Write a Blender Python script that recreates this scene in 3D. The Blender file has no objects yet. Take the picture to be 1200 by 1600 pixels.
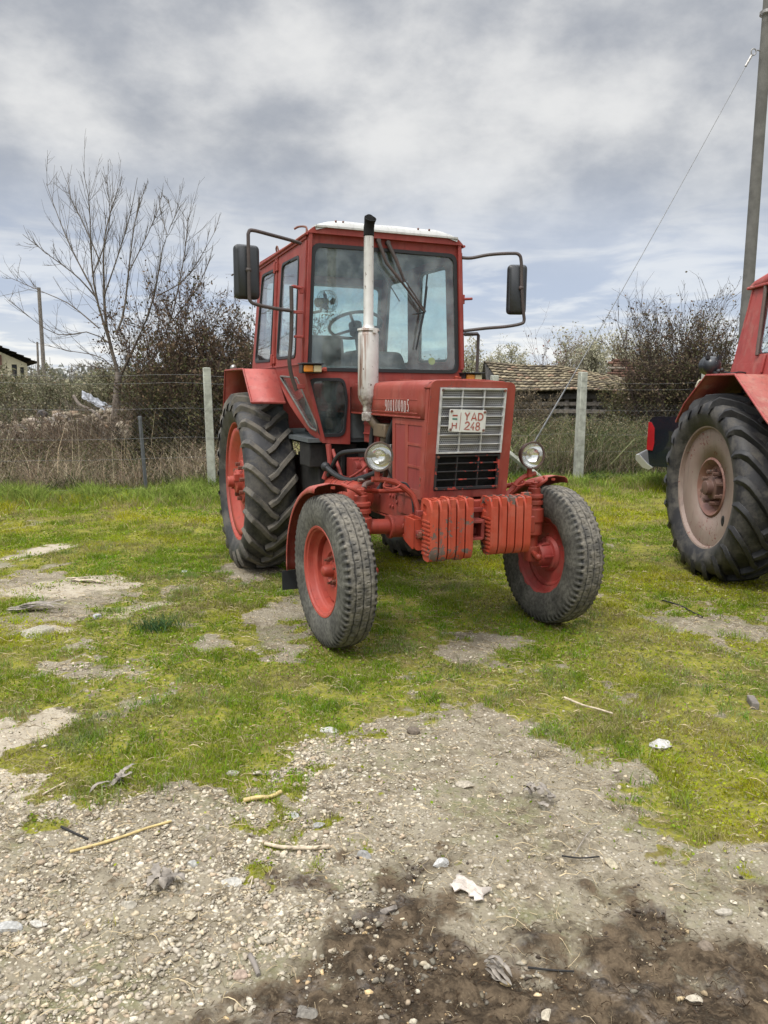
import bpy, math, random
import numpy as np
from mathutils import Vector, Matrix
from mathutils.geometry import tessellate_polygon
PI = math.pi
S = bpy.context.scene
COL = S.collection

# ------------------------------------------------------------------ camera
CAM_H, PITCH, ROLL, FPX = 1.535, .153, -.008, 1202.0
cd = bpy.data.cameras.new('camera'); cam = bpy.data.objects.new('camera', cd); COL.objects.link(cam)
cd.sensor_fit = 'HORIZONTAL'; cd.sensor_width = 36; cd.lens = 36 * FPX / 1200
cd.clip_start = .05; cd.clip_end = 3000
cam.matrix_world = Matrix.Translation((0, 0, CAM_H)) @ Matrix.Rotation(PI / 2 - PITCH, 4, 'X') @ Matrix.Rotation(-ROLL, 4, 'Z')
S.camera = cam

# ------------------------------------------------------------------ world, sun, exposure
SUN_EL, SUN_AZ = math.radians(58), math.radians(215)     # azimuth measured from +Y clockwise: behind the camera, to its left
SUN_DIR = Vector((math.sin(SUN_AZ) * math.cos(SUN_EL), math.cos(SUN_AZ) * math.cos(SUN_EL), math.sin(SUN_EL)))
W = bpy.data.worlds.new('World'); S.world = W; W.use_nodes = True


class NT:
    """small helper for writing node trees"""
    def __init__(s, tree):
        s.t = tree; s.n = tree.nodes; s.l = tree.links; s.n.clear()

    def new(s, kind, **kw):
        nd = s.n.new(kind)
        for k, v in kw.items(): setattr(nd, k, v)
        return nd

    def put(s, sock, v):
        if isinstance(v, bpy.types.NodeSocket): s.l.new(v, sock)
        elif v is not None:
            if sock.type == 'RGBA' and len(v) == 3: v = (*v, 1)
            sock.default_value = v

    def math(s, op, a, b=None, c=None, clamp=False):
        nd = s.new('ShaderNodeMath', operation=op, use_clamp=clamp)
        s.put(nd.inputs[0], a); s.put(nd.inputs[1], b); s.put(nd.inputs[2], c)
        return nd.outputs[0]

    def mix(s, f, a, b, kind='MIX'):
        nd = s.new('ShaderNodeMix', data_type='RGBA', blend_type=kind)
        s.put(nd.inputs[0], f); s.put(nd.inputs[6], a); s.put(nd.inputs[7], b)
        return nd.outputs[2]

    def noise(s, vec, scale, detail=4, rough=.55, dist=0, out=0):
        nd = s.new('ShaderNodeTexNoise')
        if vec is not None: s.l.new(vec, nd.inputs['Vector'])
        nd.inputs['Scale'].default_value = scale; nd.inputs['Detail'].default_value = detail
        nd.inputs['Roughness'].default_value = rough; nd.inputs['Distortion'].default_value = dist
        return nd.outputs[out]

    def voro(s, vec, scale, out='Distance', feature='F1', rnd=1):
        nd = s.new('ShaderNodeTexVoronoi', feature=feature)
        if vec is not None: s.l.new(vec, nd.inputs['Vector'])
        nd.inputs['Scale'].default_value = scale; nd.inputs['Randomness'].default_value = rnd
        return nd.outputs[out]

    def ramp(s, f, lo, hi, a=0., b=1., smooth=True):
        nd = s.new('ShaderNodeMapRange', interpolation_type='SMOOTHSTEP' if smooth else 'LINEAR')
        s.put(nd.inputs[0], f); s.put(nd.inputs[1], lo); s.put(nd.inputs[2], hi); s.put(nd.inputs[3], a); s.put(nd.inputs[4], b)
        return nd.outputs[0]

    def scalev(s, vec, x, y, z):
        nd = s.new('ShaderNodeMapping'); s.l.new(vec, nd.inputs[0]); nd.inputs['Scale'].default_value = (x, y, z)
        return nd.outputs[0]

    def sep(s, vec):
        nd = s.new('ShaderNodeSeparateXYZ'); s.l.new(vec, nd.inputs[0]); return nd.outputs

    def comb(s, x, y, z):
        nd = s.new('ShaderNodeCombineXYZ'); s.put(nd.inputs[0], x); s.put(nd.inputs[1], y); s.put(nd.inputs[2], z); return nd.outputs[0]


def build_world():
    t = NT(W.node_tree)
    out = t.new('ShaderNodeOutputWorld'); bg = t.new('ShaderNodeBackground')
    d = t.new('ShaderNodeTexCoord').outputs['Generated']
    x, y, z = t.sep(d)
    zc = t.math('MAXIMUM', z, 0.0)
    k = t.math('DIVIDE', 1.0, t.math('ADD', zc, .10))
    p = t.comb(t.math('MULTIPLY', x, k), t.math('MULTIPLY', y, k), t.math('MULTIPLY', zc, 1.2))
    n1 = t.noise(p, .62, 5, .52, .25)
    n2 = t.noise(p, 1.9, 6, .55, .5)
    n3 = t.noise(t.scalev(d, 1, 1, 1.7), 4.3, 7, .56, .05)
    f = t.math('ADD', t.math('MULTIPLY', n1, .22), t.math('ADD', t.math('MULTIPLY', n2, .06), t.math('MULTIPLY', n3, .72)))
    f = t.ramp(f, .38, .63)
    cloud = t.mix(f, (.335, .352, .385), (.71, .705, .69))
    el = zc                                                    # sine of the elevation
    low = t.mix(t.ramp(n2, .40, .64), (.42, .48, .60), (.64, .67, .72))
    c = t.mix(t.ramp(el, .10, .30), low, cloud)
    hor = t.mix(t.ramp(n2, .42, .6), (.60, .64, .70), (.82, .82, .81))
    c = t.mix(t.ramp(el, .03, .13), hor, c)
    sky = t.new('ShaderNodeTexSky', sky_type='NISHITA', sun_disc=False)
    sky.sun_elevation = SUN_EL; sky.sun_rotation = SUN_AZ
    skyc = t.mix(1.0, sky.outputs[0], (.1, .1, .1), 'MULTIPLY')
    c = t.mix(.10, c, skyc)
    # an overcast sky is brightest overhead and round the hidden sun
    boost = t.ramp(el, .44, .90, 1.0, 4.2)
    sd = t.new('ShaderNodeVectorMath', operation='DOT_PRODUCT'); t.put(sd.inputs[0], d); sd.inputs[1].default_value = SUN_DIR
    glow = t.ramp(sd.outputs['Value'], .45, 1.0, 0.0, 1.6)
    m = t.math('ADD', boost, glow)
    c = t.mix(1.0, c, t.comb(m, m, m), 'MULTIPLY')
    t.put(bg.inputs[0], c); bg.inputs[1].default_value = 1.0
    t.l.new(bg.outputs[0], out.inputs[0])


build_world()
sl = bpy.data.lights.new('sun', 'SUN'); so = bpy.data.objects.new('sun', sl); COL.objects.link(so)
sl.energy = 1.5; sl.angle = math.radians(14); sl.color = (1, .94, .84)
so.rotation_euler = SUN_DIR.to_track_quat('Z', 'Y').to_euler()
S.view_settings.view_transform = 'Standard'; S.view_settings.look = 'None'
S.view_settings.exposure = 0.28; S.view_settings.gamma = 1; S.view_settings.use_curve_mapping = False
S.cycles.max_bounces = 8; S.cycles.transparent_max_bounces = 16


# ------------------------------------------------------------------ pixel of the photograph (1200x1600) <-> place
def ray(px, py):
    x, y = px - 600, py - 800
    u = x * math.cos(ROLL) + y * math.sin(ROLL); v = -x * math.sin(ROLL) + y * math.cos(ROLL)
    return np.array([u / FPX, math.cos(PITCH) - v / FPX * math.sin(PITCH), -math.sin(PITCH) - v / FPX * math.cos(PITCH)])


def G(px, py):
    d = ray(px, py); t = -CAM_H / d[2]
    return float(d[0] * t), float(d[1] * t)


def at(px, py, Y):
    d = ray(px, py); t = Y / d[1]
    return (float(d[0] * t), float(Y), float(CAM_H + d[2] * t))


# ------------------------------------------------------------------ object helpers
def tag(o, label=None, cat=None, group=None, kind=None):
    if label: o['label'] = label
    if cat: o['category'] = cat
    if group: o['group'] = group
    if kind: o['kind'] = kind
    return o


def empty(name, loc=(0, 0, 0), rz=0.0, label=None, cat=None, group=None):
    o = bpy.data.objects.new(name, None); COL.objects.link(o); o.location = loc; o.rotation_euler = (0, 0, rz)
    o.empty_display_size = .1
    return tag(o, label, cat, group)


def copy_tree(o, parent=None):
    c = o.copy(); COL.objects.link(c); c.parent = parent
    for ch in list(o.children): copy_tree(ch, c)
    return c


def frames(P, closed=False):
    """tangent, normal, binormal along a polyline"""
    n = len(P); T = []
    for i in range(n):
        a = P[(i - 1) % n] if (closed or i > 0) else P[0]
        b = P[(i + 1) % n] if (closed or i < n - 1) else P[-1]
        t = (b - a); T.append(t.normalized() if t.length > 1e-9 else Vector((0, 0, 1)))
    ref = Vector((0, 0, 1)) if abs(T[0].z) < .9 else Vector((1, 0, 0))
    N = [(ref - T[0] * ref.dot(T[0])).normalized()]
    for i in range(1, n):
        v = N[-1] - T[i] * N[-1].dot(T[i])
        N.append(v.normalized() if v.length > 1e-6 else N[-1])
    return T, N, [T[i].cross(N[i]) for i in range(n)]


def smooth_pts(P, k=5, closed=False):
    P = [Vector(p) for p in P]; n = len(P); out = []
    rng = range(n if closed else n - 1)
    for i in rng:
        p0 = P[(i - 1) % n] if (closed or i > 0) else P[0]; p1 = P[i]; p2 = P[(i + 1) % n]
        p3 = P[(i + 2) % n] if (closed or i < n - 2) else P[-1]
        for j in range(k):
            t = j / k
            out.append(.5 * ((2 * p1) + (p2 - p0) * t + (2 * p0 - 5 * p1 + 4 * p2 - p3) * t * t + (3 * p1 - p0 - 3 * p2 + p3) * t ** 3))
    if not closed: out.append(P[-1])
    return out


def rpoly(pts, r, k=5):
    """round the corners of a 2-D polygon; r is one radius or one per corner"""
    n = len(pts); out = []
    rs = r if isinstance(r, (list, tuple)) else [r] * n
    for i in range(n):
        p = Vector(pts[i]); a = Vector(pts[i - 1]) - p; b = Vector(pts[(i + 1) % n]) - p; rr = rs[i]
        if rr <= 0: out.append((p.x, p.y)); continue
        la, lb = a.length, b.length; rr = min(rr, la * .49, lb * .49); a.normalize(); b.normalize()
        s, e = p + a * rr, p + b * rr
        for j in range(k + 1):
            t = j / k; q = s * (1 - t) ** 2 + p * 2 * t * (1 - t) + e * t * t
            out.append((q.x, q.y))
    return out


AX = {'x': lambda u, v, w: (w, u, v), 'y': lambda u, v, w: (u, w, v), 'z': lambda u, v, w: (u, v, w)}


class MB:
    def __init__(s): s.v = []; s.f = []

    def add(s, vs, fs):
        o = len(s.v); s.v += [tuple(p) for p in vs]; s.f += [tuple(i + o for i in f) for f in fs]
        return s

    def box(s, c, d, rot=None):
        c = Vector(c); h = Vector(d) / 2; vs = []
        for sx in (-1, 1):
            for sy in (-1, 1):
                for sz in (-1, 1):
                    p = Vector((sx * h.x, sy * h.y, sz * h.z))
                    vs.append(c + (rot @ p if rot else p))
        return s.add(vs, [(0, 1, 3, 2), (4, 6, 7, 5), (0, 4, 5, 1), (2, 3, 7, 6), (0, 2, 6, 4), (1, 5, 7, 3)])

    def bb(s, x0, x1, y0, y1, z0, z1):
        return s.box(((x0 + x1) / 2, (y0 + y1) / 2, (z0 + z1) / 2), (abs(x1 - x0), abs(y1 - y0), abs(z1 - z0)))

    def tube(s, P, r, n=10, closed=False, caps=True):
        P = [Vector(p) for p in P]; T, N, B = frames(P, closed); m = len(P)
        rs = r if isinstance(r, (list, tuple)) else [r] * m
        vs = []
        for i in range(m):
            for j in range(n):
                a = 2 * PI * j / n; vs.append(P[i] + (N[i] * math.cos(a) + B[i] * math.sin(a)) * rs[i])
        fs = []
        for i in range(m if closed else m - 1):
            i2 = (i + 1) % m
            for j in range(n):
                j2 = (j + 1) % n; fs.append((i * n + j, i * n + j2, i2 * n + j2, i2 * n + j))
        if caps and not closed:
            fs.append(tuple(range(n - 1, -1, -1))); fs.append(tuple((m - 1) * n + j for j in range(n)))
        return s.add(vs, fs)

    def cyl(s, a, b, r0, r1=None, n=20): return s.tube([a, b], [r0, r0 if r1 is None else r1], n)

    def lathe(s, prof, c=(0, 0, 0), axis=(1, 0, 0), n=48, closed=False):
        """prof: (along axis, radius)"""
        c = Vector(c); A = Vector(axis).normalized(); ref = Vector((0, 0, 1)) if abs(A.z) < .9 else Vector((1, 0, 0))
        U = A.cross(ref).normalized(); Vv = A.cross(U); m = len(prof); vs = []
        for (h, r) in prof:
            for j in range(n):
                a = 2 * PI * j / n; vs.append(c + A * h + (U * math.cos(a) + Vv * math.sin(a)) * r)
        fs = []
        for i in range(m if closed else m - 1):
            i2 = (i + 1) % m
            for j in range(n):
                j2 = (j + 1) % n; fs.append((i * n + j, i2 * n + j, i2 * n + j2, i * n + j2))
        return s.add(vs, fs)

    def plate(s, outer, holes=(), plane='y', w0=0.0, w1=.01, fn=None):
        """flat sheet with holes, extruded between w0 and w1; fn maps (u,v,w) to a point"""
        fn = fn or AX[plane]
        loops = [list(outer)] + [list(h) for h in holes]
        tris = tessellate_polygon([[Vector((p[0], p[1], 0)) for p in L] for L in loops])
        flat = [p for L in loops for p in L]; n = len(flat)
        vs = [fn(p[0], p[1], w0) for p in flat] + [fn(p[0], p[1], w1) for p in flat]
        fs = [tuple(t) for t in tris] + [tuple(i + n for i in reversed(t)) for t in tris]
        o = 0
        for L in loops:
            m = len(L)
            for i in range(m):
                j = (i + 1) % m; fs.append((o + i, o + j, o + j + n, o + i + n))
            o += m
        return s.add(vs, fs)

    def sheet(s, rows, th=None):
        """grid of points (rows of equal length), given thickness afterwards by solidify"""
        m, n = len(rows), len(rows[0])
        return s.add([p for r in rows for p in r], [(i * n + j, i * n + j + 1, (i + 1) * n + j + 1, (i + 1) * n + j) for i in range(m - 1) for j in range(n - 1)])

    def ball(s, c, r, n=16, m=10, sc=(1, 1, 1), half=None):
        vs = []; fs = []
        for i in range(m + 1):
            ph = PI * i / m
            for j in range(n):
                a = 2 * PI * j / n
                vs.append((c[0] + r * sc[0] * math.sin(ph) * math.cos(a), c[1] + r * sc[1] * math.sin(ph) * math.sin(a), c[2] + r * sc[2] * math.cos(ph)))
        for i in range(m):
            for j in range(n):
                j2 = (j + 1) % n; fs.append((i * n + j, (i + 1) * n + j, (i + 1) * n + j2, i * n + j2))
        return s.add(vs, fs)

    def bolt(s, c, axis='y', r=.012, h=.01, sign=1):
        A = {'x': (1, 0, 0), 'y': (0, 1, 0), 'z': (0, 0, 1)}[axis]; c = Vector(c)
        return s.tube([c, c + Vector(A) * h * sign], r, 6)

    def xf(s, fn): s.v = [tuple(fn(*p)) for p in s.v]; return s

    def build(s, name, mat, parent=None, bevel=0, smooth=35, solid=0, weld=False):
        me = bpy.data.meshes.new(name); me.from_pydata(s.v, [], s.f); me.validate()
        import bmesh
        b = bmesh.new(); b.from_mesh(me)
        if weld: bmesh.ops.remove_doubles(b, verts=b.verts, dist=1e-4)
        bmesh.ops.recalc_face_normals(b, faces=b.faces); b.to_mesh(me); b.free()
        me.materials.append(mat)
        if smooth:
            me.shade_smooth(); me.set_sharp_from_angle(angle=math.radians(smooth))
        o = bpy.data.objects.new(name, me); COL.objects.link(o); o.parent = parent
        if solid:
            m = o.modifiers.new('solid', 'SOLIDIFY'); m.thickness = solid; m.offset = 0
        if bevel:
            m = o.modifiers.new('bevel', 'BEVEL'); m.width = bevel; m.segments = 2; m.limit_method = 'ANGLE'; m.angle_limit = math.radians(40)
        return o


def np_mesh(name, V, F, mat, col=None, parent=None, smooth=False):
    """V (n,3), F (m,k) with k constant, col (n,3) per vertex"""
    me = bpy.data.meshes.new(name); V = np.asarray(V, np.float32); F = np.asarray(F, np.int32)
    me.vertices.add(len(V)); me.vertices.foreach_set('co', V.ravel())
    k = F.shape[1]
    me.loops.add(F.size); me.loops.foreach_set('vertex_index', F.ravel())
    me.polygons.add(len(F)); me.polygons.foreach_set('loop_start', np.arange(len(F), dtype=np.int32) * k)
    me.update(calc_edges=True)
    if col is not None:
        a = me.color_attributes.new('Col', 'FLOAT_COLOR', 'POINT')
        c = np.ones((len(V), 4), np.float32); c[:, :col.shape[1]] = col; a.data.foreach_set('color', c.ravel())
    me.materials.append(mat)
    if smooth: me.shade_smooth()
    o = bpy.data.objects.new(name, me); COL.objects.link(o); o.parent = parent
    return o


def text_mesh(txt, size, width=None):
    """vertices and faces of flat lettering in its own plane, from Blender's built-in font"""
    cu = bpy.data.curves.new('t', 'FONT'); cu.body = txt; cu.size = size; cu.resolution_u = 4
    o = bpy.data.objects.new('t', cu); COL.objects.link(o)
    dg = bpy.context.evaluated_depsgraph_get(); me = bpy.data.meshes.new_from_object(o.evaluated_get(dg))
    vs = [v.co.copy() for v in me.vertices]; fs = [tuple(p.vertices) for p in me.polygons]
    bpy.data.objects.remove(o); bpy.data.curves.remove(cu); bpy.data.meshes.remove(me)
    x0 = min(v.x for v in vs); x1 = max(v.x for v in vs); y0 = min(v.y for v in vs); y1 = max(v.y for v in vs)
    sx = (width / (x1 - x0)) if width else size / (y1 - y0)
    sy = size / (y1 - y0)
    return [((v.x - x0) * sx, (v.y - y0) * sy) for v in vs], fs


# ------------------------------------------------------------------ value noise on the plane
_rs = np.random.RandomState(5); _tab = _rs.rand(256, 256).astype(np.float64)


def vn(x, y):
    xi = np.floor(x).astype(int); yi = np.floor(y).astype(int); fx = x - xi; fy = y - yi
    fx = fx * fx * (3 - 2 * fx); fy = fy * fy * (3 - 2 * fy)
    g = lambda a, b: _tab[a & 255, b & 255]
    return (g(xi, yi) * (1 - fx) + g(xi + 1, yi) * fx) * (1 - fy) + (g(xi, yi + 1) * (1 - fx) + g(xi + 1, yi + 1) * fx) * fy


def fbm(x, y, o=4, g=.5):
    s = 0; a = 1; t = 0
    for i in range(o):
        s = s + a * vn(x * 2 ** i + 17.3 * i, y * 2 ** i + 9.1 * i); t += a; a *= g
    return s / t


# ------------------------------------------------------------------ materials
def material(name):
    m = bpy.data.materials.new(name); m.use_nodes = True
    t = NT(m.node_tree); out = t.new('ShaderNodeOutputMaterial'); b = t.new('ShaderNodeBsdfPrincipled')
    t.l.new(b.outputs[0], out.inputs[0])
    oc = t.new('ShaderNodeTexCoord').outputs['Object']
    return m, t, b, oc, out


def bump(t, b, h, dist=.002, strength=.6):
    nd = t.new('ShaderNodeBump'); nd.inputs['Strength'].default_value = strength; nd.inputs['Distance'].default_value = dist
    t.put(nd.inputs['Height'], h); t.l.new(nd.outputs[0], b.inputs['Normal'])


def plain(name, col, rough=.6, metal=0.0, var=.15, scale=14, bmp=0.0, spec=None):
    m, t, b, oc, _ = material(name)
    n = t.noise(oc, scale, 6, .6)
    c = t.mix(t.ramp(n, .3, .7), tuple(v * (1 - var) for v in col), tuple(min(1, v * (1 + var)) for v in col))
    t.put(b.inputs['Base Color'], c); b.inputs['Roughness'].default_value = rough; b.inputs['Metallic'].default_value = metal
    if spec is not None: b.inputs['Specular IOR Level'].default_value = spec
    if bmp: bump(t, b, n, bmp)
    return m


def paint(name, col, chips=.35, chip_col=(.07, .045, .035), dust=.35, rough=.48, dust_col=(.33, .22, .17), scale=1.0, fade=(1.2, 1.4, 1.3)):
    """old sun-faded enamel: fading in clouds, dust, chips down to rust"""
    m, t, b, oc, _ = material(name)
    big = t.noise(oc, 2.2 * scale, 5, .55); mid = t.noise(oc, 9 * scale, 6, .6, .3)
    fc = tuple(min(1, c * f) for c, f in zip(col, fade))
    c = t.mix(t.ramp(big, .35, .68), col, fc)
    c = t.mix(t.math('MULTIPLY', t.ramp(mid, .45, .75), dust), c, dust_col)
    streak = t.noise(t.scalev(oc, 26, 26, 2.5), 1.0, 4, .6)
    c = t.mix(t.math('MULTIPLY', t.ramp(streak, .52, .70), .42), c, tuple(v * .50 for v in col))
    spots = t.noise(oc, 34 * scale, 5, .62, .6)
    region = t.noise(oc, 5 * scale, 3, .5)
    thr = t.ramp(region, .35, .7, .78, .78 - .26 * chips)
    chip = t.ramp(t.math('SUBTRACT', spots, thr), 0, .015)
    c = t.mix(chip, c, t.mix(mid, chip_col, tuple(v * 2.1 for v in chip_col)))
    t.put(b.inputs['Base Color'], c)
    t.put(b.inputs['Roughness'], t.math('ADD', rough, t.math('MULTIPLY', t.math('ADD', chip, mid), .22)))
    h = t.math('SUBTRACT', t.math('ADD', t.math('MULTIPLY', t.noise(oc, 60, 3, .5), .25), t.math('MULTIPLY', t.noise(oc, 5, 3, .5, .4), 7.0)), chip)
    bump(t, b, h, .0012, .6)
    return m


def rubber(name, col=(.022, .022, .024), dust=(.16, .145, .12), amt=.55, lo=.42, hi=.66, scale=7):
    m, t, b, oc, _ = material(name)
    n = t.noise(oc, scale, 7, .62, .3); n2 = t.noise(oc, 55, 4, .6)
    f = t.math('MULTIPLY', t.ramp(t.math('ADD', t.math('MULTIPLY', n, .75), t.math('MULTIPLY', n2, .25)), lo, hi), amt)
    t.put(b.inputs['Base Color'], t.mix(f, col, dust)); t.put(b.inputs['Roughness'], t.ramp(f, 0, .6, .55, .9))
    bump(t, b, n2, .002, .5)
    return m


def glass(name, tint=(.86, .955, .95), refl=1.0, haze=.11, hcol=(.55, .6, .6)):
    m, t, b, oc, out = material(name)
    t.n.remove(b)
    tr = t.new('ShaderNodeBsdfTransparent'); tr.inputs[0].default_value = (*tint, 1)
    gl = t.new('ShaderNodeBsdfGlossy'); gl.inputs['Roughness'].default_value = .02
    lw = t.new('ShaderNodeLayerWeight'); lw.inputs[0].default_value = .5; fr = t.new('ShaderNodeMath', operation='MULTIPLY_ADD'); t.put(fr.inputs[0], t.math('POWER', lw.outputs['Facing'], 4.0)); fr.inputs[1].default_value = .60; fr.inputs[2].default_value = .07
    df = t.new('ShaderNodeBsdfDiffuse'); df.inputs[0].default_value = (*hcol, 1)
    m1 = t.new('ShaderNodeMixShader'); m2 = t.new('ShaderNodeMixShader')
    t.put(m1.inputs[0], t.math('MULTIPLY', t.ramp(t.noise(oc, 6, 6, .6), .3, .8), haze * 2)); t.l.new(tr.outputs[0], m1.inputs[1]); t.l.new(df.outputs[0], m1.inputs[2])
    t.put(m2.inputs[0], t.math('MULTIPLY', fr.outputs[0], refl, clamp=True)); t.l.new(m1.outputs[0], m2.inputs[1]); t.l.new(gl.outputs[0], m2.inputs[2])
    t.l.new(m2.outputs[0], out.inputs[0])
    return m


def attr_mat(name, rough=.8, trans=0.0, var=0.25, scale=40, spec=.2):
    m, t, b, oc, out = material(name)
    a = t.new('ShaderNodeAttribute', attribute_name='Col')
    n = t.noise(oc, scale, 4, .6)
    k = t.ramp(n, .3, .7, 1 - var, 1 + var)
    c = t.mix(1.0, a.outputs['Color'], t.comb(k, k, k), 'MULTIPLY')
    t.put(b.inputs['Base Color'], c); b.inputs['Roughness'].default_value = rough
    b.inputs['Specular IOR Level'].default_value = spec
    if trans:
        tl = t.new('ShaderNodeBsdfTranslucent'); t.put(tl.inputs[0], c); mx = t.new('ShaderNodeMixShader'); mx.inputs[0].default_value = trans
        t.l.new(b.outputs[0], mx.inputs[1]); t.l.new(tl.outputs[0], mx.inputs[2]); t.l.new(mx.outputs[0], out.inputs[0])
    return m


M = {}
M['cab'] = paint('faded red cab paint', (.225, .029, .022), chips=.35, dust=.36, dust_col=(.30, .12, .10))
M['hood'] = paint('faded red bonnet paint', (.235, .036, .025), chips=.55, dust=.34, dust_col=(.34, .14, .11))
M['orange'] = paint('orange red chassis paint', (.265, .034, .019), chips=.55, dust=.25, dust_col=(.30, .13, .09))
M['weight'] = paint('chipped red casting paint', (.33, .042, .019), chips=1.3, chip_col=(.075, .055, .045), dust=.2, scale=.9)
M['grime'] = paint('oily red engine paint', (.20, .030, .024), chips=.8, chip_col=(.03, .022, .018), dust=.5, dust_col=(.05, .04, .035), rough=.5)
M['rimred'] = paint('red rim paint', (.31, .042, .028), chips=.4, dust=.25, dust_col=(.33, .16, .12))
M['rimdark'] = paint('shaded dusty red rim paint', (.30, .040, .034), chips=.6, dust=.4, dust_col=(.20, .12, .09))
M['pinkdisc'] = paint('faded pink wheel disc', (.25, .175, .145), chips=.9, chip_col=(.13, .06, .045), dust=.7, dust_col=(.28, .235, .19), fade=(1.1, 1.2, 1.2))
M['red2'] = paint('dull red paint of the second tractor', (.30, .045, .040), chips=.35, dust=.45, dust_col=(.36, .19, .15))
M['white'] = paint('dirty white roof paint', (.44, .44, .42), chips=.7, chip_col=(.12, .10, .08), dust=.35, dust_col=(.42, .41, .38), fade=(1.1, 1.1, 1.1))
M['tyre'] = rubber('dusty tractor rubber')
M['lug'] = rubber('worn lug rubber', (.045, .043, .041), (.17, .15, .12), .8, .34, .62, 9)
M['tyre2'] = rubber('grey road worn rubber', (.055, .055, .053), (.24, .22, .175), .75, .36, .66, 10)
M['side2'] = rubber('sidewall rubber', (.05, .05, .048), (.15, .14, .115), .7, .35, .7, 6)
M['black'] = plain('black rubber seal', (.016, .017, .019), .55)
M['blackmetal'] = plain('black enamelled metal', (.022, .022, .023), .45, .2, bmp=.0005)
M['mirror'] = plain('black mirror shell', (.018, .020, .022), .42)
M['dark'] = plain('oily black iron', (.012, .011, .010), .8, .0, .5, 20, .002)
M['interior'] = plain('dark cab lining', (.075, .085, .088), .8)
M['seat'] = plain('dark seat vinyl', (.040, .050, .050), .7)
M['grille'] = plain('grey aluminium paint', (.50, .50, .50), .45, .2, .2, 30)
M['steel'] = plain('bare worn steel', (.35, .33, .30), .35, .9, .3, 30)
M['glass'] = glass('tinted cab glass')
M['glass2'] = glass('side glass', (.93, .97, .97), 1.3, .045, (.7, .72, .72))
M['glass_low'] = glass('dark lower glass', (.72, .80, .80), 1.0, .05)
M['rope'] = plain('pale rope', (.45, .40, .30), .9, 0, .3, 60)
M['nut'] = paint('rusty nuts', (.14, .045, .03), chips=1, dust=.5, dust_col=(.12, .08, .05))
M['truck'] = plain('dark navy car paint', (.006, .009, .014), .15, .0, .05, 3)
M['truck'].node_tree.nodes['Principled BSDF'].inputs['Coat Weight'].default_value = 1
M['chrome'] = plain('bright chrome', (.80, .81, .83), .32, 1, .03)
M['concrete'] = plain('weathered concrete', (.33, .335, .285), .9, 0, .25, 9, .003)
M['conc_pole'] = plain('grey concrete pole', (.12, .115, .105), .88, 0, .2, 5, .002)
M['galv'] = plain('galvanised wire', (.20, .20, .20), .5, .6, .2)
M['wood_grey'] = plain('grey weathered wood', (.16, .14, .12), .9, 0, .4, 12, .002)
M['bark'] = plain('grey brown bark', (.17, .14, .115), .9, 0, .35, 18, .004)
M['leaf'] = attr_mat('leaves', .8, .22, spec=.04)
M['twig'] = attr_mat('twigs', .9, spec=.05)
M['grass'] = attr_mat('grass blades', .75, .3, .2, 3, .04)
M['stone'] = attr_mat('stones', .85, 0, .3, 90)
M['cream'] = plain('cream render', (.55, .50, .34), .9, 0, .12, 1.5)


M['reflector'] = plain('silvered reflector', (.80, .80, .78), .10, 1, .04, 20, .0006)
M['lampglass'] = glass('lamp glass', (.97, .97, .96), 1.0, .10, (.8, .8, .78))


def exhaust_mat():
    m, t, b, oc, out = material('flaking silver exhaust paint')
    x, y, z = t.sep(oc)
    st = t.noise(t.scalev(oc, 22, 22, 2.2), 1.0, 6, .6, .4); sp = t.noise(oc, 38, 5, .6)
    c = t.mix(t.ramp(t.noise(oc, 5, 4), .3, .7), (.46, .45, .42), (.62, .61, .58))
    c = t.mix(t.math('MULTIPLY', t.ramp(st, .53, .66), .75), c, (.20, .085, .04))
    c = t.mix(t.ramp(sp, .66, .69), c, (.10, .055, .03))
    soot = t.math('MULTIPLY', t.ramp(z, 2.44, 2.70), t.ramp(t.noise(t.scalev(oc, 34, 34, 3), 1.0, 4, .6), .42, .58))
    c = t.mix(soot, c, (.01, .01, .01))
    rb = t.math('MULTIPLY', t.ramp(z, 1.62, 1.44), t.ramp(sp, .35, .6))
    c = t.mix(t.math('MULTIPLY', rb, .7), c, (.11, .06, .045))
    t.put(b.inputs['Base Color'], c); b.inputs['Roughness'].default_value = .5; b.inputs['Metallic'].default_value = .25
    bump(t, b, sp, .0015, .5)
    return m


M['exhaust'] = exhaust_mat()


def mesh_mat():
    """expanded-metal screen behind the grille: rows of small dark holes in grey sheet"""
    m, t, b, oc, out = material('perforated grille screen')
    x, y, z = t.sep(oc)
    p = .0135
    row = t.math('FLOOR', t.math('DIVIDE', z, p * .866))
    off = t.math('MULTIPLY', t.math('MODULO', t.math('ABSOLUTE', row), 2), .5)
    u = t.math('SUBTRACT', t.math('FRACT', t.math('ADD', t.math('ADD', t.math('DIVIDE', x, p), 200), off)), .5)
    v = t.math('SUBTRACT', t.math('FRACT', t.math('DIVIDE', z, p * .866)), .5)
    d = t.math('SQRT', t.math('ADD', t.math('POWER', u, 2), t.math('POWER', t.math('MULTIPLY', v, .9), 2)))
    hole = t.ramp(d, .30, .38, 1, 0)
    n = t.noise(oc, 8, 5)
    c = t.mix(t.ramp(n, .35, .7), (.40, .40, .41), (.27, .25, .24))
    t.put(b.inputs['Base Color'], t.mix(hole, c, (.008, .008, .009))); b.inputs['Roughness'].default_value = .6
    return m


M['screen'] = mesh_mat()
M['lowgrille'] = paint('flaking black grille paint', (.018, .017, .018), chips=1.25, chip_col=(.22, .03, .02), dust=.1, dust_col=(.06, .03, .03), rough=.5)



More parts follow.
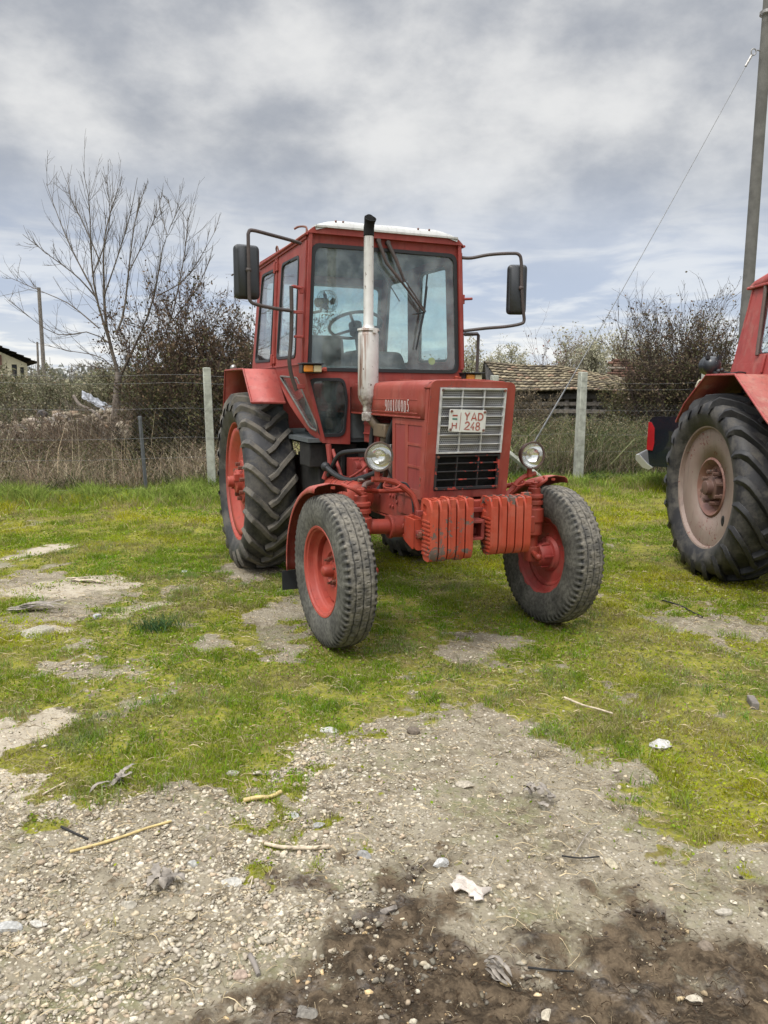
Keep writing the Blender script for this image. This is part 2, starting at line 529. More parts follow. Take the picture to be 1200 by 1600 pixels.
# ================================================================== red tractor
A_YAW = .374; TX, TY = .425, 4.82
tractor = empty('tractor', (TX, TY, 0), PI + A_YAW,
                'faded red tractor with a white roof cap, upright silver exhaust and red front weights', 'tractor')
V3 = Vector
M['grime_rail'] = paint('dirty red chassis paint', (.25, .038, .028), chips=.7, chip_col=(.035, .025, .02), dust=.5, dust_col=(.09, .055, .045))
M['grime_red'] = paint('dull red engine paint', (.24, .034, .027), chips=.6, chip_col=(.04, .028, .02), dust=.4, dust_col=(.10, .06, .05))
M['hood_dark'] = paint('darker inset panel', (.22, .030, .028), chips=.35, dust=.3, dust_col=(.22, .08, .07))
M['orange_d'] = paint('tank strap paint', (.26, .04, .03), chips=.4, dust=.3)
M['orange_dusty'] = paint('dusty mudguard paint', (.27, .045, .035), chips=.3, dust=.6, dust_col=(.36, .17, .13))
M['guard'] = paint('sun bleached mudguard paint', (.34, .065, .055), chips=.2, dust=.5, dust_col=(.42, .20, .17))
M['lampshell'] = paint('rusty lamp shell', (.085, .050, .042), chips=.5, chip_col=(.03, .02, .018), dust=.5, dust_col=(.16, .10, .08))
M['armrust'] = paint('brownish black arm paint', (.05, .036, .034), chips=.5, chip_col=(.12, .06, .04), dust=.4, dust_col=(.12, .08, .07))
M['seal_grey'] = plain('perished grey seal', (.12, .12, .11), .8)
M['fanmotor'] = plain('tan fan motor', (.28, .22, .13), .6)
M['amber'] = plain('amber lens', (.62, .22, .02), .25, 0, .2, 8)
M['cream_lens'] = plain('yellowed clear lens', (.62, .55, .32), .25, 0, .1, 8)
M['tail'] = plain('red tail lamp plastic', (.28, .010, .014), .2, 0, .1, 8)
M['guard2'] = paint('rust stained faded mudguard paint', (.28, .06, .045), chips=.6, chip_col=(.10, .05, .03), dust=.8, dust_col=(.33, .18, .13))
M['tyre_lug2'] = rubber('clean black lug rubber', (.018, .018, .019), (.10, .095, .085), .5, .45, .7, 6)
M['lampblack'] = plain('glossy black lamp shell', (.025, .028, .032), .3)
M['soot'] = plain('soot', (.004, .004, .004), 1)


def make_rear_wheel(cx, sgn, cy, cz, parent, R=.775, wid=.40, disc='hub', nl=22, slope=.30, red=None, lugmat=None, name='rear_wheel', ph=0.0, lugh=.042):
    """axle along x; sgn = side the outer face points to"""
    red = red or M['rimred']; lugmat = lugmat or M['lug']
    C = (cx, cy, cz); hw = wid / 2
    # rim (the part itself)
    mb = MB(); rf = .515
    prof = [(hw * .80, rf), (hw * .83, rf + .008), (hw * .80, rf - .012), (hw * .68, rf - .02), (hw * .55, rf - .035), (hw * .1, rf - .05), (-hw * .55, rf - .035), (-hw * .8, rf - .01), (-hw * .83, rf + .008), (-hw * .8, rf + .014), (0, rf - .03), (hw * .76, rf + .012)]
    mb.lathe([(h * sgn, r) for h, r in prof], C, (1, 0, 0), 72, True)
    rim = mb.build(name, red, parent, smooth=30)
    # tyre
    mb = MB()
    p = [(hw * .80, rf - .005), (hw * .93, rf + .03), (hw * 1.03, rf + .09), (hw * 1.05, R - lugh - .11), (hw * .98, R - lugh - .045), (hw * .80, R - lugh - .018), (hw * .45, R - lugh - .004), (0, R - lugh)]
    full = p + [(-h, r) for h, r in reversed(p[:-1])]
    mb.lathe(full, C, (1, 0, 0), 96)
    tyre = mb.build('tyre', M['tyre'], rim, smooth=50)
    mb = MB()

    def surf(s):                                   # lateral position -> carcass radius
        a = abs(s) / hw
        return float(np.interp(a, [0, .45, .80, .98, 1.05], [R - lugh, R - lugh - .004, R - lugh - .018, R - lugh - .045, R - lugh - .11]))
    for side in (1, -1):
        for k in range(nl):
            base = 2 * PI * (k + (0 if side == 1 else .5)) / nl + ph
            st = [(-.035 * hw / .2, -.02, .9), (.10 * hw, .03, 1), (.35 * hw, .11, 1), (.62 * hw, .185, 1), (.86 * hw, .25, .98), (.99 * hw, .285, .80), (1.06 * hw, .31, .12)]
            L = []
            for i, (s, da, hh) in enumerate(st):
                w_in = .018 + .004 * i / 6; w_out = w_in * 1.45
                r0 = surf(s) - .012; r1 = surf(min(s, .8 * hw)) + lugh * hh - (0 if i < 5 else .03 * (i - 4))
                ang = base + da * (slope / .30); x = cx + s * side * 1.0
                for rr, w in ((r0, w_out), (r1, w_in)):
                    for q in (-1, 1):
                        # offset across the lug, roughly perpendicular to its run
                        a2 = ang + q * w / R * .92; xx = x - q * w * .45 * side
                        L.append((xx, cy + math.cos(a2) * rr, cz + math.sin(a2) * rr))
            fs = []
            for i in range(len(st) - 1):
                o, n = i * 4, i * 4 + 4
                fs += [(o + 2, o + 3, n + 3, n + 2), (o, o + 2, n + 2, n), (o + 3, o + 1, n + 1, n + 3)]
            fs += [(0, 1, 3, 2), (24, 26, 27, 25)]
            mb.add(L, fs)
    mb.build('tread_lugs', lugmat, rim, bevel=.004, smooth=40)
    # disc and hub
    mb = MB()
    if disc == 'hub':
        dx = .045 * sgn
        mb.lathe([(dx + .10 * sgn, rf - .05), (dx + .085 * sgn, rf - .09), (dx + .03 * sgn, .36), (dx + .02 * sgn, .25), (dx + .055 * sgn, .21), (dx + .055 * sgn, 0.001)], C, (1, 0, 0), 60)
        mb.build('wheel_disc', red, rim, solid=.01)
        mb = MB()
        mb.lathe([(.08 * sgn, .19), (.12 * sgn, .185), (.125 * sgn, .11), (.17 * sgn, .10), (.18 * sgn, .050), (.235 * sgn, .046), (.237 * sgn, .04), (.237 * sgn, .001)], C, (1, 0, 0), 32)
        for q in (0, PI): mb.box((cx + .15 * sgn, cy + math.cos(q + .5) * .09, cz + math.sin(q + .5) * .09), (.09, .06, .06))
        mb.build('hub', red, rim, bevel=.004)
        for k in range(8):
            mb = MB(); a = 2 * PI * k / 8 + .2
            mb.tube([(cx + .10 * sgn, cy + math.cos(a) * .150, cz + math.sin(a) * .150), (cx + .160 * sgn, cy + math.cos(a) * .150, cz + math.sin(a) * .150)], .018, 6)
            mb.build('wheel_nut', M['nut'], rim)
    else:
        f = .10 * sgn
        mb.lathe([(f + .035 * sgn, rf - .012), (f + .04 * sgn, rf - .03), (f + .03 * sgn, .40), (f + .015 * sgn, .245)], C, (1, 0, 0), 72)
        mb.build('wheel_disc', M['pinkdisc'], rim, solid=.012)
        mb = MB()
        mb.lathe([(f + .02 * sgn, .25), (f + .028 * sgn, .235), (f + .01 * sgn, .215), (f - .035 * sgn, .19), (f - .035 * sgn, .12), (f - .035 * sgn, .001)], C, (1, 0, 0), 60)
        mb.build('disc_centre', M['pinkred'], rim, solid=.008)
        mb = MB()
        mb.lathe([(f - .04 * sgn, .11), (f + .02 * sgn, .10), (f + .03 * sgn, .065), (f + .075 * sgn, .06), (f + .08 * sgn, .045), (f + .08 * sgn, .001)], C, (1, 0, 0), 24)
        mb.build('hub', M['grime2'], rim, bevel=.003)
        for k in range(8):
            mb = MB(); a = 2 * PI * k / 8 + .3
            for (h0, h1, r) in ((-.04, .0, .024), (0, .045, .017)):
                mb.tube([(cx + f + h0 * sgn, cy + math.cos(a) * .135, cz + math.sin(a) * .135), (cx + f + h1 * sgn, cy + math.cos(a) * .135, cz + math.sin(a) * .135)], r, 6)
            mb.build('wheel_nut', M['grime2'], rim)
        mb = MB()
        a = math.radians(205)
        mb.lathe([(f + .034 * sgn, .045), (f + .034 * sgn, .001)], (cx, cy + math.cos(a) * -.33, cz - .24), (1, 0, 0), 16)
        mb.xf(lambda x, y, z: (x, cy + .27 + (y - (cy + math.cos(a) * -.33)) * .55, z))
        mb.build('hand_hole', M['dark'], rim, solid=.004)
    return rim


M['pinkred'] = paint('worn red centre of the pink disc', (.19, .085, .065), chips=.9, dust=.6, dust_col=(.28, .19, .15))
M['grime2'] = paint('greasy brown hub', (.13, .07, .055), chips=.8, chip_col=(.04, .03, .025), dust=.6, dust_col=(.16, .10, .08))

make_rear_wheel(.755, 1, -2.37, .765, tractor)
make_rear_wheel(-.755, -1, -2.37, .765, tractor, ph=.13)


def make_front_wheel(cx, sgn, steer, parent):
    """built round the origin with the axle along x, then placed; a ribbed road-pattern tyre"""
    R, hw, cz = .468, .099, (.478 if sgn > 0 else .474)
    Rm = Matrix.Rotation(steer, 4, 'Z'); Tm = Matrix.Translation((cx, 0, cz)) @ Rm @ Matrix.Rotation(.02 * sgn, 4, 'Y')

    def place(x, y, z):
        p = Tm @ V3((x, y, z)); return (p.x, p.y, p.z)
    # rim
    mb = MB(); rf = .263
    prof = [(.086, rf), (.089, rf + .012), (.083, rf + .016), (.078, rf - .002), (.070, rf - .014), (.035, rf - .022), (.02, rf - .045), (-.03, rf - .045), (-.05, rf - .018), (-.078, rf - .004), (-.084, rf + .012), (-.078, rf + .002), (-.03, rf - .038), (.02, rf - .038), (.05, rf - .012), (.07, rf - .008)]
    mb.lathe([(h * sgn, r) for h, r in prof], (0, 0, 0), (1, 0, 0), 60, True)
    rim = mb.xf(place).build('front_wheel', M['rimred'] if sgn > 0 else M['rimdark'], parent, smooth=30)
    # tyre as a height field
    sec = [(.078, rf - .002), (.088, rf + .020), (.100, rf + .055), (.104, .360), (.102, .404), (.096, .434), (.088, .452)]
    NT_, NA = 34, 620
    th = np.linspace(0, 2 * PI, NA, endpoint=False)
    rows_x = []; rows_r = []; rows_t = []
    for h, r in sec: rows_x.append(h); rows_r.append(r); rows_t.append(0)
    for i in range(NT_ + 1):
        u = 1 - 2 * i / NT_; rows_x.append(.084 * u); rows_r.append(.467 - .012 * abs(u) ** 2.5); rows_t.append(1)
    for h, r in reversed(sec): rows_x.append(-h); rows_r.append(r); rows_t.append(0)
    X = np.array(rows_x)[:, None] + 0 * th; Rr = np.array(rows_r)[:, None] + 0 * th; TT = np.array(rows_t)[:, None] + 0 * th
    TH = th[None, :] + 0 * X
    ncell = 66
    zig = np.abs(((TH * ncell / 2 / (2 * PI)) % 1) - .5) * 2
    gr = np.zeros_like(X)
    for gx in (-.046, 0.0, .046):
        c = gx + (zig - .5) * .0025
        gr = np.maximum(gr, np.clip(1 - np.abs(X - c) / .0042, 0, 1))
    D = -.009 * np.clip(gr * 1.8, 0, 1) * TT
    fr = (TH * ncell / (2 * PI)) % 1
    sipe = (np.abs(fr - .5) < .055) & (np.abs(np.abs(X) - .026) < .011) & (TT > 0)
    D = D - .006 * sipe
    shoulder = np.clip((np.abs(X) - .070) / .008, 0, 1) * np.clip((Rr - .420) / .016, 0, 1)
    notch = np.clip((np.abs(((TH * ncell / (2 * PI)) + .5) % 1 - .5) * 2 - .42) * 4, 0, 1)
    jag = vn(TH * 60, X * 40) * .004
    D = D - (.011 * (1 - notch)) * shoulder - jag * TT
    D = D - .003 * vn(TH * 9 + 3, X * 12)
    Rr2 = Rr + D
    Vx = X.ravel(); Vy = (Rr2 * np.cos(TH)).ravel(); Vz = (Rr2 * np.sin(TH)).ravel()
    Mx = np.array(Tm); P = np.stack([Vx, Vy, Vz, np.ones_like(Vx)], 1) @ Mx.T
    m = X.shape[0]; idx = np.arange(m * NA).reshape(m, NA); nx = np.roll(idx, -1, 1)
    F = np.stack([idx[:-1], nx[:-1], nx[1:], idx[1:]], -1).reshape(-1, 4)
    dirt = np.clip(.58 + .5 * (vn(TH * 11, X * 25) - .5) + 40 * D + .0, 0, 1)[..., None] * TT[..., None]
    base = np.array([.045, .045, .044]); dust = np.array([.235, .21, .165]); sw = np.array([.12, .115, .095])
    col = (base * (1 - dirt) + dust * dirt) * TT[..., None] + (1 - TT[..., None]) * (base * .5 + sw * (.35 + .5 * vn(TH * 5, X * 30))[..., None])
    col = col * (1 - .55 * ((1 - notch) * shoulder)[..., None])
    ty = np_mesh('tyre', P[:, :3], F, M['ftyre'], col.reshape(-1, 3), rim)
    ty.data.shade_smooth(); ty.data.set_sharp_from_angle(angle=math.radians(55))
    # disc
    mb = MB(); f = .0
    mb.lathe([(h * sgn, r) for h, r in [(-.02, rf - .045), (-.015, rf - .06), (-.004, .19), (-.004, .115), (-.020, .105), (-.020, .001)]], (0, 0, 0), (1, 0, 0), 60)
    mb.xf(place).build('wheel_disc', M['rimred'] if sgn > 0 else M['rimdark'], rim, solid=.008)
    # hub and cap
    mb = MB()
    mb.lathe([(h * sgn, r) for h, r in [(-.02, .062), (.004, .058), (.008, .040), (.050, .036), (.066, .030), (.074, .016), (.075, .001)]], (0, 0, 0), (1, 0, 0), 28)
    mb.lathe([(h * sgn, r) for h, r in [(-.012, .12), (-.03, .105), (-.035, .085), (-.105, .078), (-.115, .07), (-.115, .001)]], (0, 0, 0), (1, 0, 0), 28)
    for k in range(6):
        a = 2 * PI * k / 6; mb.box((-.065 * sgn, math.cos(a) * .085, math.sin(a) * .085), (.07, .012, .012))
    mb.xf(place).build('hub', M['orange'] if sgn > 0 else M['rimdark'], rim, bevel=.002)
    for k in range(6):
        mb = MB(); a = 2 * PI * k / 6 + .35
        c = (0, math.cos(a) * .082, math.sin(a) * .082)
        mb.tube([(-.02 * sgn, c[1], c[2]), (.012 * sgn, c[1], c[2])], .014, 6); mb.tube([(.012 * sgn, c[1], c[2]), (.032 * sgn, c[1], c[2])], .008, 8)
        mb.xf(place).build('wheel_nut', M['nut'], rim)
    return rim


M['ftyre'] = attr_mat('front tyre rubber', .85, 0, .35, 45, .25)
STEER = .07
make_front_wheel(.783, 1, STEER, tractor)
make_front_wheel(-.748, -1, .045, tractor)

# ---------------------------------------------------------------- front axle, king pins, rods
mb = MB()
mb.cyl((.62, 0, .735), (.40, 0, .725), .047); mb.cyl((.41, 0, .725), (.25, 0, .72), .068); mb.cyl((-.62, 0, .735), (-.40, 0, .725), .047); mb.cyl((-.41, 0, .725), (-.25, 0, .72), .068)
mb.box((0, 0, .72), (.52, .13, .13)); mb.cyl((0, -.16, .72), (0, .16, .72), .07)
for s in (1, -1):
    mb.cyl((s * .41, 0, .725), (s * .43, 0, .725), .074)
    mb.bolt((s * .345, .066, .735), 'y', .022, .012); mb.bolt((s * .345, .06, .675), 'y', .016, .02); mb.bolt((s * .29, .06, .765), 'y', .012, .018)
front_axle = mb.build('front_axle', M['orange'], tractor, bevel=.003)
for s, kx in ((1, .607), (-1, -.607)):
    mb = MB()
    mb.lathe([(.50, .001), (.50, .033), (.60, .036), (.62, .060), (.70, .062), (.705, .070), (.79, .068), (.80, .050), (.815, .050), (.82, .062), (.845, .062), (.85, .050), (.865, .062), (.885, .060), (.89, .042), (.925, .042), (.93, .034), (.945, .034), (.945, .001)], (kx, 0, 0), (0, 0, 1), 28)
    mb.tube([(kx, 0, .945), (kx, 0, .965)], .026, 6)
    mb.cyl((kx, .0, .50), (kx + .09 * s, 0, .46), .05); mb.cyl((kx, 0, .54), (kx, 0, .44), .055)
    kp = mb.build('king_pin', M['orange'], front_axle, bevel=.002)
    # steering arm and grease hose
    mb = MB(); mb.tube([(kx, 0, .955), (kx - .06 * s, -.07, .95), (kx - .15 * s, -.12, .93)], [.022, .018, .016], 8)
    mb.build('steering_arm', M['orange'], front_axle, bevel=.002); mb = MB()
    mb.tube([(kx, -.01, .50), (kx - .03 * s, .08, .50), (kx - .04 * s, .13, .49)], .018, 8); mb.ball((kx - .04 * s, .14, .49), .024, 12, 8)
    mb.build('track_rod_end', M['orange'], front_axle, bevel=.002)
mb = MB(); mb.tube(smooth_pts([(.58, -.02, .965), (.56, -.05, .985), (.50, -.10, .99)]), .017, 10)
mb.build('grease_boot', M['lampshell'], front_axle)
mb = MB(); mb.cyl((.45, -.12, .93), (-.45, -.12, .93), .014)
mb.build('tie_rod', M['orange'], front_axle)

# ---------------------------------------------------------------- chassis rails, bracket, weights
mb = MB()
for s in (1, -1):
    mb.plate([(-1.05, .70), (.12, .745), (.30, .77), (.30, .90), (.12, .905), (-1.05, .905)], plane='x', w0=s * .215, w1=s * .245)
    mb.bb(s * .16, s * .246, -1.05, .28, .892, .905); mb.bb(s * .16, s * .246, -1.0, .10, .700, .712)
    for (yy, zz) in ((-.42, .86), (-.37, .86), (-.32, .86), (-.42, .79), (-.37, .79), (-.30, .83), (-.26, .86), (-.26, .79), (.04, .84), (-.62, .84), (-.8, .84)):
        mb.bolt((s * .245, yy, zz), 'x', .012, .01, s)
    mb.bb(s * .246, s * .262, -.24, -.02, .775, .90)
rail = mb.build('chassis_rail', M['grime_rail'] if 'grime_rail' in M else M['orange'], tractor, bevel=.002)
mb = MB()
mb.bb(-.24, .24, .10, .34, .77, .915); mb.bb(-.30, .30, .20, .30, .88, .915)
mb.bb(-.40, .40, .325, .350, .70, .80)
nb = mb.build('front_bolster', M['orange'], tractor, bevel=.006)
mb = MB()                                         # the open U-shaped bracket beside the weights
mb.plate(rpoly([(.16, .66), (.30, .62), (.32, .66), (.32, .80), (.16, .80)], .03), plane='x', w0=.392, w1=.405)
mb.plate(rpoly([(.345, .62), (.405, .62), (.405, .80), (.345, .80)], [.03, .06, 0, 0]), plane='y', w0=.31, w1=.322)
mb.bb(.335, .345, .10, .32, .64, .80)
mb.bb(.33, .405, .16, .172, .66, .80)
mb.xf(lambda x, y, z: (x, y + .03, z + .02))
mb.build('tow_bracket', M['weight'], tractor, bevel=.004)
mb = MB()
mb.bb(-.36, .40, .345, .375, .72, .76); mb.bb(-.36, .40, .345, .375, .85, .875)
mb.bb(.02, .14, .33, .46, .80, .815); mb.bb(.02, .14, .33, .46, .70, .715); mb.bb(.0, .02, .33, .44, .70, .815)
mb.build('weight_carrier', M['grime'], tractor, bevel=.002)


def weight(x0, x1, y0, y1, z0, z1, flip, cham=.0):
    """one suitcase weight: rounded slab with a hand hole and a carrier notch"""
    mb = MB()
    out = rpoly([(y0, z0 + .10), (y0 + .045, z0), (y1 - .02, z0), (y1, z0 + .05), (y1, z1 - .05), (y1 - .03, z1 - .005), (y0 + .02, z1), (y0, z1 - .04), (y0, z1 - .13), (y0 + .025, z1 - .15), (y0 + .025, z1 - .19), (y0, z1 - .21)],
                [.03, .02, .02, .02, .03, .015, .015, .015, .008, .008, .008, .008], 3)
    hole = rpoly([(y0 + .03, z1 - .085), (y0 + .085, z1 - .10), (y0 + .085, z1 - .045), (y0 + .03, z1 - .03)], .018, 3)
    k = x1 - .014
    mb.plate(out, [hole], plane='x', w0=k, w1=x1)
    cut = [(p[0], min(p[1], z1 - .042)) if y0 + .025 < p[0] < y1 - .030 else p for p in out]
    slot = rpoly([(y0 + .022, z1 - .125), (y0 + .09, z1 - .125), (y0 + .09, z1 - .05), (y0 + .022, z1 - .05)], .01, 2)
    low = [p for p in out if p[1] < z1 - .045]
    mb.plate(low, plane='x', w0=x0, w1=k - .0005)
    mb.bb(x0, k, y1 - .026, y1 - .002, z1 - .06, z1 - .008); mb.bb(x0, k, y0 + .002, y0 + .02, z1 - .06, z1 - .006)
    mb.bb(x0, x0 + .008, y0 + .01, y1 - .01, z1 - .06, z1 - .006)
    return mb


for (xa, n, grp) in ((.096, 5, 'L'), (-.287, 5, 'R')):
    step = .0556
    for i in range(n):
        x0 = xa + i * step; x1 = x0 + step - .0095
        dz = random.Random(i + (7 if grp == 'R' else 0)).uniform(-.004, .004); dy = random.Random(i * 3 + 1).uniform(-.004, .004)
        mb = weight(x0, x1, .345 + dy, .485 + dy, (.592 if grp == 'L' else .606) + dz, (.952 if grp == 'L' else .950) + dz, grp == 'R')
        if i == n - 1:                               # cast ribs on the outer face
            for j in range(9):
                z = .625 + j * .024; mb.bb(x1 - .002, x1 + .006, .372, .475 - .01 * (j == 0), z, z + .010)
            mb.tube([(x1 + .002, .37 + .012 * math.cos(a) + .03 * (a > PI), .885 + .0 * a) for a in (0, 1)], .004, 6)
        mb.build('front_weight', M['weight'], tractor, bevel=.0055, smooth=45)
mb = MB(); mb.cyl((.36, .365, .735), (.40, .365, .735), .012); mb.tube([(.372, .365, .735), (.392, .365, .735)], .026, 6); mb.cyl((.36, .365, .735), (.368, .365, .735), .038)
mb.build('weight_bolt', M['nut'], tractor, bevel=.002)
mb = MB(); mb.bb(-.30, -.36, .33, .36, .62, .95)
mb.build('weight_end_plate', M['weight'], tractor, bevel=.003)

# ---------------------------------------------------------------- nose cowl with grilles and number plate
LEAN = lambda x, y, z: (x, y + (z - .92) * .12, z)
NX0, NX1 = -.275, .29
mb = MB()
outer = rpoly([(NX0, .918), (NX1, .918), (NX1 - .005, 1.612), (NX0 + .005, 1.606)], [.008, .008, .045, .045], 6)
inner = rpoly([(-.205, .962), (.225, .962), (.228, 1.572), (-.208, 1.572)], .012, 3)
mb.plate(outer, [inner], plane='y', w0=.19, w1=.205)
for (a, b) in ((NX0, NX0 + .012), (NX1 - .012, NX1)): mb.bb(a, b, .155, .19, .92, 1.56)
mb.xf(LEAN)
nose = mb.build('nose_cowl', M['hood'], tractor, bevel=.006)
mb = MB()
m = 9; rows = []
for yy in (.12, .195):
    L = []
    for i in range(13):
        u = -1 + 2 * i / 12; x = (NX0 + NX1) / 2 + u * (NX1 - NX0) / 2 * .999
        L.append(LEAN(x, yy, 1.612 - .045 * abs(u) ** 8 - (.004 if u < 0 else 0)))
    rows.append(L)
mb.sheet(rows); mb.build('nose_top', M['hood'], tractor, solid=.012, bevel=0)
# grille: alloy frame with 7 rows and 3 columns over the screen
mb = MB()
gx0, gx1, gz0, gz1 = -.206, .226, 1.186, 1.570
fr_out = [(gx0, gz0), (gx1, gz0), (gx1, gz1), (gx0, gz1)]; w = .011
mb.plate(fr_out, [[(gx0 + w, gz0 + w), (gx1 - w, gz0 + w), (gx1 - w, gz1 - w), (gx0 + w, gz1 - w)]], plane='y', w0=.195, w1=.219)
for i in range(1, 7):
    z = gz0 + (gz1 - gz0) * i / 7; mb.bb(gx0 + w, gx1 - w, .197, .216, z - .0035, z + .0035)
for i in (1, 2):
    x = gx0 + (gx1 - gx0) * i / 3; mb.bb(x - .0035, x + .0035, .197, .2155, gz0 + w, gz1 - w)
mb.xf(LEAN); gr = mb.build('grille', M['grille'], tractor, bevel=.0012)
mb = MB(); mb.bb(gx0 + .004, gx1 - .004, .188, .194, gz0 + .004, gz1 - .004); mb.xf(LEAN); mb.build('grille_screen', M['screen'], gr)
mb = MB()
lz0, lz1 = .966, 1.176
mb.plate([(gx0, lz0), (gx1, lz0), (gx1, lz1), (gx0, lz1)], [[(gx0 + .014, lz0 + .018), (gx1 - .014, lz0 + .018), (gx1 - .014, lz1 - .010), (gx0 + .014, lz1 - .010)]], plane='y', w0=.188, w1=.212)
for i in range(1, 4):
    z = lz0 + .012 + (lz1 - lz0 - .012) * i / 4; mb.bb(gx0 + .014, gx1 - .014, .190, .209, z - .004, z + .004)
for i in (1, 2):
    x = gx0 + (gx1 - gx0) * i / 3; mb.bb(x - .004, x + .004, .190, .208, lz0 + .018, lz1 - .01)
mb.xf(LEAN); lg = mb.build('lower_grille', M['lowgrille'], tractor, bevel=.0015)
mb = MB()
mb.bb(gx0, gx1, .15, .160, lz0, lz1)
for i in range(30):
    z = lz0 + .006 + i * .0069; mb.bb(gx0 + .01, gx1 - .01, .158, .170, z, z + .0028)
mb.xf(LEAN); mb.build('radiator_core', M['dark'], lg)
for x, z in ((gx0 + .012, gz1 - .014), (gx1 - .012, gz1 - .014), (gx0 + .012, lz0 + .012), (gx1 - .012, lz0 + .012), (gx1 - .012, lz1 - .008)):
    mb = MB(); mb.tube([(x, .214, z), (x, .224, z)], .008, 10); mb.xf(LEAN); mb.build('grille_screw', M['nut'], gr)
# number plate
px0, px1, pz0, pz1 = -.064, .176, 1.315, 1.445
PY = .245
mb = MB(); mb.plate(rpoly([(px0, pz0), (px1, pz0), (px1, pz1), (px0, pz1)], .010, 4), plane='y', w0=PY, w1=PY + .003)
M['plate'] = paint('scuffed white number plate', (.60, .60, .57), chips=.35, chip_col=(.25, .17, .13), dust=.3, dust_col=(.42, .38, .33), fade=(1.1, 1.1, 1.1), scale=1.5)
M['pred'] = paint('worn plate red', (.33, .075, .055), chips=.3, chip_col=(.5, .45, .42), dust=.3, dust_col=(.5, .35, .3))
M['pgreen'] = plain('plate green', (.02, .16, .11), .6)
plate_ob = mb.xf(lambda x, y, z: (x, y + (z - .92) * .12, z + (x - .05) * .03)).build('number_plate', M['plate'], tractor, bevel=.001)
PT = lambda x, y, z: (x, y + (z - .92) * .12, z + (x - .05) * .03)


def on_plate(name, polys, mat):
    """polys in plate coordinates: u from the image-left edge, v from the bottom"""
    mb = MB()
    for vs, fs in polys:
        mb.add([PT(px1 - u, PY + .0042, pz0 + v) for u, v in vs], fs)
    return mb.build(name, mat, plate_ob, smooth=0)


def stroke(pts, w):
    """flat line of width w"""
    vs = []; fs = []
    for i in range(len(pts)):
        a = Vector(pts[max(i - 1, 0)]); b = Vector(pts[min(i + 1, len(pts) - 1)]); t = (b - a).normalized(); n = Vector((-t.y, t.x)) * w / 2; p = Vector(pts[i])
        vs += [tuple(p + n), tuple(p - n)]
    for i in range(len(pts) - 1): fs.append((2 * i, 2 * i + 1, 2 * i + 3, 2 * i + 2))
    return vs, fs


def arc(cx, cy, rx, ry, a0, a1, n=14): return [(cx + rx * math.cos(math.radians(a0 + (a1 - a0) * i / n)), cy + ry * math.sin(math.radians(a0 + (a1 - a0) * i / n))) for i in range(n + 1)]


sw = .0085
L = []
# YAD
L += [stroke([(.100, .113), (.114, .090), (.114, .068)], sw), stroke([(.130, .113), (.114, .090)], sw)]
L += [stroke([(.144, .068), (.160, .113), (.176, .068)], sw), stroke([(.150, .081), (.170, .081)], sw * .9)]
L += [stroke([(.189, .068), (.189, .113)], sw), stroke([(.189, .1095)] + arc(.199, .0905, .019, .019, 90, -90) + [(.189, .0715)], sw)]
# 248
L += [stroke(arc(.119, .046, .0125, .0125, 170, -25, 12) + [(.102, .015), (.136, .015)], sw)]
L += [stroke([(.162, .058), (.143, .026), (.166, .026)], sw * .9), stroke([(.159, .036), (.159, .011)], sw * .9)]
L += [stroke(arc(.189, .046, .0105, .0105, 0, 360, 18), sw * .9), stroke(arc(.189, .0235, .0125, .0115, 0, 360, 18), sw * .9)]
# H, divider and the upper stripe
L += [stroke([(.022, .018), (.022, .052)], sw * .85), stroke([(.048, .018), (.048, .052)], sw * .85), stroke([(.022, .036), (.048, .036)], sw * .7), stroke([(.071, .010), (.073, .112)], .0032)]
L += [stroke([(.020, .094), (.052, .094)], .009)]
on_plate('lettering', L, M['pred'])
on_plate('green_stripe', [stroke([(.020, .074), (.052, .074)], .009)], M['pgreen'])
for x, z in ((px0 + .012, pz0 + .012), (px1 - .012, pz0 + .012), (px0 + .012, pz1 - .012), (px1 - .012, pz1 - .012)):
    mb = MB(); mb.tube([PT(x, PY + .002, z), PT(x, PY + .010, z)], .0075, 10); mb.build('plate_screw', M['nut'], plate_ob)

# ---------------------------------------------------------------- bonnet, side panel, stencilled number
mb = MB(); rows = []
for yy in (-1.14, -.6, 0, .150):
    L = []; k = .007 * (yy + 1.14)
    for u, z in [(-1, 1.385), (-1, 1.47), (-1.0, 1.545), (-.985, 1.575), (-.94, 1.594), (-.8, 1.602), (-.4, 1.612), (0, 1.615), (.4, 1.612), (.8, 1.602), (.94, 1.594), (.985, 1.575), (1.0, 1.545), (1, 1.47), (1, 1.385)]:
        L.append((u * .272 + .004, yy, z + (.006 if z > 1.5 else 0)))
    rows.append(L if yy < .05 else [LEAN(px_, py_ - .02, pz_) for px_, py_, pz_ in L])
mb.sheet(rows); bonnet = mb.build('bonnet', M['hood'], tractor, solid=.006, smooth=50)
mb = MB()
for z0, z1 in ((1.496, 1.502), (1.414, 1.420)): mb.bb(.2775, .2815, -.72, .08, z0, z1)
mb.bb(.2775, .284, -1.13, .13, 1.388, 1.398)
mb.build('bonnet_crease', M['hood'], bonnet, bevel=.0015)
mb = MB()
for k in range(7): mb.bb(.277, .2805, -.78 + k * .0165, -.771 + k * .0165, 1.515, 1.545)
mb.build('bonnet_slots', M['dark'], bonnet)
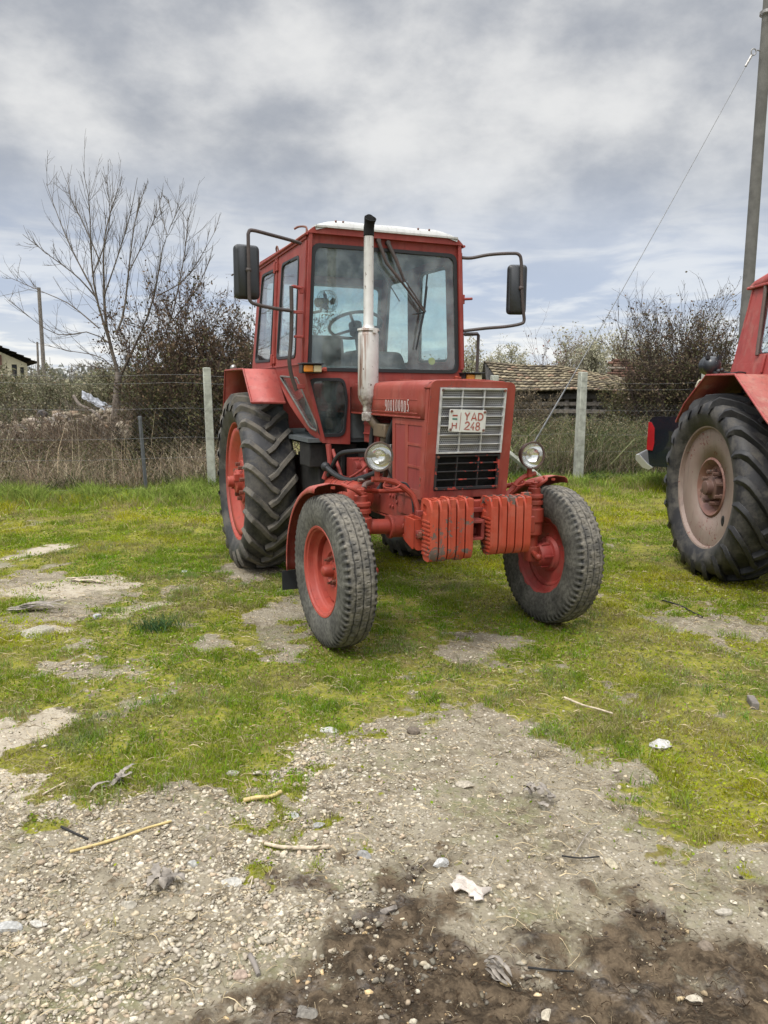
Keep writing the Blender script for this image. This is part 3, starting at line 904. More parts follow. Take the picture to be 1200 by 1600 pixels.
# number in stencil letters, read from the tractor's right side
DG = {'0': [arc(.29, .5, .20, .5, 105, 255, 12), arc(.41, .5, .20, .5, 75, -75, 12)], '1': [[(.36, .0), (.36, 1.0)], [(.14, .78), (.36, .96)], [(.16, .02), (.56, .02)]],
      '9': [arc(.30, .70, .22, .30, 100, 262, 10), arc(.40, .70, .22, .30, 80, 0, 6) + [(.62, .5), (.56, .2), (.40, .02)], [(.18, .06), (.30, .01)]],
      '5': [[(.25, .97), (.68, 1.0)], [(.22, .90), (.22, .60)], arc(.36, .32, .26, .32, 80, -70, 12), [(.14, .12), (.24, .02)]]}
mb = MB(); u0 = -.440; wd = .0455; ht = .072
for i, ch in enumerate('900100005'):
    dz = -.003 if i == 7 else (.003 if i == 8 else (.003 if i in (3, 4, 5) else 0))
    for st in DG[ch]:
        vs, fs = stroke([(p[0] * wd * .95, p[1] * ht) for p in st], .0078 if ch != '1' else .010)
        mb.add([(.2822, u0 + i * wd + a, 1.422 + dz + b) for a, b in vs], fs)
M['stencil'] = paint('thin white stencil paint', (.56, .46, .44), chips=.25, chip_col=(.30, .08, .06), dust=.3, dust_col=(.45, .30, .27), fade=(1.1, 1.1, 1.1), scale=3)
mb.build('stencil_number', M['stencil'], bonnet, smooth=0)
for s in (1, -1):
    mb = MB(); w0, w1 = (s * .258 + .004, s * .268 + .004)
    A = rpoly([(-.325, .90), (.148, .90), (.206, 1.382), (-.335, 1.382)], .006)
    hA = rpoly([(-.285, .985), (-.12, .955), (-.12, 1.345), (-.285, 1.345)], .010)
    louv = [rpoly([(-.075, a), (.095 + (a - .92) * .1, a), (.095 + (b - .92) * .1, b), (-.075, b)], .010) for a, b in ((.955, 1.085), (1.10, 1.22), (1.235, 1.345))]
    mb.plate(A, [hA] + louv, plane='x', w0=w0, w1=w1)
    sp = mb.build('side_panel', M['hood'], tractor, bevel=.003)
    mb = MB(); mb.bb(s * .257 + .004, s * .2635 + .004, -.32, .15, .92, 1.37)
    mb.build('panel_backing', M['hood_dark'] if 'hood_dark' in M else M['cab'], sp)
mb = MB(); mb.bolt((.272, .130, .99), 'x', .010, .006); mb.bolt((.272, .130, 1.03), 'x', .010, .006); mb.bolt((.272, -.31, .955), 'x', .008, .006)
mb.build('panel_bolts', M['nut'], tractor)

# ---------------------------------------------------------------- engine, gearbox, tank, hoses
mb = MB()
mb.bb(-.17, .17, -1.06, -.20, .80, 1.10); mb.bb(-.13, .13, -1.04, -.26, 1.10, 1.36); mb.bb(-.16, .10, -1.0, -.3, 1.30, 1.40)
mb.bb(.13, .185, -.98, -.30, .86, .96)
for k in range(5): mb.bb(.10, .20, -.98 + k * .16, -.90 + k * .16, .96, 1.06)
mb.cyl((0, -.20, 1.0), (0, -.12, 1.0), .13); mb.bb(-.2, .2, -.14, -.06, .93, 1.36)
engine = mb.build('engine', M['grime'], tractor, bevel=.006)
mb = MB()
mb.bb(.13, .22, -1.02, -.72, 1.18, 1.35); mb.bb(.12, .235, -1.0, -.74, 1.24, 1.252); mb.bb(.12, .235, -1.0, -.74, 1.31, 1.322)
mb.build('intake_housing', M['grime_red'] if 'grime_red' in M else M['orange'], engine, bevel=.006)
mb = MB(); mb.bb(.12, .27, -.70, -.48, 1.24, 1.33); mb.cyl((.20, -.6, 1.08), (.20, -.6, 1.24), .05); mb.cyl((.28, -.74, 1.37), (.22, -.68, 1.28), .034)
M['manifold'] = paint('burnt rusty manifold', (.11, .075, .05), chips=.8, chip_col=(.03, .02, .015), dust=.6, dust_col=(.20, .13, .07))
mb.build('exhaust_manifold', M['manifold'], engine, bevel=.008)
mb = MB()
mb.cyl((.20, -.36, 1.02), (.20, -.36, 1.16), .045); mb.cyl((.22, -.50, .97), (.22, -.50, 1.10), .05, .04); mb.bb(.17, .25, -.46, -.42, .93, 1.2)
mb.build('filter_bowl', M['steel'], engine, bevel=.003)
mb = MB()
mb.tube(smooth_pts([(.22, -.42, 1.36), (.24, -.47, 1.25), (.23, -.50, 1.15), (.20, -.52, 1.05)]), .020, 10)
mb.tube(smooth_pts([(.24, -.76, 1.34), (.25, -.78, 1.20), (.25, -.77, 1.08), (.23, -.7, 1.0)]), .019, 10)
mb.tube(smooth_pts([(.24, -.55, 1.20), (.27, -.5, 1.17), (.27, -.42, 1.14), (.22, -.34, 1.2)]), .014, 8)
mb.tube(smooth_pts([(.48, .08, 1.10), (.44, -.02, 1.05), (.42, -.12, .98), (.44, -.15, .93)]), .017, 8)
mb.tube(smooth_pts([(.50, -1.06, 1.00), (.46, -.95, .95), (.42, -.75, .93), (.36, -.55, .98), (.30, -.40, 1.04)]), .020, 10)
mb.tube(smooth_pts([(.47, -1.1, .93), (.44, -.95, 1.09), (.38, -.80, 1.13), (.28, -.68, 1.14)]), .017, 10)
mb.ball((.50, -1.07, 1.0), .036, 12, 8)
mb.build('hoses', M['black'], engine)
mb = MB()
mb.tube(smooth_pts([(.34, -.45, 1.12), (.38, -.6, 1.02), (.42, -.75, .95)]), .010, 8); mb.tube(smooth_pts([(.24, -.92, 1.05), (.30, -.84, 1.06), (.34, -.66, 1.02), (.36, -.6, .95)]), .020, 8)
mb.tube([(.46, -1.13, 1.16), (.45, -1.11, 1.02), (.49, -1.14, .90)], .022, 10); mb.tube([(.43, -1.12, 1.12), (.40, -1.0, .93), (.36, -.9, .80)], .014, 8)
mb.bb(.22, .32, -1.12, -.98, .88, 1.06); mb.cyl((.20, -.95, 1.0), (.32, -.95, 1.0), .05); mb.cyl((.27, -.9, .92), (.27, -.9, .99), .06)
mb.build('fuel_pipes', M['grime_red'] if 'grime_red' in M else M['orange'], engine, bevel=.002)
mb = MB(); mb.bb(-.20, .20, -2.5, -1.05, .55, 1.12); mb.cyl((-.6, -2.37, .765), (.6, -2.37, .765), .13); mb.bb(-.30, .30, -2.6, -2.1, .50, 1.0)
mb.bb(-.16, .16, -1.05, -.25, .62, .80); mb.bb(-.38, .38, -2.7, -1.3, 1.10, 1.17); mb.bb(.30, .34, -2.0, -1.2, .7, 1.1)

mb.bb(.18, .50, -2.0, -1.25, .62, 1.02); mb.bb(-.50, -.18, -2.0, -1.25, .62, 1.02); mb.bb(.2, .58, -1.5, -1.22, .98, 1.16)  # extra boxes added to darken the open space under the cab
gearbox = mb.build('gearbox', M['dark'], tractor, bevel=.01)
mb = MB()
mb.lathe([(-1.18, .001), (-1.18, .07), (-1.16, .095), (-1.12, .105), (-.62, .105), (-.58, .096), (-.565, .075), (-.56, .001)], (.40, 0, .83), (0, 1, 0), 40)
tank = mb.build('air_tank', M['orange'], tractor, smooth=40)
mb = MB()
for yy in (-1.0, -.92, -.76, -.68): mb.lathe([(yy, .106), (yy, .110), (yy + .014, .110), (yy + .014, .106)], (.40, 0, .83), (0, 1, 0), 40)
mb.build('tank_strap', M['orange_d'] if 'orange_d' in M else M['grime'], tank)
mb = MB(); mb.tube([(.40, -.565, .83), (.40, -.55, .83)], .02, 6); mb.build('drain_plug', M['steel'], tank); mb = MB(); mb.tube([(.33, -.60, .925), (.36, -.58, .95), (.42, -.58, .95)], .014, 8)
mb.build('tank_pipe', M['steel'], tank)

# ---------------------------------------------------------------- head lamps on curved arms
for s, (lx, ly, lz), nm in ((1, (.558, .165, 1.172), 0), (-1, (-.475, .165, 1.158), 0)):
    D = V3((.0, 1, -.02)).normalized() if s > 0 else V3((-.02, 1, -.02)).normalized()
    mb = MB()
    prof = [(-.095, .001), (-.090, .03), (-.07, .055), (-.035, .075), (0, .083), (.010, .088), (.016, .087), (.016, .080), (.006, .078)]
    mb.lathe(prof, (lx, ly, lz), D, 40)
    hl = mb.build('headlamp', M['lampshell'] if 'lampshell' in M else M['nut'], tractor, smooth=40)
    mb = MB(); mb.lathe([(.004, .078), (-.012, .072), (-.034, .055), (-.050, .034), (-.056, .012), (-.056, .001)], (lx, ly, lz), D, 40); mb.build('reflector', M['reflector'], hl, smooth=70)
    mb = MB(); mb.ball((lx, ly - .022, lz), .011, 12, 8); mb.cyl((lx, ly - .055, lz), (lx, ly - .02, lz), .007); mb.box((lx, ly - .01, lz + .012), (.03, .004, .010)); mb.build('bulb', M['rope'], hl)
    mb = MB(); mb.lathe([(.006, .079), (.013, .068), (.017, .045), (.0185, .02), (.019, .001)], (lx, ly, lz), D, 40); mb.build('lens', M['lampglass'], hl, smooth=60)
    mb = MB(); mb.cyl((lx, ly - .02, lz - .075), (lx, ly - .02, lz - .125), .016)
    mb.tube([(lx, ly - .02, lz - .122), (lx, ly - .02, lz - .14)], .022, 6)
    if s > 0: arm = [(lx + .03, ly - .03, lz - .135), (lx - .03, ly - .03, lz - .138), (lx - .12, ly - .03, lz - .16), (.345, .14, .95), (.315, .15, .90), (.30, .16, .84)]
    else: arm = [(lx - .05, ly - .03, lz - .12), (lx + .02, ly - .03, lz - .135), (lx + .08, ly - .03, lz - .17), (-.36, .14, .95), (-.30, .15, .905), (-.27, .15, .87)]
    mb.tube(smooth_pts(arm, 4), .017, 8)
    mb.tube(smooth_pts([(lx - .05 * s, ly - .02, lz - .15), (lx - .04 * s, ly - .01, lz - .18), (lx - .10 * s, ly, lz - .19), (lx - .14 * s, ly, lz - .17)]), .006, 6)
    mb.build('lamp_bracket', M['orange'], hl, bevel=.001)
    if s > 0:
        mb = MB(); mb.tube(smooth_pts([(lx - .03, ly - .09, lz), (lx - .10, ly - .12, lz - .08), (lx - .14, ly - .10, lz - .16), (.36, .12, 1.0), (.335, .14, .92), (.325, .15, .83)]), .006, 6); mb.build('wire', M['black'], hl)
mb = MB()                                           # small white reflector sheet edge seen beside the lamp
mb.plate([(0, 0), (.05, .0), (.02, .10), (.0, .06)], plane='y', w0=0, w1=.004)
mb.xf(lambda x, y, z: (.40 - x, -.02 + y, 1.19 + z)); 

# ---------------------------------------------------------------- front mudguards
for s in (1, -1):
    mb = MB(); rows = []
    wc = (.783 if s > 0 else .752) * s; steer = STEER
    for i in range(22):
        a = math.radians(90 + (186 - 90) * i / 21)
        r = .565; L = []
        for x, dr in ((-.105, -.045), (-.10, -.018), (-.08, -.004), (0, .008), (.08, -.004), (.10, -.018), (.105, -.045)):
            yy = math.cos(a) * (r + dr); zz = math.sin(a) * (r + dr)
            xx = x; c_, s_ = math.cos(steer), math.sin(steer)
            L.append((wc + .015 * s + xx * c_ - yy * s_, xx * s_ + yy * c_ - .0, .445 + zz - .015))
        rows.append(L)
    mb.sheet(rows); fd = mb.build('front_mudguard', M['orange_dusty'] if 'orange_dusty' in M else M['hood'], tractor, solid=.005, smooth=60)
    mb = MB()
    mb.tube(smooth_pts([(wc - .06 * s, -.02, .995), (wc - .08 * s, .04, .985), (wc - .12 * s, .05, .965), (.607 * s, .02, .925)], 4), .011, 8)
    mb.tube([(wc - .05 * s, -.33, .80), (wc - .14 * s, -.12, .80), (.62 * s, 0, .75)], .012, 8)
    mb.tube([(wc, .0, .972), (wc, .0, .986)], .014, 6)
    mb.build('mudguard_stay', M['orange'], fd)
    if s > 0:
        mb = MB(); c_, s_ = math.cos(steer), math.sin(steer)
        mb.box((wc + .06 + .56 * s_, -.555, .30), (.16, .008, .13)); mb.build('rubber_flap', M['black'], fd)

# ---------------------------------------------------------------- cab
CABZ = lambda z: .645 - (z - 1.72) * .048
FY = -1.15
mb = MB()
out = rpoly([(-.602, 2.662), (.602, 2.662), (.645, 1.72), (.502, 1.165), (.282, 1.155), (.282, 1.58), (-.282, 1.58), (-.282, 1.155), (-.502, 1.165), (-.645, 1.72)], [.07, .07, .02, .03, .005, 0, 0, .005, .03, .02], 5)
WS = rpoly([(.612, 1.690), (-.612, 1.690), (-.572, 2.588), (.572, 2.588)], .065, 6)
LW = rpoly([(.600, 1.640), (.330, 1.646), (.300, 1.50), (.325, 1.212), (.525, 1.212)], [.05, .05, .06, .06, .05], 6)
LW2 = [(-x, z) for x, z in reversed(LW)]
mb.plate(out, [WS, LW, LW2], plane='y', w0=FY - .03, w1=FY)
cab = mb.build('cab', M['cab'], tractor, bevel=.006)


def seal_glass(loop, fn, w_seal, w_glass, mat, nm='window', inset=.0, r=.016, parent=None, wid=1.0):
    """rubber profile round an opening and the pane in it; fn(u,v,w) maps into the cab"""
    P = [V3(fn(u, v, w_seal)) for u, v in loop]
    mb = MB(); mb.tube(P, r, 8, closed=True); sl_ = mb.build('window_seal', M['black'], parent or cab)
    mb = MB(); mb.plate(loop, plane='y', w0=w_glass, w1=w_glass + .004, fn=fn); mb.build('glass', mat, parent or cab)
    return sl_


def shrink(loop, d):
    cx = sum(p[0] for p in loop) / len(loop); cz = sum(p[1] for p in loop) / len(loop)
    sx = max(abs(p[0] - cx) for p in loop); sz = max(abs(p[1] - cz) for p in loop)
    return [(cx + (p[0] - cx) * (1 - d / sx), cz + (p[1] - cz) * (1 - d / sz)) for p in loop]


FN = AX['y']
for nm, loop, g in (('windscreen', WS, 'glass'), ('lower_window', LW, 'glass_low'), ('lower_window', LW2, 'glass_low')):
    mb = MB(); P = shrink(loop, .010)
    mb.plate(loop, [shrink(loop, .028 if nm == 'windscreen' else .026)], plane='y', w0=FY - .012, w1=FY + .008)
    w_ = mb.build(nm, M['black'], cab, bevel=.005)
    mb = MB(); mb.plate(shrink(loop, .012), plane='y', w0=FY - .006, w1=FY - .002); mb.build('pane', M[g], w_)
# sides: upper walls with two windows, the boarded lower panel with its narrow pane
WA = rpoly([(-2.80, 1.80), (-2.17, 1.79), (-2.12, 2.545), (-2.60, 2.560)], .055, 6)
WB = rpoly([(-1.965, 1.80), (-1.36, 1.79), (-1.36, 2.535), (-1.88, 2.550)], .055, 6)
for s in (1, -1):
    fn = (lambda u, v, w, s=s: (s * (CABZ(v) + w), u, v))
    mb = MB()
    oo = [(-2.93, 1.73), (-1.12, 1.72), (-1.12, 2.655), (-2.74, 2.690)]
    mb.plate(oo, [WA, WB], w0=-.028, w1=0, fn=fn)
    sd = mb.build('cab_side', M['cab'], tractor, bevel=.004)
    for loop in (WA, WB):
        mb = MB(); mb.plate(loop, [shrink(loop, .022)], w0=-.014, w1=.006, fn=fn); wf = mb.build('side_window', M['black'], sd, bevel=.004)
        mb = MB(); mb.plate(shrink(loop, .008), w0=-.008, w1=-.004, fn=fn); mb.build('pane', M['glass2'], wf)
    # door post, rails and hinges
    mb = MB()
    fb = lambda u0, u1, v0, v1, w0, w1: mb.plate([(u0, v0), (u1, v0), (u1, v1), (u0, v1)], w0=w0, w1=w1, fn=fn)
    fb(-2.03, -2.015, 1.74, 2.62, 0, .012); fb(-2.09, -2.075, 1.74, 2.62, 0, .010); fb(-2.06, -2.045, 1.74, 2.6, -.0, .006)
    fb(-1.17, -1.14, 1.74, 2.60, 0, .014); fb(-2.7, -1.16, 2.615, 2.635, 0, .012)
    fb(-2.9, -1.16, 1.735, 1.748, 0, .010)
    for v in (1.80, 2.54):
        fb(-2.10, -1.99, v - .03, v + .03, .0, .018); mb.tube([fn(-2.05, v - .045, .02), fn(-2.05, v + .045, .02)], .013, 8)
    mb.tube([fn(-2.05, 1.74, .008), fn(-2.05, 2.6, .008)], .009, 6)
    fb(-2.75, -2.71, 2.48, 2.60, 0, .02)
    mb.build('door_frame', M['cab'], sd, bevel=.002)
    # lower side panel: slopes in to the foot of the front wall
    mb = MB()
    Q = [V3((s * .645, -2.02, 1.73)), V3((s * .648, -1.15, 1.73)), V3((s * .504, -1.15, 1.17)), V3((s * .56, -1.36, 1.27)), V3((s * .63, -1.66, 1.44))]
    def qf(u, v, w, s=s):                           # height -> how far the wall slopes in at this y
        t = (1.72 - v) / .55; k = max(0.0, min(1.0, (u + 1.98) / .83))
        return (s * (.645 - .143 * max(t, 0) * k + w), u, v)
    po = [(-2.02, 1.735), (-1.135, 1.735), (-1.135, 1.17), (-1.32, 1.225), (-1.66, 1.445)]
    wn = rpoly([(-1.84, 1.665), (-1.36, 1.645), (-1.155, 1.29), (-1.18, 1.255), (-1.29, 1.275)], .03, 4)
    n_sub = []
    def dens(L, k=8): return [(L[i][0] + (L[(i + 1) % len(L)][0] - L[i][0]) * j / k, L[i][1] + (L[(i + 1) % len(L)][1] - L[i][1]) * j / k) for i in range(len(L)) for j in range(k)]
    mb.plate(dens(po), [wn], w0=-.025, w1=0, fn=qf)
    lp = mb.build('lower_panel', M['cab'], tractor, bevel=0, smooth=40)
    mb = MB(); mb.tube([qf(u, v, .001) for u, v in wn], .008, 8, closed=True); ws_ = mb.build('narrow_window', M['seal_grey'] if 'seal_grey' in M else M['blackmetal'], lp)
    mb = MB(); mb.plate(wn, w0=-.01, w1=-.006, fn=qf); mb.build('pane', M['glass2'], ws_)
# rear wall and floor, roof
mb = MB()
RW = rpoly([(.55, 1.86), (-.60, 1.86), (-.575, 2.535), (.55, 2.535)], .05, 5)
mb.plate([(-.60, 2.66), (.60, 2.66), (.645, 1.16), (-.645, 1.16)], [RW], plane='y', w0=0, w1=.03)
RL = lambda x, y, z: (x, y - 2.93 + (z - 1.73) * .20 if z > 1.73 else y - 2.93, z)
mb.xf(RL); rear = mb.build('rear_wall', M['cab'], tractor)
mb = MB(); mb.plate(RW, [shrink(RW, .02)], plane='y', w0=-.004, w1=.036); mb.xf(RL); rw = mb.build('rear_window', M['black'], rear)
mb = MB(); mb.plate(RW, plane='y', w0=.012, w1=.016); mb.xf(RL); mb.build('pane', M['glass'], rw)
mb = MB(); mb.bb(-.60, .60, -2.88, -1.18, 1.17, 1.20); mb.build('cab_floor', M['interior'], tractor)
mb = MB(); mb.bb(-.57, .57, -2.72, -1.17, 2.60, 2.625); mb.build('cab_lining', M['interior'], tractor)
mb = MB(); mb.bb(-.28, .28, -1.178, -1.168, 1.2, 1.6); mb.build('bulkhead', M['interior'], tractor)
mb = MB()
ro_ = rpoly([(-.615, 2.648), (-.555, 2.705), (.555, 2.705), (.615, 2.648)], [.006, .05, .05, .006], 5)
mb.plate(ro_, plane='y', w0=-2.80, w1=-1.115)
for s in (1, -1): mb.tube([(s * .617, -2.8, 2.642), (s * .617, -1.11, 2.642)], .010, 8)
roof = mb.build('roof', M['cab'], tractor, bevel=.004)
mb = MB()
rw_ = []
for (y, sx, z) in ((-1.105, .552, 2.700), (-1.115, .548, 2.728), (-1.15, .530, 2.750), (-1.24, .515, 2.758), (-2.5, .50, 2.758), (-2.62, .52, 2.76), (-2.66, .55, 2.70)):
    L = [(-sx - .012, y, 2.694)]
    for i in range(15):
        u = -1 + 2 * i / 14; wob = .002 * math.sin(u * 9 + y * 3) + .0015 * math.sin(u * 23)
        L.append((u * sx, y, z - (.030 if abs(u) > .99 else (.010 if abs(u) > .85 else 0)) + wob * (z > 2.72)))
    L.append((sx + .012, y, 2.694)); rw_.append(L)
mb.sheet(rw_); mb.plate([(-.56, 2.690), (.56, 2.690), (.555, 2.703), (-.555, 2.703)], plane='y', w0=-2.66, w1=-1.10)
cap = mb.build('roof_cap', M['white'], roof, smooth=45)
mb = MB()
for x, z in ((.40, 2.742), (.345, 2.742), (-.24, 2.742), (-.33, 2.742)): mb.ball((x, -1.128, z), .008, 10, 6)
mb.build('cap_rivets', M['nut'], cap)
mb = MB(); mb.tube(smooth_pts([(.60, -1.18, 2.66), (.60, -1.20, 2.70), (.63, -1.28, 2.715), (.66, -1.30, 2.70)]), .008, 6); mb.tube(smooth_pts([(.59, -2.05, 2.66), (.60, -2.06, 2.71), (.60, -2.10, 2.70), (.59, -2.11, 2.66)]), .007, 6)
mb.build('roof_hook', M['nut'], roof)
# rear mudguards
for s in (1, -1):
    mb = MB()
    prof = [(-1.69, 1.455), (-1.70, 1.462), (-2.00, 1.722), (-2.90, 1.730), (-3.02, 1.40), (-3.10, 1.20)]
    rows = [[(s * x, y + (.06 if x > .8 and i > 2 else 0), z) for i, (y, z) in enumerate(prof)] for x in (.640, .91)]
    mb.sheet(rows); rg = mb.build('rear_mudguard', M['guard'] if 'guard' in M else M['cab'], tractor, solid=.006, smooth=20)
    mb = MB(); mb.tube([(s * .91, y + (.06 if i > 2 else 0), z) for i, (y, z) in enumerate(prof)], .008, 6)
    mb.tube([(s * .64, -1.69, 1.455), (s * .91, -1.69, 1.455)], .010, 6); mb.build('mudguard_edge', M['cab'], rg)
mb = MB(); mb.ball((.86, -2.7, 1.75), .03, 12, 8); mb.build('marker_lamp', M['steel'], tractor)

# interior
mb = MB()
mb.plate(rpoly([(-.03, 1.62), (.36, 1.62), (.335, 2.02), (.0, 2.03)], .05, 5), plane='y', w0=-2.28, w1=-2.18); mb.box((.17, -2.0, 1.60), (.44, .50, .12))
mb.bb(.0, .34, -2.2, -1.9, 1.2, 1.56); mb.plate(rpoly([(.30, 1.55), (.42, 1.55), (.42, 1.86), (.32, 1.88)], .03, 4), plane='y', w0=-2.2, w1=-2.05)
mb.build('driver_seat', M['seat'], tractor, bevel=.02)
mb = MB(); mb.plate(rpoly([(-.62, 1.30), (-.07, 1.30), (-.085, 1.91), (-.55, 1.90), (-.60, 1.78)], .05, 5), plane='y', w0=-2.42, w1=-2.18); mb.bb(-.58, -.08, -2.2, -1.95, 1.4, 1.62)
mb.build('passenger_seat', M['seat'], tractor, bevel=.02)
mb = MB(); mb.bb(-.50, .50, -1.42, -1.19, 1.45, 1.685); mb.plate(rpoly([(-.25, 1.6), (.45, 1.6), (.40, 1.74), (-.20, 1.73)], .03, 4), plane='y', w0=-1.40, w1=-1.30)
mb.build('dashboard', M['interior'], tractor, bevel=.015)
mb = MB()
cw = V3((.115, -1.52, 2.06)); ax = V3((.0, -.42, .90)).normalized(); e1 = V3((1, 0, 0)); e2 = ax.cross(e1).normalized()
mb.tube([cw + (e1 * math.cos(2 * PI * k / 40) + e2 * math.sin(2 * PI * k / 40)) * .205 for k in range(40)], .0125, 8, closed=True)
for a in (0.05, 2.2, 4.2): mb.tube([cw - ax * .03, cw + (e1 * math.cos(PI + a) + e2 * math.sin(PI + a)) * .2], .011, 6)
mb.cyl(cw - ax * .07, cw + ax * .015, .052); mb.tube([cw - ax * .05, cw - ax * .3, (.10, -1.36, 1.62)], [.02, .024, .03], 10)
mb.build('steering_wheel', M['blackmetal'], tractor)
mb = MB(); fc = V3((.285, -1.70, 2.255)); fa = V3((-.35, .94, 0)).normalized(); f1 = V3((0, 0, 1)); f2 = fa.cross(f1)
for r_, of in ((.085, 0), (.085, .02), (.06, .035), (.03, .04), (.085, -.03)): mb.tube([fc + fa * of + (f1 * math.cos(2 * PI * k / 28) + f2 * math.sin(2 * PI * k / 28)) * r_ for k in range(28)], .0018, 5, closed=True)
for k in range(16):
    dv = f1 * math.cos(2 * PI * k / 16) + f2 * math.sin(2 * PI * k / 16)
    mb.tube([fc + fa * .04 + dv * .03, fc + fa * .035 + dv * .06, fc + fa * .02 + dv * .085, fc - fa * .03 + dv * .085], .0012, 4)
fan = mb.build('cab_fan', M['steel'], tractor)
mb = MB()
for k in range(3):
    a = 2 * PI * k / 3 + .5; dv = f1 * math.cos(a) + f2 * math.sin(a); pv = f1 * -math.sin(a) + f2 * math.cos(a)
    mb.add([fc + dv * .015, fc + dv * .04 + pv * .03 + fa * .012, fc + dv * .07 + pv * .025 + fa * .012, fc + dv * .075 - pv * .015 - fa * .01, fc + dv * .04 - pv * .02 - fa * .01], [(0, 1, 2, 3, 4)])
mb.build('fan_blade', M['mirror'], fan, solid=.003)
mb = MB(); mb.cyl(fc - fa * .13, fc - fa * .02, .038, .030); mb.tube([fc - fa * .08, fc - fa * .09 + V3((0, 0, -.07)), (.40, -1.9, 2.17)], .012, 8)
mb.build('fan_motor', M['fanmotor'] if 'fanmotor' in M else M['rope'], fan, smooth=50)
mb = MB(); mb.lathe([(0, .028), (.003, .028), (.003, .001)], (-.385, FY - .012, 1.783), (0, 1, 0), 24)
mb.build('yellow_sticker', plain('yellow sticker', (.45, .38, .03), .6), tractor)

# ---------------------------------------------------------------- wipers
mb = MB()
mb.tube([(.075, FY + .02, 2.635), (.02, FY + .045, 2.48), (-.10, FY + .05, 2.35)], [.016, .012, .010], 8)
mb.tube([(-.0, FY + .02, 2.625), (-.06, FY + .045, 2.50), (-.125, FY + .05, 2.35)], [.016, .013, .008], 8)
mb.tube([(-.05, FY + .046, 2.41), (-.285, FY + .05, 2.145)], [.010, .008], 8); mb.tube([(-.10, FY + .046, 2.40), (-.30, FY + .05, 2.145)], .0055, 6)
mb.cyl((.075, FY, 2.635), (.075, FY + .035, 2.635), .016); mb.cyl((.0, FY, 2.625), (.0, FY + .035, 2.625), .016)
wp = mb.build('wiper_arm', M['armrust'], cab)
mb = MB()
mb.tube([(-.318, FY + .028, 2.42), (-.290, FY + .034, 2.15), (-.235, FY + .028, 1.865)], .007, 6); mb.tube([(-.310, FY + .045, 2.33), (-.290, FY + .05, 2.15), (-.255, FY + .045, 1.98)], .006, 6)
mb.tube([(.095, FY - .03, 2.52), (-.02, FY - .03, 2.36), (-.12, FY - .03, 2.22)], .005, 6); mb.tube([(-.30, FY + .04, 2.14), (-.23, FY + .03, 2.13)], .006, 6)
mb.build('wiper_blade', M['black'], wp)

# ---------------------------------------------------------------- mirrors, lamps, handrails
def mirror(s, cx, z0, z1, w, px, arm_top, arm_bot, yaw):
    mb = MB(); R_ = Matrix.Rotation(yaw, 3, 'Z'); cz = (z0 + z1) / 2; c = V3((cx, -1.02, cz))
    o = rpoly([(-w / 2, z0 - cz), (w / 2, z0 - cz), (w / 2, z1 - cz), (-w / 2, z1 - cz)], .035, 5)
    o2 = shrink(o, .018)
    n = len(o); vs = [c + R_ @ V3((u, -.012, v)) for u, v in o] + [c + R_ @ V3((u, .016, v)) for u, v in o] + [c + R_ @ V3((u, .034, v)) for u, v in o2]
    fs = [tuple(range(n))] + [(i, (i + 1) % n, (i + 1) % n + n, i + n) for i in range(n)] + [(i + n, (i + 1) % n + n, (i + 1) % n + 2 * n, i + 2 * n) for i in range(n)] + [tuple(2 * n + i for i in reversed(range(n)))]
    mb.add(vs, fs)
    m_ = mb.build('mirror', M['mirror'], tractor, smooth=50)
    mb = MB(); mb.plate(shrink(o, .012), plane='y', w0=0, w1=.002); mb.v = [tuple(c + R_ @ V3((a, b - .0145, d))) for a, b, d in mb.v]; mb.build('mirror_glass', M['chrome'], m_)
    mb = MB(); mb.tube(smooth_pts(arm_top, 5), .0125, 8)
    mb.ball((px, -.975, cz + .01), .020, 12, 8); mb.cyl((px, -.975, cz + .01), (px - .0, -1.01, cz + .01), .014)
    mb.build('mirror_arm', M['armrust'] if 'armrust' in M else M['blackmetal'], m_)
    return m_


mirror(1, 1.068, 2.158, 2.512, .172, 1.062, [(.66, -1.13, 2.572), (.74, -1.08, 2.578), (.90, -1.02, 2.592), (1.03, -.98, 2.603), (1.058, -.972, 2.585), (1.062, -.970, 2.54), (1.062, -.970, 2.36), (1.062, -.970, 2.18), (1.055, -.972, 2.145), (1.02, -.98, 2.125), (.88, -1.04, 2.11), (.74, -1.10, 2.105)], None, .10)
mirror(-1, -1.030, 2.148, 2.520, .150, -1.045, [(-.61, -1.13, 2.562), (-.68, -1.11, 2.562), (-.80, -1.05, 2.585), (-.96, -1.0, 2.598), (-1.015, -.975, 2.588), (-1.035, -.970, 2.53), (-1.045, -.970, 2.36), (-1.068, -.970, 2.17), (-1.078, -.972, 2.10), (-1.05, -.98, 2.075), (-.95, -1.03, 2.055), (-.80, -1.08, 2.04), (-.64, -1.13, 2.018)], None, -.35)
mb = MB()
mb.tube(smooth_pts([(.655, -1.13, 2.265), (.72, -1.12, 2.275), (.732, -1.12, 2.25)], 4), .012, 8)
mb.build('handrail_clip', M['cab'], tractor)
mb = MB(); mb.tube(smooth_pts([(.735, -1.11, 2.275), (.733, -1.115, 2.05), (.742, -1.12, 1.85), (.752, -1.12, 1.76), (.735, -1.13, 1.66), (.695, -1.14, 1.55)], 5), .0145, 8)
mb.build('handrail', M['armrust'] if 'armrust' in M else M['blackmetal'], tractor)
mb = MB(); mb.box((.665, -1.135, 1.58), (.06, .03, .035)); mb.box((.655, -1.13, 2.255), (.03, .02, .05)); mb.box((.69, -1.125, 2.10), (.08, .02, .022)); mb.box((.68, -1.125, 1.93), (.07, .02, .018))
mb.box((-.625, -1.135, 2.255), (.03, .02, .07)); mb.cyl((-.63, -1.12, 2.255), (-.70, -1.12, 2.262), .010)
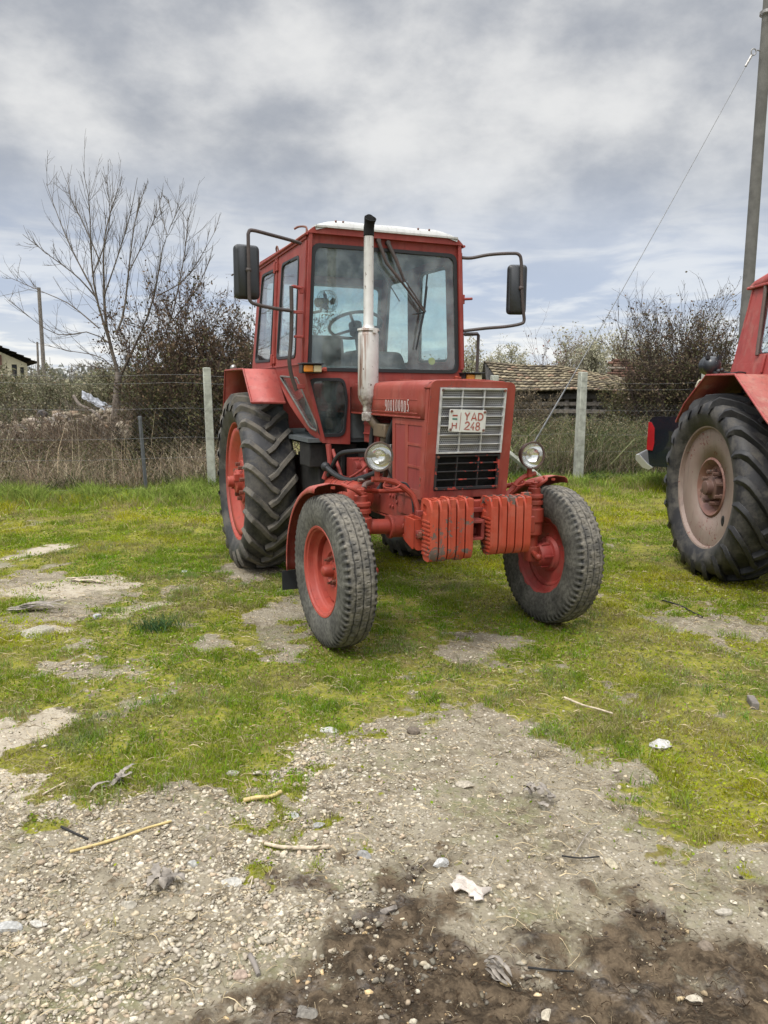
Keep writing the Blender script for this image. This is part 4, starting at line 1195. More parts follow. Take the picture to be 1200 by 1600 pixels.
mb.build('handrail_bracket', M['cab'], tractor, bevel=.003)
mb = MB(); mb.tube([(-.645, -1.13, 1.992), (-.76, -1.13, 2.0), (-.768, -1.13, 1.99), (-.762, -1.13, 1.66)], .014, 4)
mb.build('handrail', M['armrust'] if 'armrust' in M else M['blackmetal'], tractor)
for s in (1, -1):
    cx, cz = (.602, 1.705) if s > 0 else (-.690, 1.66)
    mb = MB(); mb.bb(cx - .075, cx + .085, -1.14, -1.0, cz + .030, cz + .040); mb.bb(cx - .07, cx + .075, -1.14, -1.05, cz - .032, cz + .030)
    tl = mb.build('turn_signal', M['blackmetal'], tractor, bevel=.003)
    mb = MB(); mb.bb(cx + .002, cx + .066, -1.05, -1.018, cz - .024, cz + .024); mb.build('amber_lens', M['amber'], tl, bevel=.006)
    mb = MB(); mb.bb(cx - .062, cx - .002, -1.05, -1.022, cz - .024, cz + .024); mb.build('clear_lens', M['cream_lens'], tl, bevel=.006)
    mb = MB(); mb.cyl((cx - s * .07, -1.12, cz - .005), (cx - s * .115, -1.12, cz - .005), .014); mb.tube([(cx - s * .10, -1.12, cz - .005), (cx - s * .125, -1.12, cz - .005)], .019, 6); mb.build('signal_stay', M['orange'], tl)
mb = MB(); mb.box((-.08 + .18, -1.12, 1.655), (.045, .03, .03)); mb.tube([(.10, -1.10, 1.655), (.10, -1.08, 1.66)], .012, 6); mb.box((.10, -1.125, 1.63), (.03, .03, .05)); mb.box((-.16, -1.125, 1.635), (.10, .04, .012))
mb.build('bonnet_catch', M['orange'], tractor, bevel=.002)

# ---------------------------------------------------------------- exhaust
mb = MB(); ex, ey = .292, -.74
mb.lathe([(1.345, .001), (1.345, .040), (1.352, .043), (1.40, .043), (1.405, .036), (1.445, .036), (1.46, .045), (1.50, .066), (1.525, .071), (1.93, .071), (1.95, .066), (1.965, .050), (1.985, .040), (2.00, .034), (2.30, .0335), (2.58, .033)], (ex, ey, 0), (0, 0, 1), 36)
exo = mb.build('exhaust_stack', M['exhaust'], tractor, smooth=40)
mb = MB(); P = smooth_pts([(ex, ey, 2.58), (ex, ey, 2.62), (ex, ey + .004, 2.64), (ex, ey + .016, 2.672), (ex, ey + .030, 2.692)], 4)
mb.tube(P, [.0335] * (len(P) - 6) + [.034, .035, .037, .038, .039, .039], 20, caps=False); mb.build('exhaust_tip', M['soot'], exo, solid=.004)
mb = MB(); mb.lathe([(0, .034), (.001, .001)], P[-1] - V3((0, .012, .004)), V3((0, .95, .3)), 20); mb.build('exhaust_mouth', M['soot'], exo)
mb = MB(); mb.lathe([(1.955, .068), (1.958, .076), (1.972, .074), (1.976, .052)], (ex, ey, 0), (0, 0, 1), 30); mb.box((ex - .02, ey + .075, 1.955), (.03, .02, .03)); mb.tube([(ex + .07, ey + .03, 1.52), (ex + .072, ey + .03, 1.93)], .003, 5)
mb.build('clamp', M['exhaust'], exo)


# ================================================================== ground: one sheet, layout masks in place coordinates
def poly_sd(P, x, y):
    """signed distance to a polygon (positive inside)"""
    P = np.array(P, float); n = len(P); d = np.full(x.shape, 1e9); ins = np.zeros(x.shape, bool)
    for i in range(n):
        a, b = P[i], P[(i + 1) % n]; e = b - a
        t = np.clip(((x - a[0]) * e[0] + (y - a[1]) * e[1]) / (e @ e + 1e-12), 0, 1)
        d = np.minimum(d, (x - a[0] - e[0] * t) ** 2 + (y - a[1] - e[1] * t) ** 2)
        c = ((a[1] > y) != (b[1] > y)) & (x < (b[0] - a[0]) * (y - a[1]) / (b[1] - a[1] + 1e-12) + a[0]); ins ^= c
    d = np.sqrt(d); return np.where(ins, d, -d)


def blob(x, y, px, py, rx, ry):
    """soft ellipse laid on the ground round the place seen at (px, py)"""
    cx, cy = G(px, py); ex = abs(G(px + rx, py)[0] - cx); ey = abs(G(px, max(py - ry, 640))[1] - G(px, py + ry)[1]) / 2
    return 1 - np.sqrt(((x - cx) / ex) ** 2 + ((y - cy) / ey) ** 2)


BARE_POLY = [G(*p) for p in [(-500, 1240), (60, 1250), (190, 1235), (330, 1250), (430, 1215), (520, 1150), (600, 1122), (680, 1105), (770, 1098), (830, 1142), (930, 1185), (1040, 1215), (1060, 1290), (1110, 1330), (1250, 1380), (1600, 1480), (1700, 1900), (-900, 1900)]]
MUD_POLY = [G(*p) for p in [(300, 1760), (340, 1600), (420, 1490), (540, 1430), (660, 1420), (760, 1450), (860, 1430), (960, 1415), (1080, 1420), (1300, 1400), (1700, 1480), (1600, 1950), (250, 1950)]]
BARE_BLOBS = [(400, 895, 75, 22, 1), (455, 965, 55, 50, .9), (330, 1022, 60, 22, .7), (1130, 975, 130, 42, 1), (735, 1005, 70, 16, .9), (215, 1090, 60, 40, .6), (110, 955, 95, 26, .95),
              (20, 915, 80, 34, .9), (800, 1010, 60, 14, .6), (470, 1010, 60, 30, .8), (70, 868, 45, 10, 1), (30, 830, 60, 10, .5), (270, 1000, 40, 20, .5), (60, 960, 110, 50, .6), (160, 1060, 90, 40, .6), (330, 1090, 70, 22, .45), (40, 890, 110, 26, .6), (200, 885, 80, 16, .4), (120, 1050, 90, 30, .75),
              (30, 1000, 60, 16, .6), (200, 1150, 60, 16, .35), (620, 940, 60, 14, .4), (960, 930, 40, 12, .5), (300, 925, 60, 12, .5), (30, 1180, 85, 50, .9), (950, 1108, 50, 12, .5),
              (690, 1095, 40, 12, .6), (1150, 1300, 100, 22, .3), (580, 880, 90, 14, .6), (1050, 1310, 60, 25, .5), (1090, 1290, 80, 20, .6)]
SAND_BLOBS = [(28, 1172, 90, 42, 1.1), (60, 1005, 45, 13, 1), (100, 930, 120, 26, .8), (80, 868, 45, 10, .8), (200, 965, 70, 16, .5), (20, 1240, 70, 30, .8)]
GRASS_BLOBS = [(455, 1345, 90, 34, .8), (400, 1255, 110, 30, .7), (500, 1290, 60, 26, .5), (1060, 1350, 70, 24, 1.), (1000, 1345, 40, 22, .6), (1130, 1375, 70, 30, .8), (1160, 1330, 90, 26, .7), (330, 1420, 40, 20, .35),
               (740, 1400, 60, 18, .35), (700, 1370, 50, 16, .5), (110, 1290, 110, 28, .55), (190, 1190, 150, 55, .85), (310, 1235, 120, 34, .7), (130, 1255, 110, 24, .5), (180, 1340, 80, 20, .25), (560, 1160, 60, 20, .8), (470, 1215, 90, 25, .6), (150, 1480, 60, 30, .25), (30, 1350, 60, 22, .2)]


def layout(x, y):
    """-> grass 0..1, mud 0..1, sand 0..1"""
    wx = x + .42 * (fbm(x * 2.6 + 5, y * 2.6, 5, .62) - .5) * 2; wy = y + .42 * (fbm(x * 2.6 + 50, y * 2.6 + 9, 5, .62) - .5) * 2
    n = fbm(x * 3.1, y * 3.1 + 40, 5, .6); n2 = fbm(x * 9 + 3, y * 9, 4, .6)
    bare = np.clip(poly_sd(BARE_POLY, wx, wy) / .30 + .5 + (n2 - .5) * 1.2, 0, 1)
    for b in BARE_BLOBS:
        bare = np.maximum(bare, np.clip(blob(wx, wy, *b[:4]) * 1.3 + .25 + (n2 - .5) * 1.6, 0, 1) * b[4] * .90 * (blob(wx, wy, *b[:4]) > -.25))
    g = 1 - bare
    for b in GRASS_BLOBS:
        g = np.maximum(g, np.clip(blob(wx, wy, *b[:4]) * 1.4, 0, 1) * b[4])
    low = fbm(x * .9 + 11, y * .9 + 4, 3)
    far = np.clip((y - 5) / 5, 0, 1)
    g = g * np.clip(.98 + 1.5 * (n - .5) + .8 * (n2 - .5) + .25 * (low - .5) * 2 - .10 * far, 0, 1.15)
    left = np.clip(1 - np.abs(x + 1.9 - .1 * (y - 4)) / 1.3, 0, 1) * np.clip((y - 3.0) / 1, 0, 1) * np.clip((11 - y) / 3, 0, 1)
    g = g - .18 * left * (n2 > .45)
    g = np.clip((g - .38) * 2.6 + .35, 0, 1) * np.clip(g * 4, 0, 1)
    mud = np.clip(poly_sd(MUD_POLY, wx, wy) / .40 + .50 + (n - .5) * 2.6 + (n2 - .5) * 2.0, 0, 1)
    sand = np.zeros_like(x)
    for b in SAND_BLOBS: sand = np.maximum(sand, np.clip(blob(wx, wy, *b[:4]) * 3, 0, 1) * min(1, b[4]))
    g = g * (1 - .8 * sand) * (1 - mud)
    return np.clip(g, 0, 1), mud, np.clip(sand, 0, 1)


TC, TS = math.cos(PI + A_YAW), math.sin(PI + A_YAW)
PADS = []
for lx, ly, r in ((.765, 0, .30), (-.775, 0, .30), (.755, -2.37, .5), (-.755, -2.37, .5)):
    PADS.append((TX + lx * TC - ly * TS, TY + lx * TS + ly * TC, r))
PADS.append((3.12, 6.35, .6))


def height(x, y):
    h = (fbm(x * .55, y * .55, 3) - .5) * .10 * np.clip(y / 6, .3, 1)
    h = h + (fbm(x * 2.6 + 9, y * 2.6, 4) - .5) * .05
    keep = np.ones_like(x)
    for cx, cy, r in PADS:
        keep = keep * np.clip(np.hypot(x - cx, y - cy) / r - .4, 0, 1)
    h = h * (.0 + keep)
    far = np.clip((y - 14) / 10, 0, 1) + np.clip((np.abs(x) - 14) / 10, 0, 1)
    return h * (1 - np.clip(far, 0, 1)) + .005


def axis_pts(a, b, step, lo, hi, grow=1.09):
    core = list(np.arange(a, b + 1e-6, step)); d = step; p = a; L = []
    while p > lo: d *= grow; p -= d; L.append(p)
    d = step; p = b; R_ = []
    while p < hi: d *= grow; p += d; R_.append(p)
    return np.array(L[::-1] + core + R_)


def build_ground():
    xs = axis_pts(-2.6, 3.2, .016, -900, 900, 1.045); ys = axis_pts(1.2, 5.2, .016, -60, 1500, 1.022)
    Xg, Yg = np.meshgrid(xs, ys)
    g, mud, sand = layout(Xg, Yg)
    near = np.clip((9 - Yg) / 4, 0, 1)
    Z = height(Xg, Yg)
    lump = fbm(Xg * 14, Yg * 14, 4, .6) - .5; fine = fbm(Xg * 38 + 4, Yg * 38, 3, .6) - .5
    rid = 1 - np.abs(fbm(Xg * 7 + 70, Yg * 7, 4, .6) - .5) * 4
    Z = Z + near * (lump * (.016 + .030 * mud) * (1 - .7 * sand) + fine * (.008 + .012 * mud) * (1 - .8 * sand) + np.clip(rid, 0, 1) * mud * .014)
    pud = np.clip(blob(Xg, Yg, 590, 1455, 60, 14) * 3, 0, 1); pud = np.maximum(pud, np.clip(blob(Xg, Yg, 870, 1440, 70, 26) * 3, 0, 1)); pud = np.maximum(pud, np.clip(blob(Xg, Yg, 880, 1540, 60, 26) * 3, 0, 1))
    pud = np.clip(pud - (fbm(Xg * 12, Yg * 12, 3) - .45) * 2.5, 0, 1) * mud
    base = height(Xg, Yg) - .010
    Z = Z * (1 - pud) + base * pud
    m, n = Xg.shape; V = np.stack([Xg, Yg, Z], -1).reshape(-1, 3)
    idx = np.arange(m * n).reshape(m, n); F = np.stack([idx[:-1, :-1], idx[:-1, 1:], idx[1:, 1:], idx[1:, :-1]], -1).reshape(-1, 4)
    col = np.stack([g, mud, sand], -1).reshape(-1, 3)
    mt, t, b, oc, out = material('meadow, gravel and mud')
    A = t.new('ShaderNodeAttribute', attribute_name='Col').outputs['Color']; r_, g_, b_ = t.sep(A)
    P = t.new('ShaderNodeNewGeometry').outputs['Position']
    n1 = t.noise(P, 3.0, 8, .62); n2 = t.noise(P, 17, 8, .66, .4); n3 = t.noise(P, 70, 6, .65)
    v = t.voro(P, 62); v2 = t.new('ShaderNodeTexVoronoi'); t.l.new(P, v2.inputs['Vector']); v2.inputs['Scale'].default_value = 62
    vc = t.sep(v2.outputs['Color'])[0]
    dirt = t.mix(t.ramp(n2, .3, .7), (.10, .082, .055), (.30, .255, .185))
    dirt = t.mix(t.ramp(n1, .38, .62), dirt, t.mix(n3, (.15, .13, .09), (.36, .315, .235)))
    grit = t.mix(vc, (.16, .14, .11), (.52, .47, .38))
    dirt = t.mix(t.math('MULTIPLY', t.ramp(v, .5, .25), t.ramp(n2, .42, .58)), dirt, grit)
    wv = t.voro(P, 24, 'Distance'); dirt = t.mix(t.math('MULTIPLY', t.ramp(n3, .56, .64), .7), dirt, (.05, .038, .026))
    dirt = t.mix(t.math('MULTIPLY', t.ramp(t.noise(P, 2.1, 6, .62), .47, .62), t.ramp(n2, .40, .58, 0, .6)), dirt, (.115, .125, .045))
    moss = t.mix(t.ramp(n2, .35, .65), (.10, .108, .014), (.245, .235, .030))
    moss = t.mix(t.math('MULTIPLY', t.ramp(n3, .45, .6), .55), moss, (.20, .175, .085))
    moss = t.mix(t.math('MULTIPLY', t.ramp(n1, .47, .63), .6), moss, (.13, .095, .045))
    mudc = t.mix(t.ramp(n2, .35, .65), (.026, .019, .013), (.115, .085, .055))
    mudc = t.mix(t.math('MULTIPLY', t.ramp(n3, .55, .66), .5), mudc, (.15, .115, .075))
    sandc = t.mix(t.ramp(n2, .3, .7), (.30, .255, .19), (.42, .37, .285))
    thr = lambda s, a=.5: t.ramp(t.math('ADD', s, t.math('MULTIPLY', t.math('SUBTRACT', n2, .5), a)), .32, .62)
    c = t.mix(thr(r_, .9), dirt, moss)
    c = t.mix(thr(b_, .5), c, sandc)
    mk = t.ramp(t.math('ADD', g_, t.math('ADD', t.math('MULTIPLY', t.math('SUBTRACT', n2, .5), 1.9), t.math('MULTIPLY', t.math('SUBTRACT', n3, .5), .9))), .15, .85)
    c = t.mix(mk, c, mudc)
    y_ = t.sep(P)[1]
    c = t.mix(t.ramp(y_, 13, 30), c, t.mix(n1, (.12, .115, .06), (.17, .15, .09)))
    t.put(b.inputs['Base Color'], c)
    wet = t.math('MULTIPLY', mk, t.ramp(t.noise(P, 6, 5, .6), .50, .64))
    t.put(b.inputs['Roughness'], t.ramp(wet, 0, 1, .95, .30)); t.put(b.inputs['Specular IOR Level'], t.ramp(wet, 0, 1, .06, .5))
    bump(t, b, t.math('ADD', t.math('MULTIPLY', n3, .6), t.math('MULTIPLY', t.ramp(v, .6, .1), .4)), .010, .8)
    o = np_mesh('ground', V, F, mt, col, smooth=True); tag(o, kind='structure')
    return o


ground = build_ground()

# ------------------------------------------------------------------ loose stones
def ico(sub):
    import bmesh
    b = bmesh.new(); bmesh.ops.create_icosphere(b, subdivisions=sub, radius=1)
    V = np.array([v.co[:] for v in b.verts]); F = np.array([[v.index for v in f.verts] for f in b.faces]); b.free(); return V, F


ICO1, ICO2, ICO3 = ico(1), ico(2), ico(3)


def rock_shape(rs, base, planes=5, rough=.12):
    V = base[0].copy()
    for _ in range(planes):                            # chop facets off
        nrm = rs.randn(3); nrm /= np.linalg.norm(nrm); d = rs.uniform(.28, .80); k = V @ nrm
        V = V - np.outer(np.clip(k - d, 0, None), nrm)
    V *= 1 + rough * (rs.rand(len(V), 1) - .5)
    return V


def rand_rot(rs, n):
    q = rs.randn(n, 4); q /= np.linalg.norm(q, axis=1, keepdims=True); w, x, y, z = q.T
    return np.stack([1 - 2 * (y * y + z * z), 2 * (x * y - z * w), 2 * (x * z + y * w), 2 * (x * y + z * w), 1 - 2 * (x * x + z * z), 2 * (y * z - x * w), 2 * (x * z - y * w), 2 * (y * z + x * w), 1 - 2 * (x * x + y * y)], -1).reshape(n, 3, 3)


STONE_COLS = np.array([(.46, .42, .32), (.38, .34, .26), (.26, .22, .165), (.52, .47, .37), (.42, .35, .235), (.20, .165, .125), (.33, .30, .25), (.44, .36, .23), (.29, .21, .135), (.38, .34, .26)])


def scatter_stones(name, n, xr, yr, smin, smax, seed, dens, base=ICO1, label=None, dark=.62):
    rs = np.random.RandomState(seed)
    x = rs.uniform(*xr, n); y = rs.uniform(*yr, n)
    keep = rs.rand(n) < dens(x, y); x, y = x[keep], y[keep]; n = len(x)
    s = smin * (smax / smin) ** (rs.rand(n) ** 2.4)
    shapes = [rock_shape(rs, base, 8, .2) for _ in range(22)]; Rr = rand_rot(rs, n)
    sc = np.stack([rs.uniform(.8, 1.3, n), rs.uniform(.6, 1.0, n), rs.uniform(.35, .7, n)], -1)
    z = height(x, y) + s * .07
    nv = len(base[0]); V = np.empty((n, nv, 3)); Rz = rs.uniform(0, 2 * PI, n)
    for k, sh in enumerate(shapes):
        q = np.arange(k, n, len(shapes))
        P = sh[None] * (s[q] / 2)[:, None, None]
        P = np.einsum('nij,nvj->nvi', Rr[q], P) * sc[q][:, None, :]
        c, sn = np.cos(Rz[q])[:, None], np.sin(Rz[q])[:, None]
        V[q] = np.stack([P[..., 0] * c - P[..., 1] * sn, P[..., 0] * sn + P[..., 1] * c, P[..., 2]], -1)
    V += np.stack([x, y, z], -1)[:, None, :]
    F = (base[1][None] + (np.arange(n) * nv)[:, None, None]).reshape(-1, 3)
    ci = (STONE_COLS[rs.randint(0, len(STONE_COLS), n)] * .6 + np.array([.36, .31, .235]) * .4) * rs.uniform(.7, 1.2, (n, 1))
    _, mud, _ = layout(x, y); ci = ci * 1.10; dk = 1 - dark * mud * (rs.rand(n) < .72); ci = ci * dk[:, None] if dark else ci * np.array([1.0, .86, .66])
    col = np.repeat(ci, nv, 0)
    o = np_mesh(name, V.reshape(-1, 3), F, M['stone'], col); tag(o, label, None, None, 'stuff'); return o


def dens_gravel(x, y):
    g, mud, sand = layout(x, y); b = 1 - g
    px = x / np.maximum(y, .5)
    leftish = np.clip(1.15 - np.clip((x + .25) / 1.0, 0, 1) * .75, 0, 1)
    n = fbm(x * 3, y * 3 + 8, 3)
    return np.clip(b * (1 - .80 * sand) * (1 - .62 * mud) * leftish * np.clip(.2 + 1.8 * (n - .25), 0, 1) * np.clip(1.35 - .22 * (y - 2), .1, 1) * (y < 9) * np.where(y > 5, .5, 1), 0, 1)


scatter_stones('gravel', 60000, (-2.6, 2.6), (1.3, 4.6), .005, .036, 1, dens_gravel)
scatter_stones('near_gravel', 76000, (-1.9, .5), (1.35, 3.3), .005, .036, 31, lambda x, y: dens_gravel(x, y) * np.clip(1.0 - (x + .15) / .5, 0, 1))
scatter_stones('pebbles', 60000, (-3.2, 4.2), (1.3, 8.5), .004, .016, 2, lambda x, y: np.clip(1.0 - layout(x, y)[0], 0, 1) * (1 - .5 * layout(x, y)[2]), ico(1))

# stones big enough to point at: (px, py, width px, height/width, colour, label)
ST = [(520, 1141, 27, .5, (.50, .49, .44), 'pale flat stone at the edge of the grass left of the gravel patch'),
      (1038, 1156, 38, .4, (.52, .50, .46), 'large pale stone lying in the grass on the right'),
      (701, 1352, 36, .65, (.50, .49, .46), 'white angular rock just above the muddy patch'),
      (618, 1433, 27, .8, (.24, .21, .18), 'grey brown rounded rock at the edge of the mud'),
      (576, 1340, 27, .75, (.33, .32, .30), 'smooth grey cobble above the mud beside a tuft of grass'),
      (369, 1385, 34, .4, (.45, .43, .38), 'flat pale stone in the gravel below the weathered stick'),
      (310, 1355, 20, .7, (.42, .41, .37), 'light grey round stone right of the long cane'),
      (371, 1213, 21, .6, (.50, .47, .40), 'cream stone at the top edge of the gravel near a green tuft'),
      (411, 1209, 20, .5, (.45, .40, .31), 'tan flat stone beside the cream stone at the gravel edge'),
      (733, 1228, 30, .55, (.42, .37, .29), 'buff flat stone in the middle of the gravel patch'),
      (465, 1282, 20, .7, (.42, .42, .40), 'grey stone right of the short yellow stick'),
      (507, 1293, 22, .6, (.36, .35, .33), 'blue grey angular stone above the weathered stick'),
      (70, 1455, 26, .55, (.50, .47, .41), 'chalky stone at the far left of the gravel'),
      (210, 1424, 24, .75, (.47, .43, .35), 'cream rounded stone below the long cane'),
      (306, 1441, 25, .75, (.46, .40, .29), 'tan round stone left of the mud'),
      (388, 1532, 24, .8, (.42, .32, .25), 'pinkish stone at the lower left edge of the mud'),
      (134, 1546, 26, .7, (.48, .44, .36), 'wedge shaped pale stone near the bottom left corner'),
      (20, 1467, 40, .4, (.45, .44, .41), 'broad white slab half buried at the left edge'),
      (1108, 1482, 32, .75, (.20, .16, .12), 'brown muddy rock in the mud on the right'),
      (1139, 1419, 24, .6, (.42, .38, .31), 'light tan stone at the right edge of the mud'),
      (965, 1346, 22, .7, (.48, .42, .30), 'yellowish stone below the thin dark twig'),
      (879, 1334, 11, .9, (.55, .50, .38), 'small round cream pebble beside the dark twig'),
      (800, 1545, 20, .6, (.50, .38, .20), 'orange tan stone in the mud beside the dry husk'),
      (1096, 1564, 24, .6, (.50, .44, .34), 'bright stone in the dark mud near the bottom right corner'),
      (869, 1590, 26, .5, (.48, .42, .32), 'cream stone cut by the bottom edge in the mud'),
      (653, 1141, 24, .7, (.16, .13, .10), 'dark brown clod of earth at the top of the gravel patch'),
      (289, 902, 15, .4, (.60, .60, .57), 'small bright stone in the grass left of the front wheel'),
      (155, 975, 22, .6, (.38, .38, .37), 'grey stone on the bare patch at the left'),
      (487, 1590, 40, .45, (.22, .20, .17), 'large flat grey rock at the bottom edge of the picture'),
      (430, 1477, 22, .7, (.34, .30, .23), 'dull tan stone left of the wet hollow in the mud'),
      (62, 1008, 60, .22, (.36, .33, .26), 'flat sandy slab lying on bare earth at the left')]
rs = np.random.RandomState(77)
for i, (px, py, w, hr, c, lab) in enumerate(ST):
    x, y = G(px, py); d = math.hypot(y, CAM_H); s = w / FPX * math.hypot(d, x) / 2
    V = rock_shape(rs, ICO3, 7, .03); V += .07 * np.stack([vn(V[:, 0] * 2 + i, V[:, 1] * 2) - .5] * 3, -1) * V * 2
    V = V * np.array([1.0, .72, max(hr * .85, .25)]) * s
    V[:, 2] -= V[:, 2].min() + (V[:, 2].max() - V[:, 2].min()) * .32
    n_ = 'earth_clod' if 'clod' in lab else 'stone'
    o = np_mesh(n_, V, ICO3[1], M['stone'], np.tile(np.array(c) * .80, (len(V), 1))); o.data.shade_smooth(); o.data.set_sharp_from_angle(angle=math.radians(28))
    o.location = (x, y, float(height(np.array([x]), np.array([y]))[0])); o.rotation_euler = (0, 0, rs.uniform(-.5, .5))
    tag(o, lab, 'clod' if 'clod' in lab else 'stone', 'larger loose stones on the ground')

def leaf_quads(P, size, col, rs, asp=.55):
    n = len(P); a = rs.randn(n, 3); a /= np.linalg.norm(a, axis=1, keepdims=True); b = np.cross(a, rs.randn(n, 3)); b /= np.linalg.norm(b, axis=1, keepdims=True)
    s = size[:, None]; V = np.stack([P, P + a * s * .5 + b * s * asp * .5, P + a * s, P + a * s * .5 - b * s * asp * .5], 1)
    V[:, 1:, 2] -= (s * .15)
    F = (np.array([[0, 1, 2], [0, 2, 3]])[None] + (np.arange(n) * 4)[:, None, None]).reshape(-1, 3)
    return V.reshape(-1, 3), F, np.repeat(col, 4, 0)



# ------------------------------------------------------------------ grass
def blades(x, y, h, w, bend, col, seed, z0=None, segs=2):
    """curved tapering blades, all in one array"""
    rs = np.random.RandomState(seed); n = len(x); a = rs.uniform(0, 2 * PI, n); fa = rs.uniform(0, 2 * PI, n)
    z = height(x, y) - .004 if z0 is None else z0
    dx, dy = np.cos(a) * bend, np.sin(a) * bend; sx, sy = np.cos(fa) * w / 2, np.sin(fa) * w / 2
    lv = [0, .5, 1] if segs == 2 else [0, 1]
    V = []
    for k in lv:
        ww = (1 - k ** 1.5) if segs == 2 else (1 - k)
        cx = x + dx * h * k * k; cy = y + dy * h * k * k; cz = z + h * k * (1 - .35 * np.clip(bend, 0, 1) * k)
        if k < 1: V += [np.stack([cx - sx * ww, cy - sy * ww, cz], -1), np.stack([cx + sx * ww, cy + sy * ww, cz], -1)]
        else: V += [np.stack([cx, cy, cz], -1)]
    V = np.stack(V, 1); k = V.shape[1]
    T = np.array([[0, 1, 3], [0, 3, 2], [2, 3, 4]]) if segs == 2 else np.array([[0, 1, 2]])
    F = (T[None] + (np.arange(n) * k)[:, None, None]).reshape(-1, 3)
    C = np.repeat(col[:, None, :], k, 1)
    return V.reshape(-1, 3), F, C.reshape(-1, 3)


def cat(parts):
    V = []; F = []; C = []; o = 0
    for v, f, c in parts: V.append(v); F.append(f + o); C.append(c); o += len(v)
    return np.concatenate(V), np.concatenate(F), np.concatenate(C)


def grass_cols(rs, x, y):
    n = len(x); t = fbm(x * 1.3 + 30, y * 1.3, 3); u = rs.rand(n)
    green = np.array([.175, .235, .016]); olive = np.array([.335, .320, .022]); lush = np.array([.150, .250, .018]); straw = np.array([.40, .345, .18]); brown = np.array([.18, .13, .065])
    k = np.clip((t - .42) * 5, 0, 1)[:, None]
    c = green * (1 - k) + olive * k
    lu = (np.clip((fbm(x * .8 + 3, y * .8 + 60, 2) - .5) * 5, 0, 1) * (u < .6))[:, None]; c = c * (1 - lu) + lush * lu
    c = np.where((u > .88)[:, None], straw, c); c = np.where(((u > .84) & (u < .88))[:, None], brown, c)
    dry = (np.clip((fbm(x * 2 + 9, y * 2 + 90, 3) - .50) * 6, 0, 1) * (rs.rand(n) < .55))[:, None]
    c = c * (1 - dry) + (straw * .55 + brown * .45) * dry
    return c * rs.uniform(.7, 1.35, (n, 1))


def build_grass():
    rs = np.random.RandomState(8); parts = []
    for (n, y0, y1, hm, wm) in ((430000, 2.0, 5.0, .024, .0025), (400000, 5.0, 8.5, .030, .0042), (210000, 8.5, 14.0, .042, .0075)):
        y = rs.uniform(y0, y1, n); x = rs.uniform(-.64, .64, n) * (y + .6)
        g, mud, sand = layout(x, y)
        keep = rs.rand(n) < g ** 1.3 * .97
        for cx, cy, r in PADS[:4]: keep &= np.hypot(x - cx, y - cy) > .16
        x, y = x[keep], y[keep]; m = len(x)
        clump = fbm(x * 6, y * 6 + 3, 3, .6)
        h = hm * np.clip(.25 + 3.2 * (clump - .34), .2, 2.1) * rs.uniform(.5, 1.5, m)
        h *= 1 + 2.2 * np.clip((y + .0 * x - (9.6 + .25 * (x + 2.5))) / 1.6, 0, 1) * (rs.rand(m) < .6)
        parts.append(blades(x, y, h, wm * rs.uniform(.6, 1.4, m), rs.uniform(.2, 1.1, m), grass_cols(rs, x, y), 3))
    # tall lush fringe in front of the fence
    n = 60000; x = rs.uniform(-7.5, 8, n); line = 12.65 + .297 * x; y = line + rs.normal(-.35, .42, n)
    keep = (np.abs(x / y) < .62) & (rs.rand(n) < np.clip(.05 + 3.0 * (fbm(x * 1.4, y * 1.4 + 4, 3) - .38) + .4 * (x < -1.2), 0, 1)); x, y = x[keep], y[keep]; m = len(x)
    c = np.array([.12, .185, .03]) * rs.uniform(.5, 1.7, (m, 1)) + np.array([.15, .12, .05]) * rs.rand(m, 1)
    parts.append(blades(x, y, rs.uniform(.06, .34, m) * np.where(x < -1, 1.0, .7) * (.05 + 1.7 * fbm(x * 2.1, y * 2.1 + 4, 3)), .012 * rs.uniform(.5, 1.5, m), rs.uniform(.2, 1.3, m), c, 5))
    # scattered longer tufts
    for _ in range(800):
        cy = rs.uniform(2.6, 9); cx = rs.uniform(-.55, .55) * cy; g = layout(np.array([cx]), np.array([cy]))[0][0]
        if g < .45: continue
        m = rs.randint(25, 80); x = cx + rs.normal(0, .035, m); y = cy + rs.normal(0, .035, m)
        parts.append(blades(x, y, rs.uniform(.03, .075, m), .0035 * rs.uniform(.6, 1.3, m), rs.uniform(.2, 1.0, m), grass_cols(rs, x, y) * np.array([.75, 1.0, .9]), rs.randint(1 << 30)))
    nl = 150000; y = rs.uniform(2.3, 10, nl); x = rs.uniform(-.64, .64, nl) * (y + .5); g, _, _ = layout(x, y); kk = rs.rand(nl) < np.clip(g * (fbm(x * 2.4 + 7, y * 2.4, 3) * 2.6 - .55), 0.02, 1); x, y = x[kk], y[kk]; nl = len(x)
    z = height(x, y) + rs.uniform(.002, .024, nl); parts.append(leaf_quads(np.stack([x, y, z], -1), rs.uniform(.006, .016, nl) * (.7 + .12 * y), grass_cols(rs, x, y) * np.array([.85, .98, .8]), rs, .8))
    cx, cy = G(250, 994)
    m = 260; parts.append(blades(cx + rs.normal(0, .07, m), cy + rs.normal(0, .05, m), rs.uniform(.08, .16, m), .005 * np.ones(m), rs.uniform(.4, 1.2, m), np.array([.07, .13, .05]) * rs.uniform(.7, 1.3, (m, 1)), 9))
    V, F, C = cat(parts); o = np_mesh('grass', V, F, M['grass'], C); tag(o, kind='stuff')


build_grass()


